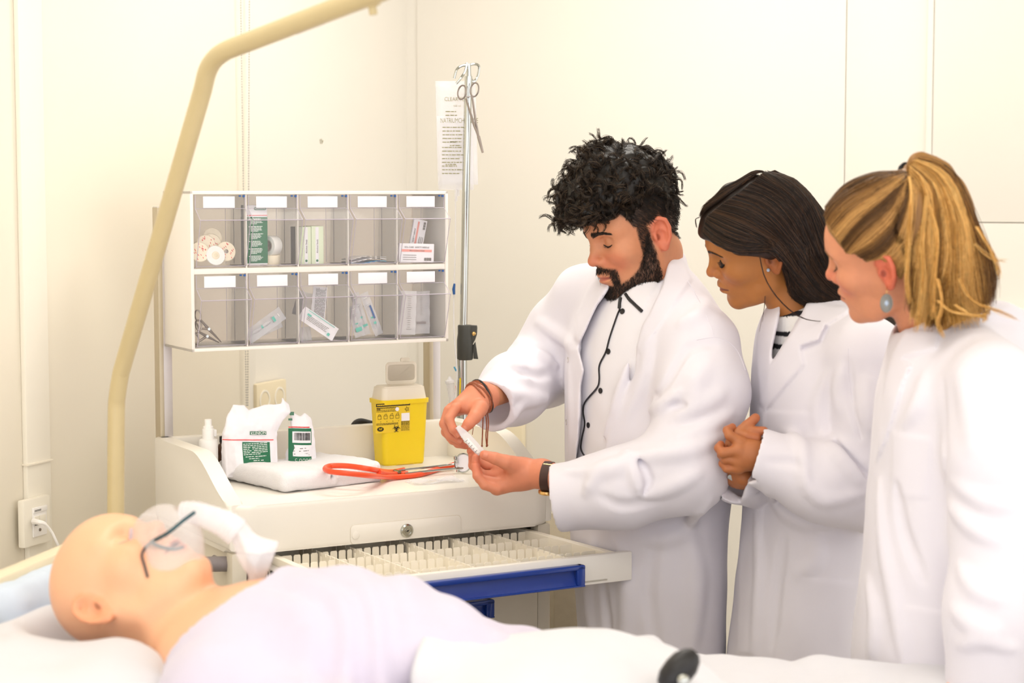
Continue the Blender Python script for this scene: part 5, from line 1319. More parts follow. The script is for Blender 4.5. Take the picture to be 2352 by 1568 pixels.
    pl = [(1425, 700), (1423, 712), (1418, 724), (1401, 774), (1392, 808), (1377, 839), (1377, 870), (1372, 890), (1345, 922), (1340, 946), (1344, 973), (1337, 1007), (1336, 1034), (1352, 1060), (1362, 1085)]
    m = MB(); L_ = surf_line(shirt, pl, 3.4, 3.8, .0006); m.tube(L_, .0040, 8, flat=.45); m.build('placket_piping', 'black', root, world=True)
    m = MB(); m.tube(surf_line(shirt, [(1426, 684), (1424, 696), (1423, 708)], 3.4, 3.8, .0012), .0036, 6); m.build('collar_piping', 'black', root, world=True)
    m = MB(); m.tube(surf_line(shirt, [(1438, 675), (1446, 688), (1460, 700), (1475, 714)], 3.4, 3.8, .0012), .0036, 6); m.build('collar_piping', 'black', root, world=True)
    for px, py in ((1430, 715), (1398, 807), (1380, 897), (1352, 976), (1358, 1060)):
        p = march(shirt, px, py, 3.4, 3.8); n = sdfn(shirt, p); R = np.array(Vector(n).to_track_quat('Z', 'Y').to_matrix())
        m = MB(); m.lathe([(.0052, 0), (.0058, .0008), (.0058, .0018), (.0046, .0022), (.0034, .0015), (.0005, .0015)], p, R=R, n=16); m.build('shirt_button', 'black', root, world=True)
    # ---- coat
    Mf = lambda py: Q_(1, py, 1)
    opening = [(1440, 600), (1404, 655), (1372, 700), (1346, 758), (1331, 788), (1329, 806), (1342, 850), (1334, 890), (1331, 950), (1325, 1060), (1322, 1180), (1362, 1180), (1386, 1053), (1398, 1007), (1413, 957), (1432, 915), (1457, 856), (1461, 795), (1476, 745), (1493, 716), (1524, 650), (1540, 585), (1490, 560)]
    lapel = [(1524, 640), (1493, 716), (1476, 745), (1461, 795), (1470, 812), (1500, 770), (1548, 700), (1590, 640), (1568, 590), (1545, 575)]
    lapel2 = [(1425, 610), (1372, 700), (1346, 758), (1331, 788), (1318, 776), (1326, 720), (1352, 660), (1390, 612)]
    facing = [(1331, 800), (1342, 850), (1334, 890), (1331, 950), (1325, 1060), (1322, 1180), (1296, 1180), (1294, 1050), (1300, 900), (1308, 800)]
    Tc = Torso(38, [(.50, xc(1500), Y0, .178, .132), (z(1500), xc(1500), Y0, .172, .128), (z(1350), xc(1497), Y0, .18, .13), (z(1200), xc(1490), Y0, .19, .135), (z(1000), xc(1492), Y0, .205, .14), (z(850), xc(1494), Y0, .21, .14), (z(760), xc(1494), Y0, .20, .13), (z(700), xc(1490), Y0, .15, .11), (z(640), xc(1486), Y0, .085, .085), (z(600), xc(1480), Y0, .03, .03)])
    def torso_c(Q):
        d = Tc.fn(Q)
        d = sm(d, chain(Q, [Q_(1530, 652, 3.74), Sl], [.050, .064]), .06)
        d = sm(d, chain(Q, [Q_(1420, 660, 3.80), Sr], [.05, .072]), .06)
        d = sm(d, chain(Q, [Q_(1508, 668, 3.672), Q_(1538, 634, 3.70), Q_(1548, 602, 3.76), Q_(1530, 590, 3.82)], [.013, .017, .019, .016], .02), .018)
        return d
    sl_l = lambda Q: chain(Q, [Sl, Q_(1616, 900, 3.54), El, Q_(1425, 1122, 3.51), Q_(1276, 1143, 3.535)], [.070, .080, .077, .069, .064], .05)
    sl_r = lambda Q: chain(Q, [Sr, Q_(1300, 770, 3.94), Er, Q_(1185, 890, 3.83), Q_(1126, 934, 3.725)], [.074, .076, .070, .063, .054], .05)
    def carve(Q, d):
        X, Yp, f = pix(Q); l, fr_ = T.lf(Q)
        c = np.maximum(polyd(X, Yp, opening) / 1156, -(d + .026)); c = np.maximum(c, -fr_ - .02)
        d2 = d - .005 * sstep(-polyd(X, Yp, lapel) / 1156, -.003, .003) - .004 * sstep(-polyd(X, Yp, lapel2) / 1156, -.003, .003) - .0025 * sstep(-polyd(X, Yp, facing) / 1156, -.003, .003)
        return sx(d2, -c, .003)
    def base_(Q): return np.minimum(sm(sm(torso_c(Q), sl_l(Q), .045), sl_r(Q), .045), 9)
    Fd = [
        ([(1150, 760), (1210, 800), (1275, 835)], .016, .006), ([(1165, 790), (1195, 840), (1215, 875)], .012, .005), ([(1110, 880), (1180, 905), (1255, 915)], .014, .007), ([(1180, 965), (1200, 930), (1250, 920)], .010, .006), ([(1235, 740), (1290, 775), (1320, 800)], .014, .006), ([(1180, 850), (1240, 862), (1290, 845)], .010, -.005), ([(1130, 850), (1165, 830), (1200, 790)], .012, .004),
        ([(1640, 790), (1580, 800), (1530, 880), (1508, 905)], .012, -.007), ([(1665, 900), (1610, 930), (1545, 960)], .018, .006), ([(1680, 950), (1620, 985), (1540, 1010)], .015, .006), ([(1500, 905), (1530, 925), (1580, 930)], .008, -.006), ([(1490, 945), (1520, 930), (1560, 900)], .010, .006), ([(1660, 1000), (1590, 1030), (1500, 1045), (1445, 1050)], .016, .008), ([(1440, 1040), (1455, 1085), (1470, 1130)], .009, .007), ([(1465, 1050), (1490, 1100), (1480, 1135)], .008, -.007), ([(1345, 1130), (1380, 1080), (1440, 1060)], .014, .007), ([(1380, 1140), (1430, 1160), (1500, 1150)], .012, -.004), ([(1300, 1080), (1400, 1080), (1440, 1068)], .012, .005), ([(1600, 1090), (1540, 1120), (1490, 1140)], .012, .005), ([(1630, 830), (1600, 870), (1590, 960)], .02, .004),
        ([(1440, 830), (1420, 900), (1385, 1000)], .012, .004), ([(1490, 760), (1480, 850), (1440, 960)], .016, .005), ([(1360, 1240), (1350, 1360), (1365, 1500)], .014, .006), ([(1420, 1240), (1440, 1370), (1430, 1500)], .018, .006), ([(1510, 1230), (1490, 1360), (1510, 1500)], .016, -.005), ([(1580, 1200), (1600, 1340), (1590, 1500)], .02, .007), ([(1310, 850), (1316, 960), (1308, 1050)], .008, .003), ([(1480, 1240), (1560, 1225), (1630, 1150)], .014, .006), ([(1640, 670), (1600, 720), (1560, 740)], .015, .004), ([(1380, 1300), (1395, 1420), (1400, 1500)], .010, -.005)]
    fs = fold_set(base_, Fd, 3.3, 4.1)
    cL, cR = np.array(Q_(1276, 1143, 3.535)), np.array(Q_(1125, 930, 3.725)); aL = nrm(np.array(Q_(1425, 1122, 3.51)) - cL); aR = nrm(np.array(Q_(1195, 885, 3.84)) - cR)
    def coat(Q):
        t = carve(Q, torso_c(Q)); d = sm(sm(t, sl_l(Q), .03), sl_r(Q), .03)
        d = apply_folds(Q, d, fs)
        d = d + .003 * VNO(Q, (11, 11, 7)) + .0016 * VNO(Q, (30, 30, 17))
        # cuffs: cut and hollow
        for c_, a_, r0, nr in ((cL, aL, .056, 1.0), (cR, aR, .043, .8)):
            s_ = (Q - c_.astype(np.float32)) @ a_.astype(np.float32); near = np.linalg.norm(Q - c_.astype(np.float32), axis=1) < .13
            d = np.where(near & (s_ < .06), np.maximum(d, -s_), d)
            d = np.where(near, sx(d, -cap(Q, c_ - a_ * .05, c_ + a_ * .025, r0), .004), d)
        return np.maximum(d, .56 - Q[:, 2])
    V, F = sdf_mesh(coat, (-.16, 3.34, .54), (.56, 4.12, 1.46), .0036 / FINE); np_mesh('coat', V, F, 'cloth', root, True, None, 2)
    for px, py in ((1305, 826), (1301, 969)):
        p = march(coat, px, py, 3.4, 4); n = sdfn(coat, p); R = np.array(Vector(n).to_track_quat('Z', 'Y').to_matrix()); m = MB(); a = np.arange(18) * 2 * math.pi / 18
        m.tube(p + n * .0004 + np.stack([np.cos(a) * .0052, np.sin(a) * .0052, 0 * a], 1) @ R.T, .0009, 6, closed=True); m.build('snap_ring', 'alu', root, world=True)
    m = MB(); m.tube(surf_line(coat, [(1580, 645), (1612, 700), (1640, 770)], 3.3, 4, .0), .0009, 5); m.tube(surf_line(coat, [(1600, 780), (1650, 775), (1690, 800), (1712, 850)], 3.3, 4, .0), .0011, 5); m.build('shoulder_seam', 'cloth', root, world=True)
    # ---- trousers and shoes
    def trous(Q):
        d = None
        for h_ in (hipL, hipR):
            e = chain(Q, [h_, h_ * [1, 1, 0] + [0, 0, .48], h_ * [1, 1, 0] + [0, 0, .07]], [.085, .072, .062]); d = e if d is None else sm(d, e, .04)
        return np.maximum(d + .004 * VNO(Q, 14), .045 - Q[:, 2])
    V, F = sdf_mesh(trous, (-.1, 3.45, .02), (.6, 4.05, 1.0), .011); np_mesh('trousers', V, F, 'trouser', root, True, None, 1)
    for h_ in (hipL, hipR):
        f = lambda Q: np.maximum(sm(cap(Q, h_ * [1, 1, 0] + [0, 0, .04] - T.Fv * .03, h_ * [1, 1, 0] + [0, 0, .03] + T.Fv * .17, .04, .034), cap(Q, h_ * [1, 1, 0] + [0, 0, .05], h_ * [1, 1, 0] + [0, 0, .10], .042), .02), .002 - Q[:, 2])
        c = h_ * [1, 1, 0]; V, F = sdf_mesh(f, c + [-.26, -.26, -.02], c + [.26, .26, .17], .007); V[:, 2] = np.maximum(V[:, 2], 0); np_mesh('shoe', V, F, 'shoe', root, True, None, 1)
    # ---- watch and cord bracelet
    w_ = np.array(P(1259, 1094, 3.565)); ax = nrm(np.array(P(1300, 1098, 3.56)) - np.array(P(1215, 1088, 3.585))); R = np.stack([np.cross(ax, [0, 0, 1.]), np.cross(np.cross(ax, [0, 0, 1.]), ax) * -1, ax], 1)
    Rw = np.stack([nrm(np.cross([0, 0, 1.], ax)), nrm(np.cross(ax, nrm(np.cross([0, 0, 1.], ax)))), ax], 1)
    m = MB(); m.lathe([(.0275, -.009), (.0292, -.0085), (.0296, 0), (.0292, .0085), (.0275, .009), (.0265, 0), (.0275, -.009)], w_, R=Rw, n=36, cap=False); ws = m.build('watch_strap', 'leather', root, world=True)
    m = MB(); dn = -Rw[:, 1]; c = w_ + dn * .029; Rk = np.stack([ax, nrm(np.cross(dn, ax)), dn], 1); m.lathe([(.015, -.002), (.0172, -.001), (.0176, .003), (.0160, .0055), (.0145, .006)], c, R=Rk, n=28); m.build('watch_case', 'gold', ws, world=True)
    m = MB(); up = Rw[:, 1]; sd = Rw[:, 0]; c = w_ + up * .024 * .85 - np.array([0, 1, 0]) * .0185; lp = [c + ax * a + nrm(up + [0, .8, 0]) * b for a, b in ((-.011, -.006), (.011, -.006), (.011, .006), (-.011, .006))]; m.tube(np.array(lp), .0012, 6, closed=True); m.tube([(lp[0] + lp[3]) / 2, (lp[1] + lp[2]) / 2], .0009, 5); m.build('buckle', 'gold', ws, world=True)
    bc_ = np.array(P(1100, 914, 3.688)); ax = nrm(np.array(P(1135, 896, 3.72)) - np.array(P(1070, 932, 3.67))); e1 = nrm(np.cross([0, 0, 1.], ax)); e2 = np.cross(ax, e1)
    br = None
    for k in range(6):
        a = np.linspace(0, 2 * math.pi, 33)[:-1]; rr = random.Random(k); off = ax * (k - 2.5) * .0026; t_ = rr.uniform(-.25, .25)
        pts = bc_ + off + np.outer(np.cos(a), e1) * (.0325 + .0012 * (k % 2)) + np.outer(np.sin(a), e2) * (.0325 + .001 * (k % 3)) + np.outer(np.sin(a * 2 + k) * .003 + np.cos(a) * t_ * .02, ax)
        m = MB(); m.tube(pts, .0024, 6, closed=True); o = m.build('cord_strand', 'cord' if k < 5 else 'black', br or root, world=True)
        if br is None: o.name = 'bracelet'; br = o
    for pts in ([(1110, 950), (1109, 975), (1108, 1000), (1107, 1024)], [(1116, 952), (1118, 975), (1116, 1000), (1118, 1024)], [(1120, 950), (1122, 972), (1120, 995), (1119, 1022)], [(1088, 965), (1087, 980), (1085, 998)]):
        m = MB(); m.tube(cr([P(x, y, 3.655) for x, y in pts], 4), .0014 if pts[0][0] > 1100 else .0008, 6)
        if pts[0][0] > 1100: m.lathe([(.0008, -.002), (.0026, 0), (.0008, .002)], P(*pts[-1], 3.655), n=8)
        m.build('cord_tail', 'cord', br, world=True)
    man_hair(root, hd, Vh, Fh)
    return root, hd
def scalp_mask_m(q):
    qa = np.abs(q[:, 1]); f = q[:, 0]; u = q[:, 2]
    line = np.interp(f, [-.11, -.075, -.045, -.02, .012, .040, .05, .070, .10], [-.045, -.035, -.006, .040, .028, .034, .058, .078, .092])
    m = sstep(u - line, -.004, .008)
    sb = sstep(.011 - np.abs(f - .024), -.003, .003) * sstep(u, -.03, -.022) * sstep(qa, .045, .055)  # sideburn
    ear = (qa > .068) & (f > -.035) & (f < .012) & (u > -.035) & (u < .04)
    m = np.maximum(m, sb * .9); m[ear & (qa > .0785)] = 0; return m
def beard_mask(q):
    f, y, u = q[:, 0], np.abs(q[:, 1]), q[:, 2]
    jawline = np.interp(f, [-.0, .012, .034, .05, .07, .083, .1], [.03, .020, -.025, -.048, -.062, -.066, -.064])
    lower = np.interp(f, [.0, .02, .06, .09], [-.075, -.088, -.112, -.118])
    m = sstep(jawline - u, -.004, .006) * sstep(u - lower, -.006, .004) * sstep(f, .004, .014)
    mous = sstep(.0075 - np.abs(u + .0335 + .25 * np.maximum(0, y - .006)), -.003, .004) * sstep(f, .082, .090) * sstep(.034 - y, -.004, .004)
    gote = sstep(.0052 - np.abs(y - .0295 - .12 * (u + .05)), -.004, .004) * sstep(f, .068, .08) * sstep(-.034 - u, -.004, .004) * sstep(u, -.09, -.08)
    lipz = sstep(.0145 - np.abs(u + .051), -.003, .003) * sstep(.023 - y, -.003, .003) * sstep(f, .088, .094)
    soul = .5 * sstep(.008 - y, -.003, .003) * sstep(f, .09, .095) * sstep(-.062 - u, -.003, .003)
    return np.clip(np.maximum(np.maximum(m, mous), np.maximum(gote, soul)) * (1 - lipz * .98), 0, 1)
def man_hair(root, hd, Vh, Fh):
    q = hd.loc(Vh.astype(np.float32)); rr = np.random.RandomState(4)
    # beard : short strands rooted in the skin
    bm_ = beard_mask(q); N = vnormals(Vh, Fh); idx = np.where(bm_ > .45)[0]; pick = rr.choice(idx, 5200)
    p = Vh[pick] + rr.normal(0, .0009, (len(pick), 3)); n = N[pick]; dn = (-hd.U * .8 + hd.F * .35)[None] + rr.normal(0, .28, (len(pick), 3)); dn -= n * (dn * n).sum(1)[:, None] * .8; dn /= np.linalg.norm(dn, axis=1)[:, None]
    L_ = rr.uniform(.005, .010, (len(pick), 1)) * (.55 + .6 * bm_[pick][:, None])
    W = np.stack([p - n * .0005, p + n * .0018 + dn * L_ * .45, p + n * .0024 + dn * L_], 1)
    strands('beard', W, .00038, 'hair_m', root, [rgb(34, 26, 20), rgb(54, 40, 30), rgb(24, 19, 16)], 3, 2)
    # faded sides : very short strands
    sm_ = scalp_mask_m(q); idx = np.where((sm_ > .5) & (q[:, 2] < .10))[0]; pick = rr.choice(idx, 5200); p = Vh[pick] + rr.normal(0, .0011, (len(pick), 3)); n = N[pick]; dn = (-hd.U * .7 - hd.F * .5)[None] + rr.normal(0, .22, (len(pick), 3)); dn -= n * (dn * n).sum(1)[:, None] * .8; dn /= np.linalg.norm(dn, axis=1)[:, None]
    L_ = np.interp(q[pick][:, 2], [-.04, .02, .06, .1], [.003, .006, .014, .022])[:, None] * rr.uniform(.7, 1.2, (len(pick), 1))
    W = np.stack([p - n * .0005, p + n * .003 + dn * L_ * .5, p + n * .0035 + dn * L_], 1)
    strands('side_hair', W, .00042, 'hair_m', root, [rgb(26, 21, 17), rgb(40, 31, 25)], 3, 3)
    # curly top volume
    def vol(q):
        d = ell(q, (.010, 0, .108), (.100, .080, .082)); d = sm(d, ell(q, (.085, 0, .112), (.058, .070, .056)), .03); d = sm(d, ell(q, (.112, .008, .090), (.034, .055, .036)), .02)
        d = sm(d, ell(q, (.03, .0, .165), (.062, .052, .036)), .02); d = sm(d, ell(q, (-.045, 0, .085), (.055, .074, .07)), .02)
        d = sx(d, -(q[:, 2] - (.036 + np.clip(q[:, 0], -.05, .12) * .36)), .012)
        return d + .0035 - .006 * VNO(q, 42) - .0045 * VNO(q, 90) - .002 * VNO(q, 200)
    f = lambda Q: vol(hd.loc(Q)) * hd.s
    V, F = sdf_mesh(f, hd.o - .24, hd.o + .27, .0036); V, F = V, F
    c0 = np.tile(np.array(rgb(26, 21, 17)), (len(V), 1)); hair = np_mesh('curly_hair', V, F, 'hair_m', root, True, c0, 1)
    qv = hd.loc(V.astype(np.float32)); Nv = vnormals(V, F); Nl = Nv @ hd.R.astype(float)
    idx = np.where((qv[:, 2] > .045))[0]; locks = 760; ctr = rr.choice(idx, locks); W = []
    for ci in ctr:
        p0 = qv[ci].astype(float); n0 = Nl[ci]; flow = np.array([.75, 0, .15]) if p0[0] > -.02 else np.array([-.5, 0, -.75])
        if p0[0] > .09: flow = np.array([.15, .1, -.9])
        flow = flow + rr.normal(0, .55, 3); t = flow - n0 * flow.dot(n0); t = nrm(t); b = np.cross(n0, t)
        L_ = rr.uniform(.032, .056); rad = rr.uniform(.005, .010); om = rr.uniform(5.5, 9) * rr.choice([-1, 1]); ph = rr.uniform(0, 6.28); u = np.linspace(0, 1, 13)
        lift = rr.uniform(-.004, .006) + (rr.uniform(.003, .012) if rr.rand() < .06 else 0)
        cl = p0 + np.outer(u * L_, t) + np.outer(rad * np.cos(om * u + ph), n0) + np.outer(rad * np.sin(om * u + ph), b) - n0 * (.006) + np.outer(u * lift, n0)
        k = rr.randint(12, 20); j = rr.normal(0, .0026, (k, 1, 3)); w_ = cl[None] + j * (1.0 - .55 * u[None, :, None]) + rr.normal(0, .0005, (k, 13, 3)); W.append(w_)
    W = np.concatenate(W); Wd = hd.wv(W.reshape(-1, 3)).reshape(W.shape)
    strands('curls', Wd, .00048, 'hair_m', hair, [rgb(30, 23, 17), rgb(48, 37, 28), rgb(80, 64, 48), rgb(36, 28, 21)], 3, 5)
def vnormals(V, F):
    n = np.cross(V[F[:, 2]] - V[F[:, 0]], V[F[:, 3]] - V[F[:, 1]]); N = np.zeros_like(V)
    for k in range(4):
        for a in range(3): N[:, a] += np.bincount(F[:, k], n[:, a], len(V))
    return N / np.maximum(1e-12, np.linalg.norm(N, axis=1))[:, None]
import time as _t
_t0 = _t.time(); man(); print('man', _t.time() - _t0)
# ampoule held between his hands
def ampoule():
    Z = lambda zx, zy, Y=3.588: P(980 + zx / 5.226, 860 + zy / 5.226, Y)
    a, b = Z(400, 660), Z(655, 945); u = nrm(b - a); L_ = np.linalg.norm(b - a); n = np.array([0, -1., .25]); n = nrm(n - u * n.dot(u)); v = np.cross(n, u); R = np.stack([u, v, n], 1)
    t = thing('ampoule', 'white translucent plastic ampoule pinched between the bearded man\'s fingertips', 'ampoule', (a + b) / 2)
    h = L_ / 2; poly = [(-h - .008, -.005), (-h - .008, .005), (-h * .65, .0062), (-h * .45, .0088), (h, .0088), (h, -.0088), (-h * .45, -.0088), (-h * .65, -.0062)]
    m = MB(); m.prism(poly, .008, (0, 0, 0), R=R, bev=.0014); m.v[0] -= n * .004; m.build('ampoule_body', 'clearw', t)
    m = MB(); m.prism(rrect(-h * .3, -.0062, h * .86, .0008, .002), .0012, n * .0036, R=R, bev=.0004); m.build('moulded_panel', 'white', t)
    m = MB()
    for i in range(5): m.box(u * (-h * .22 + i * .0068 * 1.0) + v * -.0052 * 1 + n * .0052, (.0009, .0042 if i % 2 else .0055, .0006), R=R)
    m.build('scale_print', 'inkg', t)
ampoule()
# ================================================================== TWO WOMEN
def simple_legs(root, hips, Fv, lo, hi, mat_='trouser'):
    def trous(Q):
        d = None
        for h_ in hips:
            e = chain(Q, [h_, h_ * [1, 1, 0] + [0, 0, .48], h_ * [1, 1, 0] + [0, 0, .07]], [.075, .065, .055]); d = e if d is None else sm(d, e, .04)
        return np.maximum(d + .004 * VNO(Q, 14), .045 - Q[:, 2])
    V, F = sdf_mesh(trous, lo, hi, .011); np_mesh('trousers', V, F, mat_, root, True, None, 1)
    for h_ in hips:
        f = lambda Q: np.maximum(sm(cap(Q, h_ * [1, 1, 0] + [0, 0, .04] - Fv * .03, h_ * [1, 1, 0] + [0, 0, .03] + Fv * .15, .036, .03), cap(Q, h_ * [1, 1, 0] + [0, 0, .05], h_ * [1, 1, 0] + [0, 0, .10], .038), .02), .002 - Q[:, 2])
        c = h_ * [1, 1, 0]; V, F = sdf_mesh(f, c + [-.24, -.24, -.02], c + [.24, .24, .16], .007); V[:, 2] = np.maximum(V[:, 2], 0); np_mesh('shoe', V, F, 'shoe', root, True, None, 1)
def leg_chain(h_): return [h_, h_ * [1, 1, 0] + [0, 0, .48], h_ * [1, 1, 0] + [0, 0, .08]]
def head_part(hd, neck_t, nb, r0, r1, base, lip, bl, er, h):
    fn = lambda Q: sm(hd.fn(Q), cap(Q, neck_t, nb, r0, r1), .02)
    lo, hi = hd.o - .16, hd.o + .15; lo = np.minimum(lo, np.array(nb) - .06); hi = np.maximum(hi, np.array(nb) + .06)
    V, F = sdf_mesh(fn, lo, hi, h); return V, F, hd.tone(V, base, lip, bl, er)
def hairline(q, pts_f, pts_u):
    return q[:, 2] - np.interp(q[:, 0], pts_f, pts_u)
def hug(W, fn, off=.0, k=2, spread=.0, seed=0):
    # push strand points out to a surface so that they lie on the hair
    sh = W.shape; X = W.reshape(-1, 3).copy(); e = .003
    off = ((off + np.abs(np.random.RandomState(seed).normal(0, spread, (sh[0], 1)))) * np.ones((1, sh[1]))).ravel()
    for _ in range(k):
        v = fn(X.astype(np.float32)); g = np.stack([fn((X + d).astype(np.float32)) - v for d in np.eye(3) * e], 1) / e; g /= np.maximum(1e-6, np.linalg.norm(g, axis=1))[:, None]
        m = (v < off); X[m] += g[m] * (off[m] - v[m])[:, None]
    return X.reshape(sh)
def on_vol(fn, pts, y0, y1): return np.array([march(fn, a, b, y0, y1) if len(c) == 0 else P(a, b, c[0]) for a, b, *c in pts])
def brunette():
    Y0 = 3.60; xc = lambda px: (px - 1176) / 4300 * Y0; z = lambda py: 1.55 - (py - 440) / 4300 * Y0
    root = thing('person', 'woman with long straight dark hair and striped turtleneck, hands clasped before her white coat', 'person', (xc(1870), Y0, 0), 0, 'students in white coats')
    hd = Head(P(1765, 600, 3.50), head_axes(-4, 22, 22), .94, True)
    nb = Q_(1848, 775, 3.60); nt = tuple(hd.w((-.02, 0, -.05)))
    base, lip, bl, er = rgb(174, 112, 58), rgb(124, 48, 46), rgb(176, 104, 60), rgb(156, 86, 48)
    Vh, Fh, Ch = head_part(hd, nt, nb, .047, .05, base, lip, bl, er, .0021 / FINE)
    parts = [(Vh, Fh, Ch)]
    S_, E_, W_ = Q_(1990, 815, 3.42), Q_(2020, 1130, 3.41), Q_(1752, 1046, 3.41)
    Sf, Ef, Wf = Q_(1860, 800, 3.76), Q_(1850, 1120, 3.70), Q_(1690, 1092, 3.475)
    Z = lambda zx, zy, Y: tuple(P(1600 + zx / 6.03, 900 + zy / 6.03, Y))
    n_f = [([Z(610, 690, 3.402), Z(455, 600, 3.402), Z(425, 530, 3.410), Z(495, 485, 3.420)], [.0098, .0088, .0080, .0072]),
           ([Z(590, 800, 3.396), Z(360, 845, 3.396), Z(305, 775, 3.404), Z(335, 725, 3.412)], [.0100, .009, .008, .0072]),
           ([Z(590, 960, 3.400), Z(400, 930, 3.402), Z(345, 870, 3.410), Z(390, 770, 3.418)], [.0098, .0086, .0078, .007]),
           ([Z(590, 1060, 3.404), Z(420, 1060, 3.406), Z(360, 990, 3.412), Z(390, 960, 3.42)], [.0092, .0078, .0072, .0064])]
    n_p = [(W_, Z(780, 850, 3.41), .024, .024), (Z(780, 840, 3.41), Z(600, 720, 3.405), .023, .0135), (Z(780, 860, 3.41), Z(590, 850, 3.402), .024, .015), (Z(790, 880, 3.41), Z(590, 1010, 3.407), .024, .015)]
    f_f = [([Z(560, 600, 3.420), Z(700, 470, 3.425), Z(815, 360, 3.425)], [.0125, .0105, .0088]),
           ([Z(560, 570, 3.418), Z(700, 610, 3.410), Z(840, 640, 3.405)], [.0095, .0092, .008]),
           ([Z(640, 560, 3.424), Z(780, 545, 3.415), Z(930, 540, 3.41)], [.0095, .0095, .0085]),
           ([Z(480, 740, 3.424), Z(470, 830, 3.424), Z(520, 900, 3.424)], [.0095, .009, .008])]
    f_p = [(Wf, Z(620, 1150, 3.46), .022, .022), (Z(620, 1150, 3.46), Z(560, 700, 3.436), .024, .018), (Z(640, 1180, 3.45), Z(650, 1190, 3.435), .016, .014), (Z(560, 650, 3.43), Z(480, 800, 3.43), .014, .014)]
    hc, tip = np.array(rgb(178, 110, 66)), np.array(rgb(180, 94, 62))
    for J, pl in ((n_f, n_p), (f_f, f_p)):
        f = hand_fn(J, pl); pts = np.array([p for c, _ in J for p in c] + [p for a in pl for p in a[:2]]); V, F = sdf_mesh(f, pts.min(0) - .03, pts.max(0) + .03, .0018 / FINE)
        m_ = np.clip(1 - np.min([np.linalg.norm(V - np.array(c[-1]), axis=1) for c, _ in J], 0) / .03, 0, 1)[:, None]; parts.append((V, F, np.tile(hc, (len(V), 1)) * (1 - .5 * m_) + tip * .5 * m_))
    T = Torso(8, [(.5, xc(1850), Y0, .17, .13), (z(1500), xc(1850), Y0, .17, .13), (z(1200), xc(1868), Y0, .165, .122), (z(1000), xc(1874), Y0, .17, .118), (z(850), xc(1872), Y0, .175, .112), (z(770), xc(1874), Y0, .15, .10), (z(725), xc(1868), Y0, .10, .085), (z(690), xc(1860), Y0, .05, .06)])
    hips = [np.array([xc(1860), Y0, .84]) + T.Lv * s for s in (.085, -.085)]
    core = lambda Q: np.minimum(np.minimum(T.fn(Q, .045), chain(Q, [nb, S_, E_, W_], [.045, .042, .036, .022], .03)), np.minimum(chain(Q, [nb, Sf, Ef, Wf], [.045, .042, .036, .022], .03), np.minimum(chain(Q, leg_chain(hips[0]), [.06, .045, .035]), chain(Q, leg_chain(hips[1]), [.06, .045, .035]))))
    V, F = sdf_mesh(core, (.25, 3.3, .02), (.95, 3.95, 1.42), .012); parts.append((V, F, np.tile(np.array(base), (len(V), 1))))
    np_mesh('body', *merge(parts)[:2], 'skin_d', root, True, merge(parts)[2], 1)
    hd.lash(root, open_=.0035, n=60, L_=.0075, r=.0013); hd.brow(root, 'hair_d', [rgb(40, 26, 18), rgb(60, 40, 28)], 150, .75)
    simple_legs(root, hips, T.Fv, (.25, 3.3, .02), (.95, 3.95, .98))
    # turtleneck
    nA = np.array(nt) * .42 + np.array(nb) * .58; ax = nrm(np.array(nb) - np.array(nt))
    def knit(Q):
        d = sm(T.fn(Q, .016), sx(cap(Q, nt, nb, .0545, .0575), -((Q - nA.astype(np.float32)) @ ax.astype(np.float32)), .004), .02)
        return d + .0007 * np.sin(np.arctan2(Q[:, 1] - nb[1], Q[:, 0] - nb[0]) * 60)
    V, F = sdf_mesh(knit, (xc(1700), 3.42, z(1000)), (xc(2010), 3.8, z(640)), .003 / FINE)
    s_ = (V - np.array(nA)) @ ax + .12 * (V[:, 0] - nb[0]); C = np.tile(np.array(rgb(240, 238, 236)), (len(V), 1)); blk = np.array(rgb(26, 25, 30))
    ze = V[:, 2] + .10 * (V[:, 0] - xc(1800)) * -1
    for a, b in ((711, 722), (755, 766), (784, 795), (815, 826)):
        m_ = ((ze < z(a)) & (ze > z(b)))[:, None]; C = np.where(m_, blk, C)
    np_mesh('sweater', V, F, 'sweater', root, True, C, 1)
    # coat
    Tc = Torso(8, [(.5, xc(1846), Y0, .185, .142), (z(1500), xc(1848), Y0, .18, .138), (z(1200), xc(1870), Y0, .172, .127), (z(1000), xc(1876), Y0, .18, .123), (z(850), xc(1876), Y0, .185, .120), (z(770), xc(1878), Y0, .165, .112), (z(715), xc(1874), Y0, .12, .10), (z(675), xc(1880), Y0, .06, .07)])
    opening = [(1800, 650), (1796, 695), (1781, 759), (1773, 800), (1772, 834), (1815, 767), (1841, 728), (1852, 698), (1850, 650)]
    lap = [(1850, 690), (1960, 708), (1897, 748), (1881, 783), (1838, 797), (1847, 838), (1800, 892), (1757, 944), (1744, 925), (1772, 834), (1815, 767), (1841, 728)]
    lap2 = [(1796, 690), (1760, 705), (1738, 760), (1736, 830), (1744, 925), (1772, 834), (1773, 800), (1781, 759)]
    notch = [(1838, 797), (1881, 783), (1897, 748), (1906, 752), (1889, 790), (1846, 806)]
    pock = [(1745, 942), (1931, 953), (1925, 1050), (1745, 1040)]; pock2 = [(1790, 1322), (1992, 1342), (1985, 1600), (1770, 1600)]
    front_ = [(1742, 930), (1757, 944), (1752, 1160), (1728, 1500), (1690, 1500), (1700, 1160)]
    cT = lambda Q: sm(sm(Tc.fn(Q), chain(Q, [Q_(1905, 735, 3.58), S_], [.05, .066]), .05), chain(Q, [Q_(1850, 745, 3.66), Sf], [.05, .06]), .05)
    near_ = lambda Q: chain(Q, [S_, Q_(2012, 960, 3.41), E_, Q_(1900, 1112, 3.39), Q_(1738, 1049, 3.405)], [.066, .068, .070, .063, .053], .05)
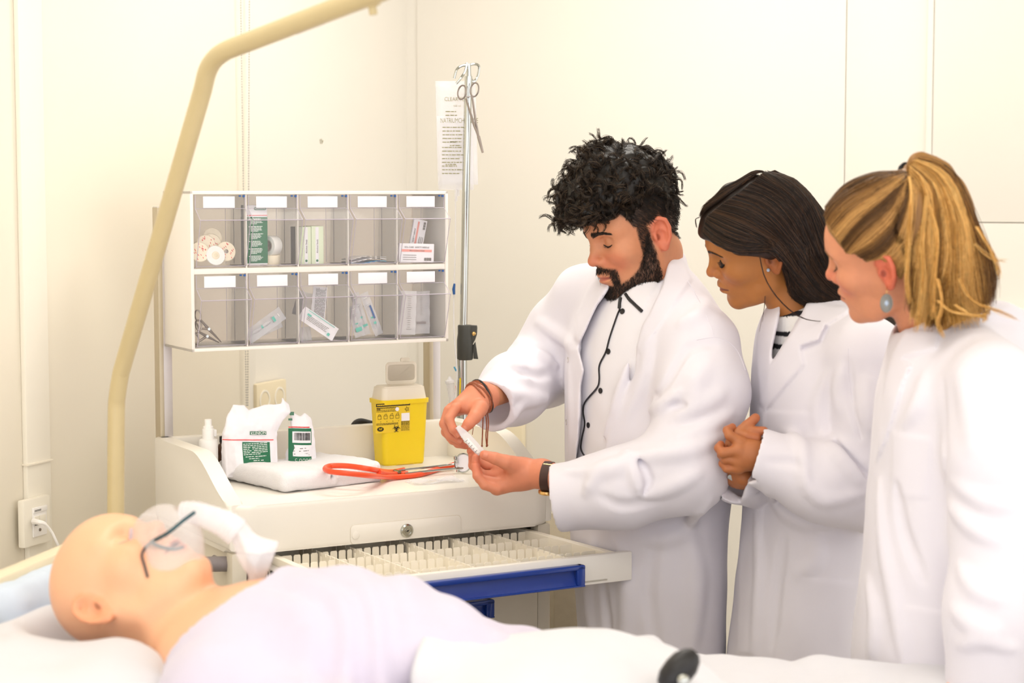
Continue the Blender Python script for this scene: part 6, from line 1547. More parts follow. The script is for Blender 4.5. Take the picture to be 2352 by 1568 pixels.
    far_ = lambda Q: chain(Q, [Sf, Ef, Q_(1690, 1096, 3.475)], [.06, .06, .050], .05)
    base_ = lambda Q: np.minimum(sm(cT(Q), near_(Q), .04), far_(Q))
    Fd = [([(1905, 1025), (1935, 1060), (1985, 1120)], .012, .008), ([(1920, 1015), (1960, 1060), (2000, 1100)], .008, -.008), ([(1770, 1060), (1850, 1070), (1870, 1130)], .012, -.004), ([(1850, 1050), (1855, 1110), (1900, 1150), (1990, 1130)], .010, .005), ([(1800, 990), (1840, 1020), (1845, 1060)], .010, .006), ([(1760, 1130), (1820, 1190), (1900, 1215)], .014, .006), ([(1945, 830), (1955, 900), (1975, 1000)], .010, -.006), ([(1740, 1180), (1745, 1330), (1735, 1500)], .012, .006), ([(1800, 1240), (1785, 1340), (1775, 1480)], .014, -.005), ([(1880, 1230), (1870, 1290), (1820, 1320)], .016, .006), ([(1930, 850), (1925, 900), (1930, 940)], .012, .004), ([(1900, 860), (1880, 930), (1890, 1000)], .014, .004), ([(2000, 860), (1990, 930), (2010, 990)], .018, .005)]
    fs = fold_set(base_, Fd, 3.25, 3.8)
    c1, a1 = np.array(Q_(1735, 1048, 3.405)), nrm(np.array(Q_(1900, 1100, 3.39)) - np.array(Q_(1738, 1052, 3.405))); c2, a2 = np.array(Q_(1676, 1082, 3.47)), nrm(np.array([.80, .30, -.5]))
    def coat(Q):
        t = cT(Q); X, Yp, f = pix(Q); l, fr_ = T.lf(Q); pd = lambda pl: -polyd(X, Yp, pl) / 1194
        ok = (f < 3.66)
        c = np.maximum(-pd(opening), -(t + .03)); t2 = t - ok * (.0055 * sstep(pd(lap), -.0028, .0028) + .0045 * sstep(pd(lap2), -.0028, .0028) + .0022 * sstep(pd(pock), -.0024, .0024) + .0022 * sstep(pd(pock2), -.0024, .0024) + .003 * sstep(pd(front_), -.0028, .0028) - .006 * sstep(pd(notch), -.002, .002))
        t2 = np.where(ok, sx(t2, -c, .003), t2)
        d = np.minimum(sm(t2, near_(Q), .025), far_(Q)); d = apply_folds(Q, d, fs)
        d = d + .0028 * VNO(Q, (12, 12, 7)) + .0014 * VNO(Q, (34, 34, 19))
        for c_, a_, r0 in ((c1, a1, .046), (c2, a2, .031)):
            nr = np.linalg.norm(Q - c_.astype(np.float32), axis=1) < .11; s2 = (Q - c_.astype(np.float32)) @ a_.astype(np.float32)
            nr &= (s2 < .06)
            d = np.where(nr, np.maximum(d, -s2), d); d = np.where(nr, sx(d, -cap(Q, c_ - a_ * .05, c_ + a_ * .045, r0), .004), d)
        return np.maximum(d, .56 - Q[:, 2])
    V, F = sdf_mesh(coat, (xc(1640), 3.27, .54), (xc(2130), 3.92, z(640)), .0036 / FINE); np_mesh('coat', V, F, 'cloth', root, True, None, 2)
    m = MB(); m.tube(surf_line(coat, [(1948, 800), (1950, 870), (1962, 950), (1976, 1010)], 3.2, 3.8, .0), .001, 5); m.build('shoulder_seam', 'cloth', root, world=True)
    # ear stud, bracelet
    p = march(hd.fn, 1764, 620, 3.3, 3.7); m = MB(); m.lathe([(.0004, -.0036), (.0026, -.0025), (.0036, 0), (.0026, .0025), (.0004, .0036)], p + [0, -.003, 0], n=14); m.build('pearl_earring', 'pearl', root, world=True)
    m = MB(); c = P(1680, 1097, 3.445); m.prism(rrect(-.008, -.004, .008, .004, .002), .004, c, R=XZ @ Rz(-28), bev=.001); m.build('bracelet_charm', 'silver', root, world=True)
    # hair volume
    def vol(Q):
        q = hd.loc(Q); k = hd.skull(q) - .0125
        hl = hairline(q, [-.12, -.04, -.016, .006, .030, .055, .075, .092, .11], [-.12, -.10, -.02, .006, .026, .044, .058, .066, .072])
        k = sx(k, -hl, .008) * hd.s
        back = chain(Q, [hd.w((-.055, 0, .04)), Q_(1868, 560, 3.57), Q_(1900, 658, 3.57), Q_(1960, 712, 3.58), Q_(2040, 752, 3.58), Q_(2075, 790, 3.58)], [.070, .060, .052, .036, .026, .012], .03)
        d = sm(k, back, .035)
        side = chain(Q, [hd.w((.022, .074, .052)), hd.w((-.010, .084, .036)), hd.w((-.054, .076, .0)), Q_(1842, 662, 3.525), Q_(1905, 702, 3.55)], [.016, .012, .016, .022, .018], .01)
        d = sm(d, side, .02)
        fr_ = chain(Q, [hd.w((.076, .012, .088)), hd.w((.070, .045, .064)), hd.w((.045, .066, .046)), hd.w((.012, .078, .040))], [.010, .012, .013, .013], .01)
        d = sm(d, fr_, .015)
        top = chain(Q, [hd.w((.086, .0, .078)), hd.w((.062, 0, .112)), hd.w((.02, 0, .136)), hd.w((-.03, 0, .134)), hd.w((-.07, .0, .10))], [.012, .018, .020, .020, .02], .01); d = sm(d, top, .03)
        return d + .0012 * VNO(Q, (40, 40, 40))
    V, F = sdf_mesh(lambda Q: vol(Q) + .0035, (xc(1570), 3.40, z(830)), (xc(2110), 3.75, z(370)), .0032 / FINE); cD = np.tile(np.array(rgb(36, 25, 19)), (len(V), 1)); hv = np_mesh('long_hair', V, F, 'hair_d', root, True, cD, 1)
    g = lambda pts: on_vol(vol, pts, 3.3, 3.75)
    G = [g([(1618, 534), (1645, 558), (1690, 578), (1732, 580), (1768, 570), (1796, 598), (1808, 650), (1838, 694), (1900, 712), (1965, 718)]), g([(1622, 520), (1650, 545), (1690, 565), (1735, 568), (1775, 564), (1812, 612), (1840, 670), (1900, 702), (1960, 715)]), g([(1625, 500), (1670, 525), (1720, 545), (1780, 575), (1830, 630), (1870, 675), (1930, 705)]), g([(1650, 478), (1700, 490), (1760, 520), (1815, 575), (1850, 635), (1890, 680), (1960, 708)]),
         g([(1690, 450), (1750, 470), (1810, 530), (1850, 600), (1890, 655), (1960, 700)]), g([(1730, 420), (1790, 450), (1840, 510), (1875, 590), (1915, 650), (1980, 700)]), g([(1760, 398), (1820, 430), (1865, 490), (1898, 570), (1935, 640), (1990, 700)]), g([(1780, 392), (1840, 428), (1884, 480), (1915, 550), (1950, 630), (2000, 700)])]
    W = guides_to_strands(G, 4200, .0022, 3, 15); W = hug(W, vol, .0005, 2, .0016)
    G2 = [g([(1700, 425), (1665, 450), (1630, 475), (1608, 500)]), g([(1730, 405), (1690, 425), (1650, 450), (1615, 480)]), g([(1755, 395), (1720, 402), (1680, 425), (1640, 455)])]
    W2 = hug(np.concatenate([guides_to_strands(G2, 900, .0018, 4, 15)]), vol, .0005, 2, .0014)
    cols = [rgb(32, 21, 15), rgb(54, 36, 24), rgb(84, 58, 38), rgb(24, 17, 12), rgb(42, 28, 19)]
    strands('hair_strands', np.concatenate([W, W2]), .00046, 'hair_d', hv, cols, 3, 1)
    fly = [np.array([P(1745, 590, 3.47), P(1757, 640, 3.46), P(1790, 690, 3.45), P(1840, 730, 3.45), P(1900, 738, 3.46), P(1958, 722, 3.47)]), np.array([P(1756, 680, 3.5), P(1754, 710, 3.5), P(1748, 735, 3.5), P(1743, 765, 3.5)]), np.array([P(1758, 680, 3.5), P(1756, 700, 3.5), P(1752, 725, 3.5), P(1750, 745, 3.5)]), np.array([P(1605, 500, 3.55), P(1597, 505, 3.55), P(1600, 525, 3.55)])]
    W = np.concatenate([guides_to_strands([f, f + .0008], n_, .0006, 5 + i, 15) for i, (f, n_) in enumerate(zip(fly, (7, 2, 2, 10)))]); strands('loose_strands', W, .0004, 'hair_d', hv, [rgb(70, 44, 34), rgb(50, 32, 24)], 3, 2)['kind'] = 'stuff'
def blonde():
    Y0 = 3.05; xc = lambda px: (px - 1176) / 4300 * Y0; z = lambda py: 1.55 - (py - 440) / 4300 * Y0
    root = thing('person', 'woman with a blonde ponytail and round drop earring in a white coat at the right', 'person', (xc(2190), Y0, 0), 0, 'students in white coats')
    hd = Head(P(2026, 628, 2.975), head_axes(-28, 13, 22), .94, True)
    nb = Q_(2150, 775, 3.06); nt = tuple(hd.w((-.028, 0, -.05)))
    base, lip, bl, er = rgb(214, 144, 108), rgb(188, 102, 84), rgb(214, 116, 90), rgb(212, 96, 72)
    Vh, Fh, Ch = head_part(hd, nt, nb, .050, .054, base, lip, bl, er, .0021 / FINE); parts = [(Vh, Fh, Ch)]
    S_, E_, W_ = Q_(2282, 890, 2.87), Q_(2305, 1230, 2.83), Q_(2262, 1600, 2.79); Sf, Ef, Wf = Q_(2180, 870, 3.22), Q_(2200, 1180, 3.22), Q_(2100, 1400, 3.12)
    hc = np.array(rgb(236, 176, 144))
    Hn = np.array(W_); dn = nrm(np.array([-.93, -.25, .02])); fw_ = np.array([-.98, 0, .2])
    J = [([Hn + dn * .075 + [-.012, -.026 + .017 * i, 0], Hn + dn * .115 + [-.02, -.028 + .018 * i, 0], Hn + dn * .140 + [-.03, -.028 + .018 * i, 0], Hn + dn * (.158 + .006 * (i in (1, 2))) + [-.042, -.028 + .018 * i, 0]], [.0095, .0085, .0076, .0068]) for i in range(4)] + [([Hn + dn * .03 + [-.012, -.02, 0], Hn + dn * .06 + [-.04, -.035, 0], Hn + dn * .095 + [-.05, -.04, 0]], [.014, .0105, .0082])]
    pl = [(Hn, Hn + dn * .03, .023, .024)] + [(Hn + dn * .03, j[0][0], .022, .014) for j in J[:4]]
    f = hand_fn(J, pl); pts = np.array([p for c, _ in J for p in c] + [p for a in pl for p in a[:2]]); V, F = sdf_mesh(f, pts.min(0) - .03, pts.max(0) + .03, .0022); parts.append((V, F, np.tile(hc, (len(V), 1))))
    T = Torso(-5, [(.5, xc(2185), Y0, .17, .14), (z(1500), xc(2180), Y0, .17, .135), (z(1300), xc(2180), Y0, .165, .125), (z(1100), xc(2186), Y0, .165, .12), (z(900), xc(2192), Y0, .17, .115), (z(830), xc(2200), Y0, .14, .105), (z(770), xc(2190), Y0, .09, .08), (z(740), xc(2170), Y0, .05, .05)])
    hips = [np.array([xc(2185), Y0, .84]) + T.Lv * s for s in (.085, -.085)]
    core = lambda Q: np.minimum(np.minimum(T.fn(Q, .04), chain(Q, [nb, S_, E_, W_], [.045, .042, .036, .022], .03)), np.minimum(chain(Q, [nb, Sf, Ef, Wf], [.045, .042, .036, .022], .03), np.minimum(chain(Q, leg_chain(hips[0]), [.06, .045, .035]), chain(Q, leg_chain(hips[1]), [.06, .045, .035]))))
    V, F = sdf_mesh(core, (.4, 2.7, .02), (1.05, 3.35, 1.4), .012); parts.append((V, F, np.tile(np.array(base), (len(V), 1))))
    Vb, Fb, Cb = merge(parts); np_mesh('body', Vb, Fb, 'skin_l', root, True, Cb, 1)
    hd.lash(root, open_=.002, n=46, L_=.0065); hd.brow(root, 'hair_b', [rgb(170, 120, 80), rgb(190, 140, 96)], 110, .7)
    simple_legs(root, hips, T.Fv, (.4, 2.7, .02), (1.05, 3.4, .98))
    Tc = Torso(-5, [(.5, xc(2180), Y0, .185, .15), (z(1500), xc(2176), Y0, .18, .145), (z(1300), xc(2180), Y0, .175, .132), (z(1100), xc(2186), Y0, .175, .127), (z(900), xc(2192), Y0, .18, .122), (z(830), xc(2198), Y0, .155, .115), (z(770), xc(2196), Y0, .10, .10), (z(735), xc(2180), Y0, .06, .07)])
    lap = [(2079, 758), (2049, 806), (2030, 870), (2016, 960), (2012, 1060), (2035, 1010), (2060, 930), (2075, 880), (2092, 840), (2074, 822), (2108, 812), (2150, 800), (2160, 760)]
    pock = [(2050, 992), (2138, 1007), (2130, 1145), (2046, 1140)]; pock2 = [(2078, 1390), (2190, 1412), (2190, 1650), (2060, 1650)]
    cT = lambda Q: sm(sm(sm(Tc.fn(Q), chain(Q, [Q_(2200, 800, 3.0), S_], [.055, .07]), .05), chain(Q, [Q_(2190, 790, 3.12), Sf], [.05, .06]), .05), chain(Q, [Q_(2150, 770, 3.06), Q_(2290, 788, 3.07), Q_(2350, 890, 3.07)], [.055, .060, .065], .04), .05)
    near_ = lambda Q: chain(Q, [S_, Q_(2290, 1050, 2.84), E_, Q_(2282, 1400, 2.80), Q_(2264, 1590, 2.79)], [.070, .073, .072, .066, .062], .05)
    far_ = lambda Q: chain(Q, [Sf, Ef, Q_(2110, 1380, 3.13)], [.06, .058, .048], .05)
    base_ = lambda Q: np.minimum(sm(cT(Q), near_(Q), .035), far_(Q))
    Fd = [([(2180, 1160), (2230, 1210), (2290, 1240)], .014, .007), ([(2190, 1110), (2260, 1150), (2330, 1160)], .012, .005), ([(2200, 1300), (2240, 1350), (2300, 1380)], .014, .007), ([(2190, 1400), (2240, 1440), (2300, 1450)], .012, .006), ([(2210, 1480), (2260, 1470), (2330, 1490)], .010, .006), ([(2020, 1110), (2030, 1250), (2060, 1400), (2080, 1520)], .014, .007), ([(2060, 1120), (2075, 1220), (2120, 1330)], .014, -.006), ([(2120, 860), (2105, 930), (2070, 980)], .014, .005), ([(2160, 880), (2164, 1000), (2166, 1120)], .010, -.006), ([(2200, 860), (2230, 960), (2235, 1040)], .018, .005), ([(1995, 1330), (2010, 1420), (2000, 1520)], .014, .006)]
    fs = fold_set(base_, Fd, 2.65, 3.3); c1, a1 = np.array(Q_(2262, 1592, 2.79)), nrm(np.array(Q_(2282, 1400, 2.80)) - np.array(Q_(2262, 1592, 2.79)))
    def coat(Q):
        t = cT(Q); X, Yp, f_ = pix(Q); pd = lambda pl: -polyd(X, Yp, pl) / 1410; ok = f_ < 3.1
        neck = cap(Q, nt, np.array(nb) + [0, 0, -.02], .052, .056); t = sx(t, -neck, .008)
        t = t - ok * (.006 * sstep(pd(lap), -.003, .003) + .0024 * sstep(pd(pock), -.0026, .0026) + .0024 * sstep(pd(pock2), -.0026, .0026))
        d = np.minimum(sm(t, near_(Q), .02), far_(Q)); d = apply_folds(Q, d, fs); d = d + .0028 * VNO(Q, (12, 12, 7)) + .0014 * VNO(Q, (34, 34, 19))
        nr = np.linalg.norm(Q - c1.astype(np.float32), axis=1) < .11; s2 = (Q - c1.astype(np.float32)) @ a1.astype(np.float32)
        d = np.where(nr, np.maximum(d, -s2), d); d = np.where(nr, sx(d, -cap(Q, c1 - a1 * .05, c1 + a1 * .045, .050), .004), d)
        return np.maximum(d, .56 - Q[:, 2])
    V, F = sdf_mesh(coat, (xc(1940), 2.68, .54), (xc(2520), 3.38, z(640)), .0036 / FINE); np_mesh('coat', V, F, 'cloth', root, True, None, 2)
    # earring
    er_ = thing if 0 else None
    p = march(hd.fn, 2037, 658, 2.8, 3.2); c = P(2036, 696, p[1] - .012)
    m = MB(); m.tube(cr([p + [0, -.001, 0], p + [-.002, -.006, -.006], c + [0, 0, .020], c + [0, 0, .0145]], 4), .0006, 5); hk = m.build('earring', 'gold', root, world=True)
    R = Rz(10) @ Rx(90); m = MB(); m.lathe([(.0052, -.001), (.0102, -.001), (.0107, 0), (.0102, .0014), (.0052, .0010)], c, R=R, n=30, sy=1.42); m.build('earring_disc', 'silver', hk, world=True)
    m = MB(); a = np.arange(28) * 2 * math.pi / 28
    for i in a: m.lathe([(.0002, -.0009), (.0009, 0), (.0002, .0009)], c + np.array([math.cos(i) * .0086, -.0016, math.sin(i) * .0125]), n=6)
    for i in a[::2]: m.lathe([(.0002, -.0008), (.0008, 0), (.0002, .0008)], c + np.array([math.cos(i) * .0062, -.0018, math.sin(i) * .009]), n=6)
    m.build('earring_beads', 'silver', hk, world=True)
    m = MB(); m.lathe([(.0006, .0040), (.0026, .0032), (.0036, .0012), (.0034, -.0005)], c, R=R, n=18, sy=1.3); m.build('earring_stone', 'pearl', hk, world=True)
    # pulled-back hair
    tie = np.array(Q_(2088, 398, 3.005))
    def capv(Q):
        q = hd.loc(Q); k = hd.skull(q) - .0085
        hl = hairline(q, [-.12, -.05, -.03, -.008, .012, .03, .052, .066, .085, .11], [-.075, -.06, -.03, .032, .034, .040, .052, .070, .088, .095])
        k = sx(k, -hl, .010) * hd.s
        return sm(k, cap(Q, hd.w((-.05, 0, .105)), tie, .045, .018), .03) - .0008 * VNO(Q, 60)
    V, F = sdf_mesh(lambda Q: capv(Q) + .0025, hd.o - .17, np.maximum(hd.o + .17, tie + .05), .003 / FINE); cb = np.array(rgb(150, 108, 58)); hv = np_mesh('swept_back_hair', V, F, 'hair_b', root, True, np.tile(cb, (len(V), 1)), 1)
    g = lambda pts: on_vol(capv, pts, 2.8, 3.3)
    G = [g([(1899, 492), (1925, 470), (1975, 440), (2040, 412), (2080, 401)]), g([(1896, 476), (1940, 425), (2000, 400), (2050, 397), (2082, 398)]), g([(1898, 500), (1950, 445), (2010, 415), (2055, 403), (2082, 400)]), g([(1910, 522), (1965, 470), (2020, 435), (2060, 412), (2083, 402)]), g([(1930, 552), (1980, 495), (2030, 455), (2065, 422), (2084, 404)]), g([(1945, 578), (1992, 525), (2040, 485), (2070, 440), (2085, 406)]), g([(1965, 580), (2010, 555), (2050, 515), (2076, 455), (2086, 408)]), g([(1990, 600), (2025, 585), (2060, 545), (2083, 470), (2088, 410)]), g([(2020, 590), (2055, 580), (2078, 540), (2092, 480), (2090, 412)]), g([(2070, 640), (2080, 600), (2092, 550), (2098, 490), (2092, 414)])]
    W = hug(guides_to_strands(G, 3600, .0018, 6, 13), capv, .0004, 2, .0013); cols = [rgb(92, 62, 32), rgb(118, 82, 42), rgb(146, 104, 56), rgb(176, 130, 72), rgb(212, 164, 98)]
    strands('hair_strands', W, .0005, 'hair_b', hv, cols, 3, 1, taper=.8, clump=75)
    # ponytail
    pc = [tie, Q_(2112, 376, 2.985), Q_(2148, 410, 2.985), Q_(2168, 490, 2.985), Q_(2180, 590, 2.975), Q_(2182, 670, 2.97), Q_(2172, 725, 2.965)]; pr_ = [.014, .022, .036, .052, .062, .056, .030]
    cen = np.array(pc)[:, 1].mean()
    def pony(Q):
        q = Q.copy(); q[:, 1] = 2.975 + (Q[:, 1] - 2.975) * 1.5
        pp = [np.array([p[0], 2.975 + (p[1] - 2.975) * 1.5, p[2]]) for p in pc]
        a = Q[:, 0] * 210 + 18 * Q[:, 2]
        return chain(q, pp, pr_, .03) * .75 + .0028 * np.sin(a) * np.clip((1.52 - Q[:, 2]) / .1, 0, 1) + .003 * VNO(Q, (46, 46, 9))
    V, F = sdf_mesh(lambda Q: pony(Q) + .007, tie + [-.06, -.12, -.32], tie + [.22, .12, .07], .0034 / FINE); pt = np_mesh('ponytail', V, F, 'hair_b', root, True, np.tile(cb, (len(V), 1)), 1)
    g = lambda pts: on_vol(pony, pts, 2.85, 3.2)
    G = [g([(2090, 402), (2094, 440), (2092, 520), (2094, 600), (2090, 700, 2.93)]), g([(2092, 392), (2112, 430), (2110, 520), (2108, 620), (2100, 735, 2.925)]), g([(2094, 384), (2128, 430), (2134, 520), (2132, 620), (2120, 745, 2.915)]), g([(2096, 378), (2140, 420), (2160, 510), (2160, 620), (2150, 700), (2140, 755, 2.905)]), g([(2100, 374), (2155, 420), (2185, 510), (2190, 620), (2190, 690), (2200, 745, 2.905)]), g([(2105, 370), (2165, 405), (2205, 490), (2220, 600), (2225, 680), (2245, 740, 2.925)]), g([(2108, 368), (2175, 395), (2215, 470), (2245, 570), (2258, 660), (2262, 720, 2.945)]), g([(2110, 366), (2180, 392), (2222, 470), (2262, 570), (2285, 620, 2.975), (2278, 690, 2.975)])]
    W = guides_to_strands(G, 6500, .0034, 8, 15, wave=.0042); W[:, :11] = hug(W[:, :11], pony, .0005, 2, .002)
    strands('ponytail_strands', W, .00046, 'hair_b', pt, [rgb(108, 72, 34), rgb(144, 100, 48), rgb(178, 128, 62), rgb(204, 152, 76), rgb(232, 186, 112)], 3, 4, clump=90)
    L_ = [[(2085, 405), (2090, 440), (2086, 520), (2082, 600), (2080, 660), (2087, 700)], [(2130, 470), (2148, 540), (2142, 620), (2140, 680), (2140, 735)], [(2125, 450), (2115, 560), (2118, 640), (2108, 720), (2098, 765)], [(2200, 640), (2230, 690), (2290, 715), (2340, 735)], [(2150, 690), (2180, 715), (2235, 725), (2262, 730), (2250, 742)], [(2235, 560), (2270, 590), (2310, 600)], [(2150, 640), (2160, 700), (2150, 740), (2165, 775)], [(2190, 700), (2230, 725), (2265, 720), (2262, 700)], [(2240, 520), (2280, 590), (2292, 640)]]
    W = np.concatenate([guides_to_strands([np.array([P(a, b, 2.905) for a, b in l]), np.array([P(a + 7, b, 2.905) for a, b in l])], n_, .0012, 20 + i, 15, wave=.002) for i, (l, n_) in enumerate(zip(L_, (90, 90, 60, 14, 40, 8, 40, 30, 20)))])
    strands('loose_strands', W, .0005, 'hair_b', pt, [rgb(224, 172, 92), rgb(240, 196, 120), rgb(196, 142, 66)], 3, 9)['kind'] = 'stuff'
    m = MB(); a = np.arange(26) * 2 * math.pi / 26; d_ = nrm(np.array(pc[1]) - tie); e1 = nrm(np.cross(d_, [0, 1., 0])); e2 = np.cross(d_, e1)
    for k in (-.002, .002): m.tube(tie + d_ * k + np.outer(np.cos(a), e1) * .0165 + np.outer(np.sin(a), e2) * .0165, .0034, 8, closed=True)
    m.build('hair_tie', 'trouser', pt, world=True)
    m = MB(); m.box(Q_(2080, 402, 2.98), (.008, .006, .006), .0015); m.box(Q_(2084, 396, 2.982), (.006, .006, .006), .0015); m.build('hair_tie_clasp', 'gold', pt, world=True)
_t0 = _t.time(); brunette(); print('brunette', _t.time() - _t0); _t0 = _t.time(); blonde(); print('blonde', _t.time() - _t0)
MT['maskclear'] = mt('mask_plastic', (.95, .95, .98), .08, alpha=.2, nz=(20, .02), spec=.8)
# ================================================================== BED, MANNEQUIN, LIFTING POLE
BO = np.array([-.678, 3.19, 0.]); BF = Frame(BO, -12)
bed = thing('hospital_bed', 'hospital bed with cream headboard standing in the foreground', 'bed', BO, BF.a)
m = MB(); m.boxr((-.055, -.98, .40), (-.018, .03, .966), .014); m.build('headboard', 'bed', bed)
m = MB(); m.boxr((2.03, -.98, .40), (2.07, .03, .93), .014); m.build('footboard', 'bed', bed)
m = MB(); m.boxr((-.02, -.95, .50), (2.04, -.01, .64), .01); m.build('bed_base', 'bed', bed)
m = MB(); m.boxr((.2, -.80, .18), (1.8, -.16, .24), .01); m.boxr((.5, -.6, .23), (.6, -.36, .51), .01); m.boxr((1.4, -.6, .23), (1.5, -.36, .51), .01); m.build('lift_frame', 'alu', bed)
for x in (.25, 1.75):
    for y in (-.78, -.18):
        m = MB(); m.lathe([(.02, .06), (.02, .19)], (x, y, 0), n=12); m.lathe([(.056, -.014), (.06, -.008), (.06, .008), (.056, .014)], (x, y, .061), R=Rx(90), n=22); m.build('caster', 'charcoal', bed)
mt_ = thing('mattress', 'white sheeted mattress on the hospital bed', 'mattress', BF.w((1.0, -.48, .64)), BF.a)
m = MB(); m.box((0, 0, .073), (2.0, .92, .144), .03); m.build('mattress_pad', 'sheet', mt_)
# pillow
pw = BF.w((.225, -.49, .8)); pl = thing('pillow', 'puffy white pillow under the mannequin head', 'pillow', pw, BF.a)
MA = math.radians(25); me_ = np.array([math.cos(MA), -math.sin(MA), 0]); el = math.radians(70)
mF = me_ * math.cos(el) + np.array([0, 0, math.sin(el)]); mU = -me_ * math.sin(el) + np.array([0, 0, math.cos(el)]); mL = np.cross(mU, mF)
mh = Head(P(228, 1388, 2.60), (mF, mL, mU), 1.0, False, .074, -1)
BFp = Frame((pw[0], pw[1], 0), -12)
def pillow_fn(Q):
    q = Q - A3(*pw); c, s_ = math.cos(-BF.a), math.sin(-BF.a); x = q[:, 0] * c - q[:, 1] * s_; y = q[:, 0] * s_ + q[:, 1] * c; zz = q[:, 2]
    puff = np.clip(1 - (x / .235) ** 4, 0, 1) ** .5 * np.clip(1 - (y / .375) ** 4, 0, 1) ** .5
    top = .022 + .118 * puff * (1 - .45 * sstep(x, .02, .22)) + .006 * np.sin(x * 24 + y * 9) * puff + .006 * VNO(np.stack([x, y, zz * 0], 1), 14)
    d = np.maximum(np.maximum(zz - top, .003 - zz) * .75, np.maximum(np.abs(x) - .235, np.abs(y) - .375))
    dent = np.minimum(ell(Q, mh.w((-.012, 0, .03)), (.135, .115, .105), mh.R), cap(Q, mh.w((-.03, 0, -.02)), mh.w((-.08, 0, -.22)), .075, .10))
    return sx(d, -(dent), .05)
V, F = sdf_mesh(pillow_fn, pw + [-.36, -.44, -.01], pw + [.36, .44, .17], .006); np_mesh('pillow_case', V, F, 'sheet', pl, True, None, 2)
# pale blue cloth behind the pillow
q0 = P(82, 1352, 2.86); t = thing('folded_cloth', 'pale blue folded cloth tucked between pillow and headboard', 'cloth', q0 * [1, 1, 0] + [0, 0, .80], BF.a)
f = lambda Q: sm(rboxd(Q, (0, 0, .08), (.035, .13, .08), .03), rboxd(Q, (.01, -.06, .075), (.03, .07, .085), .028), .02) + .004 * VNO(Q, 40)
V, F = sdf_mesh(f, (-.06, -.16, -.01), (.07, .16, .2), .005); V[:, 2] = np.maximum(V[:, 2], .001); np_mesh('cloth_fold', V, F, 'bsheet', t, False, None, 1)
# mannequin
n0 = np.array([-.406, 2.60, 0]); GF = Frame(n0, -12)
man_root = thing('patient_mannequin', 'bald nursing mannequin lying on the bed with an oxygen mask', 'mannequin', n0 * [1, 1, 0] + [0, 0, .80], GF.a)
gR = GF.R.astype(np.float32); gO = n0.astype(np.float32)
def gl(Q): return (Q - gO) @ gR.T
def torso_m(q): # body local
    d = ell(q, (.14, 0, .902), (.246, .185, .112)); d = sm(d, ell(q, (.46, 0, .865), (.24, .15, .062)), .03)
    d = sm(d, chain(q, [(.06, -.175, .885), (.05, 0, .915), (.06, .175, .885)], [.066, .07, .066], .03), .05)
    qa = q.copy(); qa[:, 1] = np.abs(q[:, 1])
    return sm(d, chain(qa, [(.06, .2, .885), (.30, .225, .855), (.56, .20, .848)], [.06, .048, .034], .03), .03)
mnt, mnb = mh.w((-.022, 0, -.045)), GF.w((.03, .0, .882))
def body_m(Q):
    d = sm(mh.fn(Q), cap(Q, mnt, mnb, .056, .060), .022)
    mo = ell(Q, mh.w((.098, 0, -.0505)), (.014, .013, .0055), mh.R); d = sx(d, -mo, .004)
    return sm(d, torso_m(gl(Q)) + .006, .04)
base = rgb(240, 184, 146)
V, F = sdf_mesh(body_m, np.minimum(mh.o - .19, n0 + [-.3, -.36, .78]) , np.maximum(mh.o + .2, n0 + [.75, .34, 1.06]), .0034)
C = mh.tone(V, base, rgb(206, 122, 96), rgb(236, 166, 128), rgb(230, 154, 114)); q = mh.loc(V.astype(np.float32)); m_ = np.clip(1 - ell(q, (.094, 0, -.0505), (.012, .012, .006)) / .002, 0, 1)[:, None]; C = C * (1 - m_) + np.array(rgb(120, 40, 30)) * m_
far = np.linalg.norm(q, axis=1) > .19; C[far] = base
np_mesh('body', V, F, 'vinyl', man_root, True, C, 1)
def gown_fn(Q):
    q = gl(Q); d = torso_m(q) - .006
    hole = np.sqrt(((q[:, 0] + .075) / .155) ** 2 + ((q[:, 1] - .01) / .175) ** 2) - 1
    d = d + .0035 * np.sin(q[:, 0] * 55 + q[:, 1] * 38 + 6 * VNO(q, 6)) * np.clip((q[:, 0] - .02) / .12, 0, 1) + .003 * VNO(q, (20, 9, 9))
    d = np.maximum(np.abs(d) - .0045, -hole * .13)
    return np.maximum(d, np.maximum(.81 - Q[:, 2], q[:, 0] - .42))
V, F = sdf_mesh(gown_fn, n0 + [-.36, -.42, .79], n0 + [.72, .34, 1.08], .0042, 2.0); np_mesh('gown', V, F, 'lilac', man_root, True, None, 1)
# oxygen mask
mm_ = MB()
for sg in (1, -1):
    u = np.linspace(-1, 1, 12); y_ = sg * .031 + .013 * u; z_ = .0195 - .003 - .003 * (1 - u * u); mm_ = MB(); mm_.tube(mh.wv(np.stack([mh.face_x(y_, z_) + .0004, y_, z_], 1)), .0009, 6); mm_.build('eyelid_line', 'pink', man_root, world=True)
mask = thing('oxygen_mask', 'clear oxygen mask with white reservoir bag strapped over the mannequin face', 'mask', mh.w((.1, 0, -.04)), 0)
G = []; n = 28
for s_ in np.linspace(0, 1, 9):
    row = []
    for k in range(n):
        a = 2 * math.pi * k / n; cu, sy_ = math.cos(a), math.sin(a); u = -.036 + (.064 if cu > 0 else .060) * cu; y = .047 * sy_ * (1 - .38 * max(0, cu)); f0 = .094 - .05 * (abs(y) / .047) ** 2 * .9 + (.004 if cu > .8 else 0) - (.006 if cu < -.8 else 0)
        if s_ == 0: f0 -= .0
        sc = 1 - .78 * s_ ** 1.25; row.append((f0 + (.152 - f0) * (1 - (1 - s_) ** 1.9), y * sc, -.042 + (u + .042) * sc))
    G.append(row)
G = np.array(G); W = mh.wv(G.reshape(-1, 3)).reshape(G.shape); W = np.concatenate([W, W[:, :1]], 1)
m = MB(); m.sheet(W, .0012); m.build('mask_shell', 'maskclear', mask, world=True, angle=70)
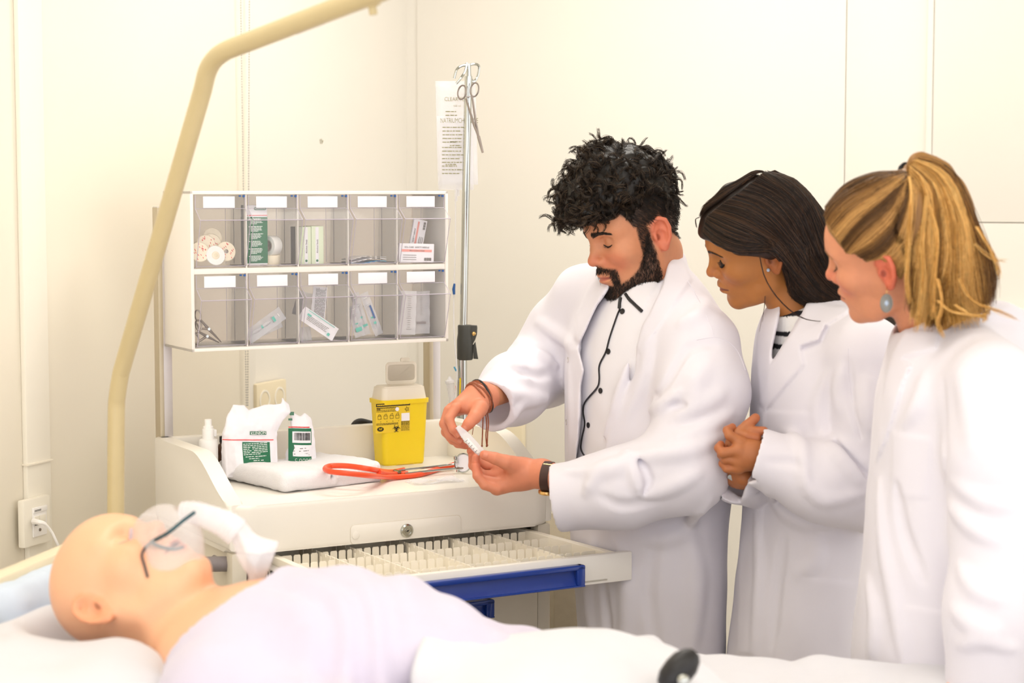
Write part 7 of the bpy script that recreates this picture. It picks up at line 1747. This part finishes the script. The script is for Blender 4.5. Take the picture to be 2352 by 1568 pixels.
m = MB(); m.tube(W[0][:-1], .0028, 8, closed=True); m.build('mask_rim', 'rim', mask, world=True)
m = MB(); m.tube(mh.wv([(.118, y, .020 - abs(y) * .5) for y in (-.018, -.009, 0, .009, .018)]), .0018, 6, flat=.5); m.build('nose_clip', 'alu', mask, world=True)
YM = 2.62
K = lambda px, py, dy=0.: P(px, py, YM + dy)
pcn = mh.w((.150, 0, -.042)); pts = cr([pcn, pcn + (K(470, 1188) - pcn) * .55 + [0, 0, .004], K(487, 1190), K(520, 1205), K(545, 1222)], 6); k = len(pts)
m = MB(); m.tube(pts, [.0135 + (.0013 if i % 2 else 0) + .008 * (i / k) for i in range(k)], 18); m.tube([K(470, 1190), K(476, 1166)], .0062, 10); m.build('connector', 'clearw', mask, world=True)
poly = [(528, 1190), (560, 1196), (582, 1222), (600, 1234), (640, 1246), (626, 1290), (604, 1342), (566, 1350), (572, 1318), (548, 1285), (530, 1240), (516, 1214)]
pc3 = [K(*p) for p in poly]; pp = [(p[0], p[2]) for p in pc3]; pcx = np.mean([p[0] for p in pp]); pcz = np.mean([p[1] for p in pp])
def bag_fn(Q):
    d2 = polyd(Q[:, 0], Q[:, 2], pp); dy = np.abs(Q[:, 1] - YM - .006 * np.sin(Q[:, 2] * 60) - .004 * np.sin(Q[:, 0] * 90)) - (.004 + .016 * np.clip(-d2 / .018, 0, 1))
    return sx(d2, dy, .004) + .0008 * VNO(Q, 110)
V, F = sdf_mesh(bag_fn, (min(p[0] for p in pp) - .01, YM - .035, min(p[1] for p in pp) - .01), (max(p[0] for p in pp) + .01, YM + .035, max(p[1] for p in pp) + .01), .0026); np_mesh('reservoir_bag', V, F, 'clearw', mask, True, None, 1)
fs_ = lambda px, py, off=.002: (lambda p: p + sdfn(mh.fn, p) * off)(march(mh.fn, px, py, 2.4, 2.9))
m = MB(); a_ = fs_(348, 1248, .004); m.tube(cr([K(447, 1176, -.03), K(420, 1196, -.045), K(385, 1224, -.05), a_ + [.004, -.006, .003], a_], 6), .0026, 8); m.tube(cr([a_, fs_(372, 1258), fs_(398, 1262), fs_(418, 1256)], 6), .0022, 8); m.build('elastic_strap', 'elastic', mask, world=True)
m = MB(); m.tube(cr([a_, fs_(332, 1260), fs_(325, 1276), fs_(332, 1300), fs_(340, 1326)], 6), .002, 8); m.build('elastic_strap', 'elastic2', mask, world=True)
# blanket over the lower body
def HB(x, y):
    X = BO[0] + x * math.cos(BF.a) - y * math.sin(BF.a); Y = BO[1] + x * math.sin(BF.a) + y * math.cos(BF.a); Q = np.stack([X, Y, 0 * X], -1)
    q = (Q.reshape(-1, 3) - n0) @ GF.R.T; bx, by = q[:, 0].reshape(X.shape), q[:, 1].reshape(X.shape)
    up = lambda cx, cy, cz, rx, ry, rz: cz + rz * np.sqrt(np.clip(1 - ((bx - cx) / rx) ** 2 - ((by - cy) / ry) ** 2, 0, 1))
    t1 = np.where(((bx - .13) / .262) ** 2 + (by / .24) ** 2 < 1, up(.13, 0, .902, .262, .24, .100), .0); t2 = np.where(((bx - .46) / .26) ** 2 + (by / .22) ** 2 < 1, up(.46, 0, .86, .26, .22, .080), 0)
    flat = .800 + .004 * np.sin(x * 9 + 1) ; legs = .05 * (np.exp(-((by + .09) / .075) ** 2) + np.exp(-((by - .09) / .075) ** 2)) * np.clip((bx - .4) / .2, 0, 1) * np.clip((1.45 - bx) / .25, 0, 1)
    arms = .094 * np.exp(-((np.abs(by) - .222 + .04 * np.clip(bx - .3, 0, 1)) / .062) ** 4) * np.clip((.68 - bx) / .1, 0, 1)
    h = np.maximum(flat + legs, flat + arms); k = .02
    for t in (t1, t2): d = np.maximum(k - np.abs(h - t), 0) / k; h = np.maximum(h, t) + d * d * k * .25
    edge = np.clip((y + .10) / .10, 0, 1)
    v = VNO(np.stack([x.ravel() * 9, y.ravel() * 5, 0 * x.ravel()], 1).astype(np.float32), 1).reshape(x.shape); v2 = VNO(np.stack([x.ravel() * 26, y.ravel() * 12, 0 * x.ravel()], 1).astype(np.float32), 1).reshape(x.shape)
    h = h + .007 * v + .004 * v2 + edge * .008 * np.abs(np.sin(x * 21 + 2 * v))
    drop = np.where(y > -.005, -(y + .005) * 14, 0) + np.where(y < -.955, (y + .955) * 14, 0)
    return h + drop
bl = thing('blanket', 'white blanket spread over the mannequin legs and far edge of the bed', 'blanket', BF.w((1.3, -.48, .80)), BF.a)
xs = np.linspace(.705, 2.0, 190); ys = np.concatenate([np.linspace(-.985, -.955, 6)[:-1], np.linspace(-.955, -.005, 130), np.linspace(-.005, .012, 6)[1:]]); X, Y = np.meshgrid(xs, ys, indexing='ij')
Gh = np.stack([X - 1.3, Y + .48, HB(X, Y) - .80], -1); m = MB(); m.sheet(Gh, .006); m.build('blanket_cloth', 'sheet', bl, angle=180)
# inflation bulb
c = P(1560, 1538, 2.38); t = thing('inflation_bulb', 'black rubber inflation bulb with metal valve lying on the blanket', 'bulb', c - [0, 0, .022])
R = Rz(25) @ Ry(48)
m = MB(); m.lathe([(.004, -.034), (.012, -.030), (.0185, -.018), (.0205, -.002), (.0195, .012), (.014, .025), (.008, .031)], (0, 0, .022), R=R, n=28); m.build('bulb', 'black', t)
m = MB(); m.lathe([(.006, -.003), (.0085, 0), (.0085, .008), (.006, .012), (.004, .013), (.004, .017), (.0005, .018)], (.003, -.019, .014), R=Rx(80), n=18); m.build('valve', 'chrome', t)
# lifting pole
bp = thing('lifting_pole', 'cream tubular patient lifting pole rising from the bed head and bending over it', 'lifting pole', BF.w((-.035, .03, .40)), BF.a)
r0 = .0148
pts = [P(265, 1420, 3.22), P(266, 1200, 3.22), P(267, 960, 3.22), P(270, 900, 3.215), P(290, 800, 3.19), P(388, 480, 3.06), P(470, 195, 2.95)]
arc = [P(470, 195, 2.95), P(478, 160, 2.93), P(490, 135, 2.91), P(515, 116, 2.885), P(545, 104, 2.86)]
end = [P(545, 104, 2.86), P(700, 45, 2.72), P(860, -16, 2.60), P(930, -44, 2.54)]
low = cr([P(265, 1700, 3.22), P(266, 1200, 3.22), P(267, 960, 3.22), P(270, 905, 3.215), P(278, 855, 3.205)], 8)
path = np.concatenate([low[:-1], np.linspace(P(278, 855, 3.205), P(466, 205, 2.95), 14)[:-1], cr([P(466, 205, 2.95), P(476, 165, 2.93), P(492, 137, 2.91), P(518, 117, 2.885), P(550, 104, 2.86)], 6)[:-1], np.linspace(P(550, 104, 2.86), P(930, -42, 2.54), 12)])
path[0][2] = .42
m = MB(); m.tube(path, r0, 20); m.build('pole_tube', 'boom', bp, world=True)
d_ = nrm(P(930, -42, 2.54) - P(550, 104, 2.86)); a = P(676, 56, 2.755); b = P(735, 33, 2.705)
m = MB(); m.tube([a, b], r0 + .0006, 20); sl = m.build('sticker', 'clearw', bp, world=True)
m = MB(); u = nrm(np.cross(d_, [0, 1., 0])); up = -u if u[2] < 0 else u; nrml = nrm(np.cross(d_, up)); nrml = -nrml if nrml[1] > 0 else nrml
for i, (s0, wd) in enumerate(((.45, .012), (.62, .014), (.8, .010))):
    p = a + (b - a) * s0 + (nrml * .94 + up * .32) * (r0 + .0009); m.box(p, (wd * .55, .0006, .006), R=np.stack([d_, nrml, up], 1))
m.build('sticker_print', 'inkol', sl, world=True)
m = MB(); p = P(853, 0, 2.607); m.tube([p, P(858, 34, 2.607)], .0058, 12); m.tube([P(846, 8, 2.607), P(868, 0, 2.6)], .0075, 12); m.build('hook_stub', 'boom', bp, world=True)
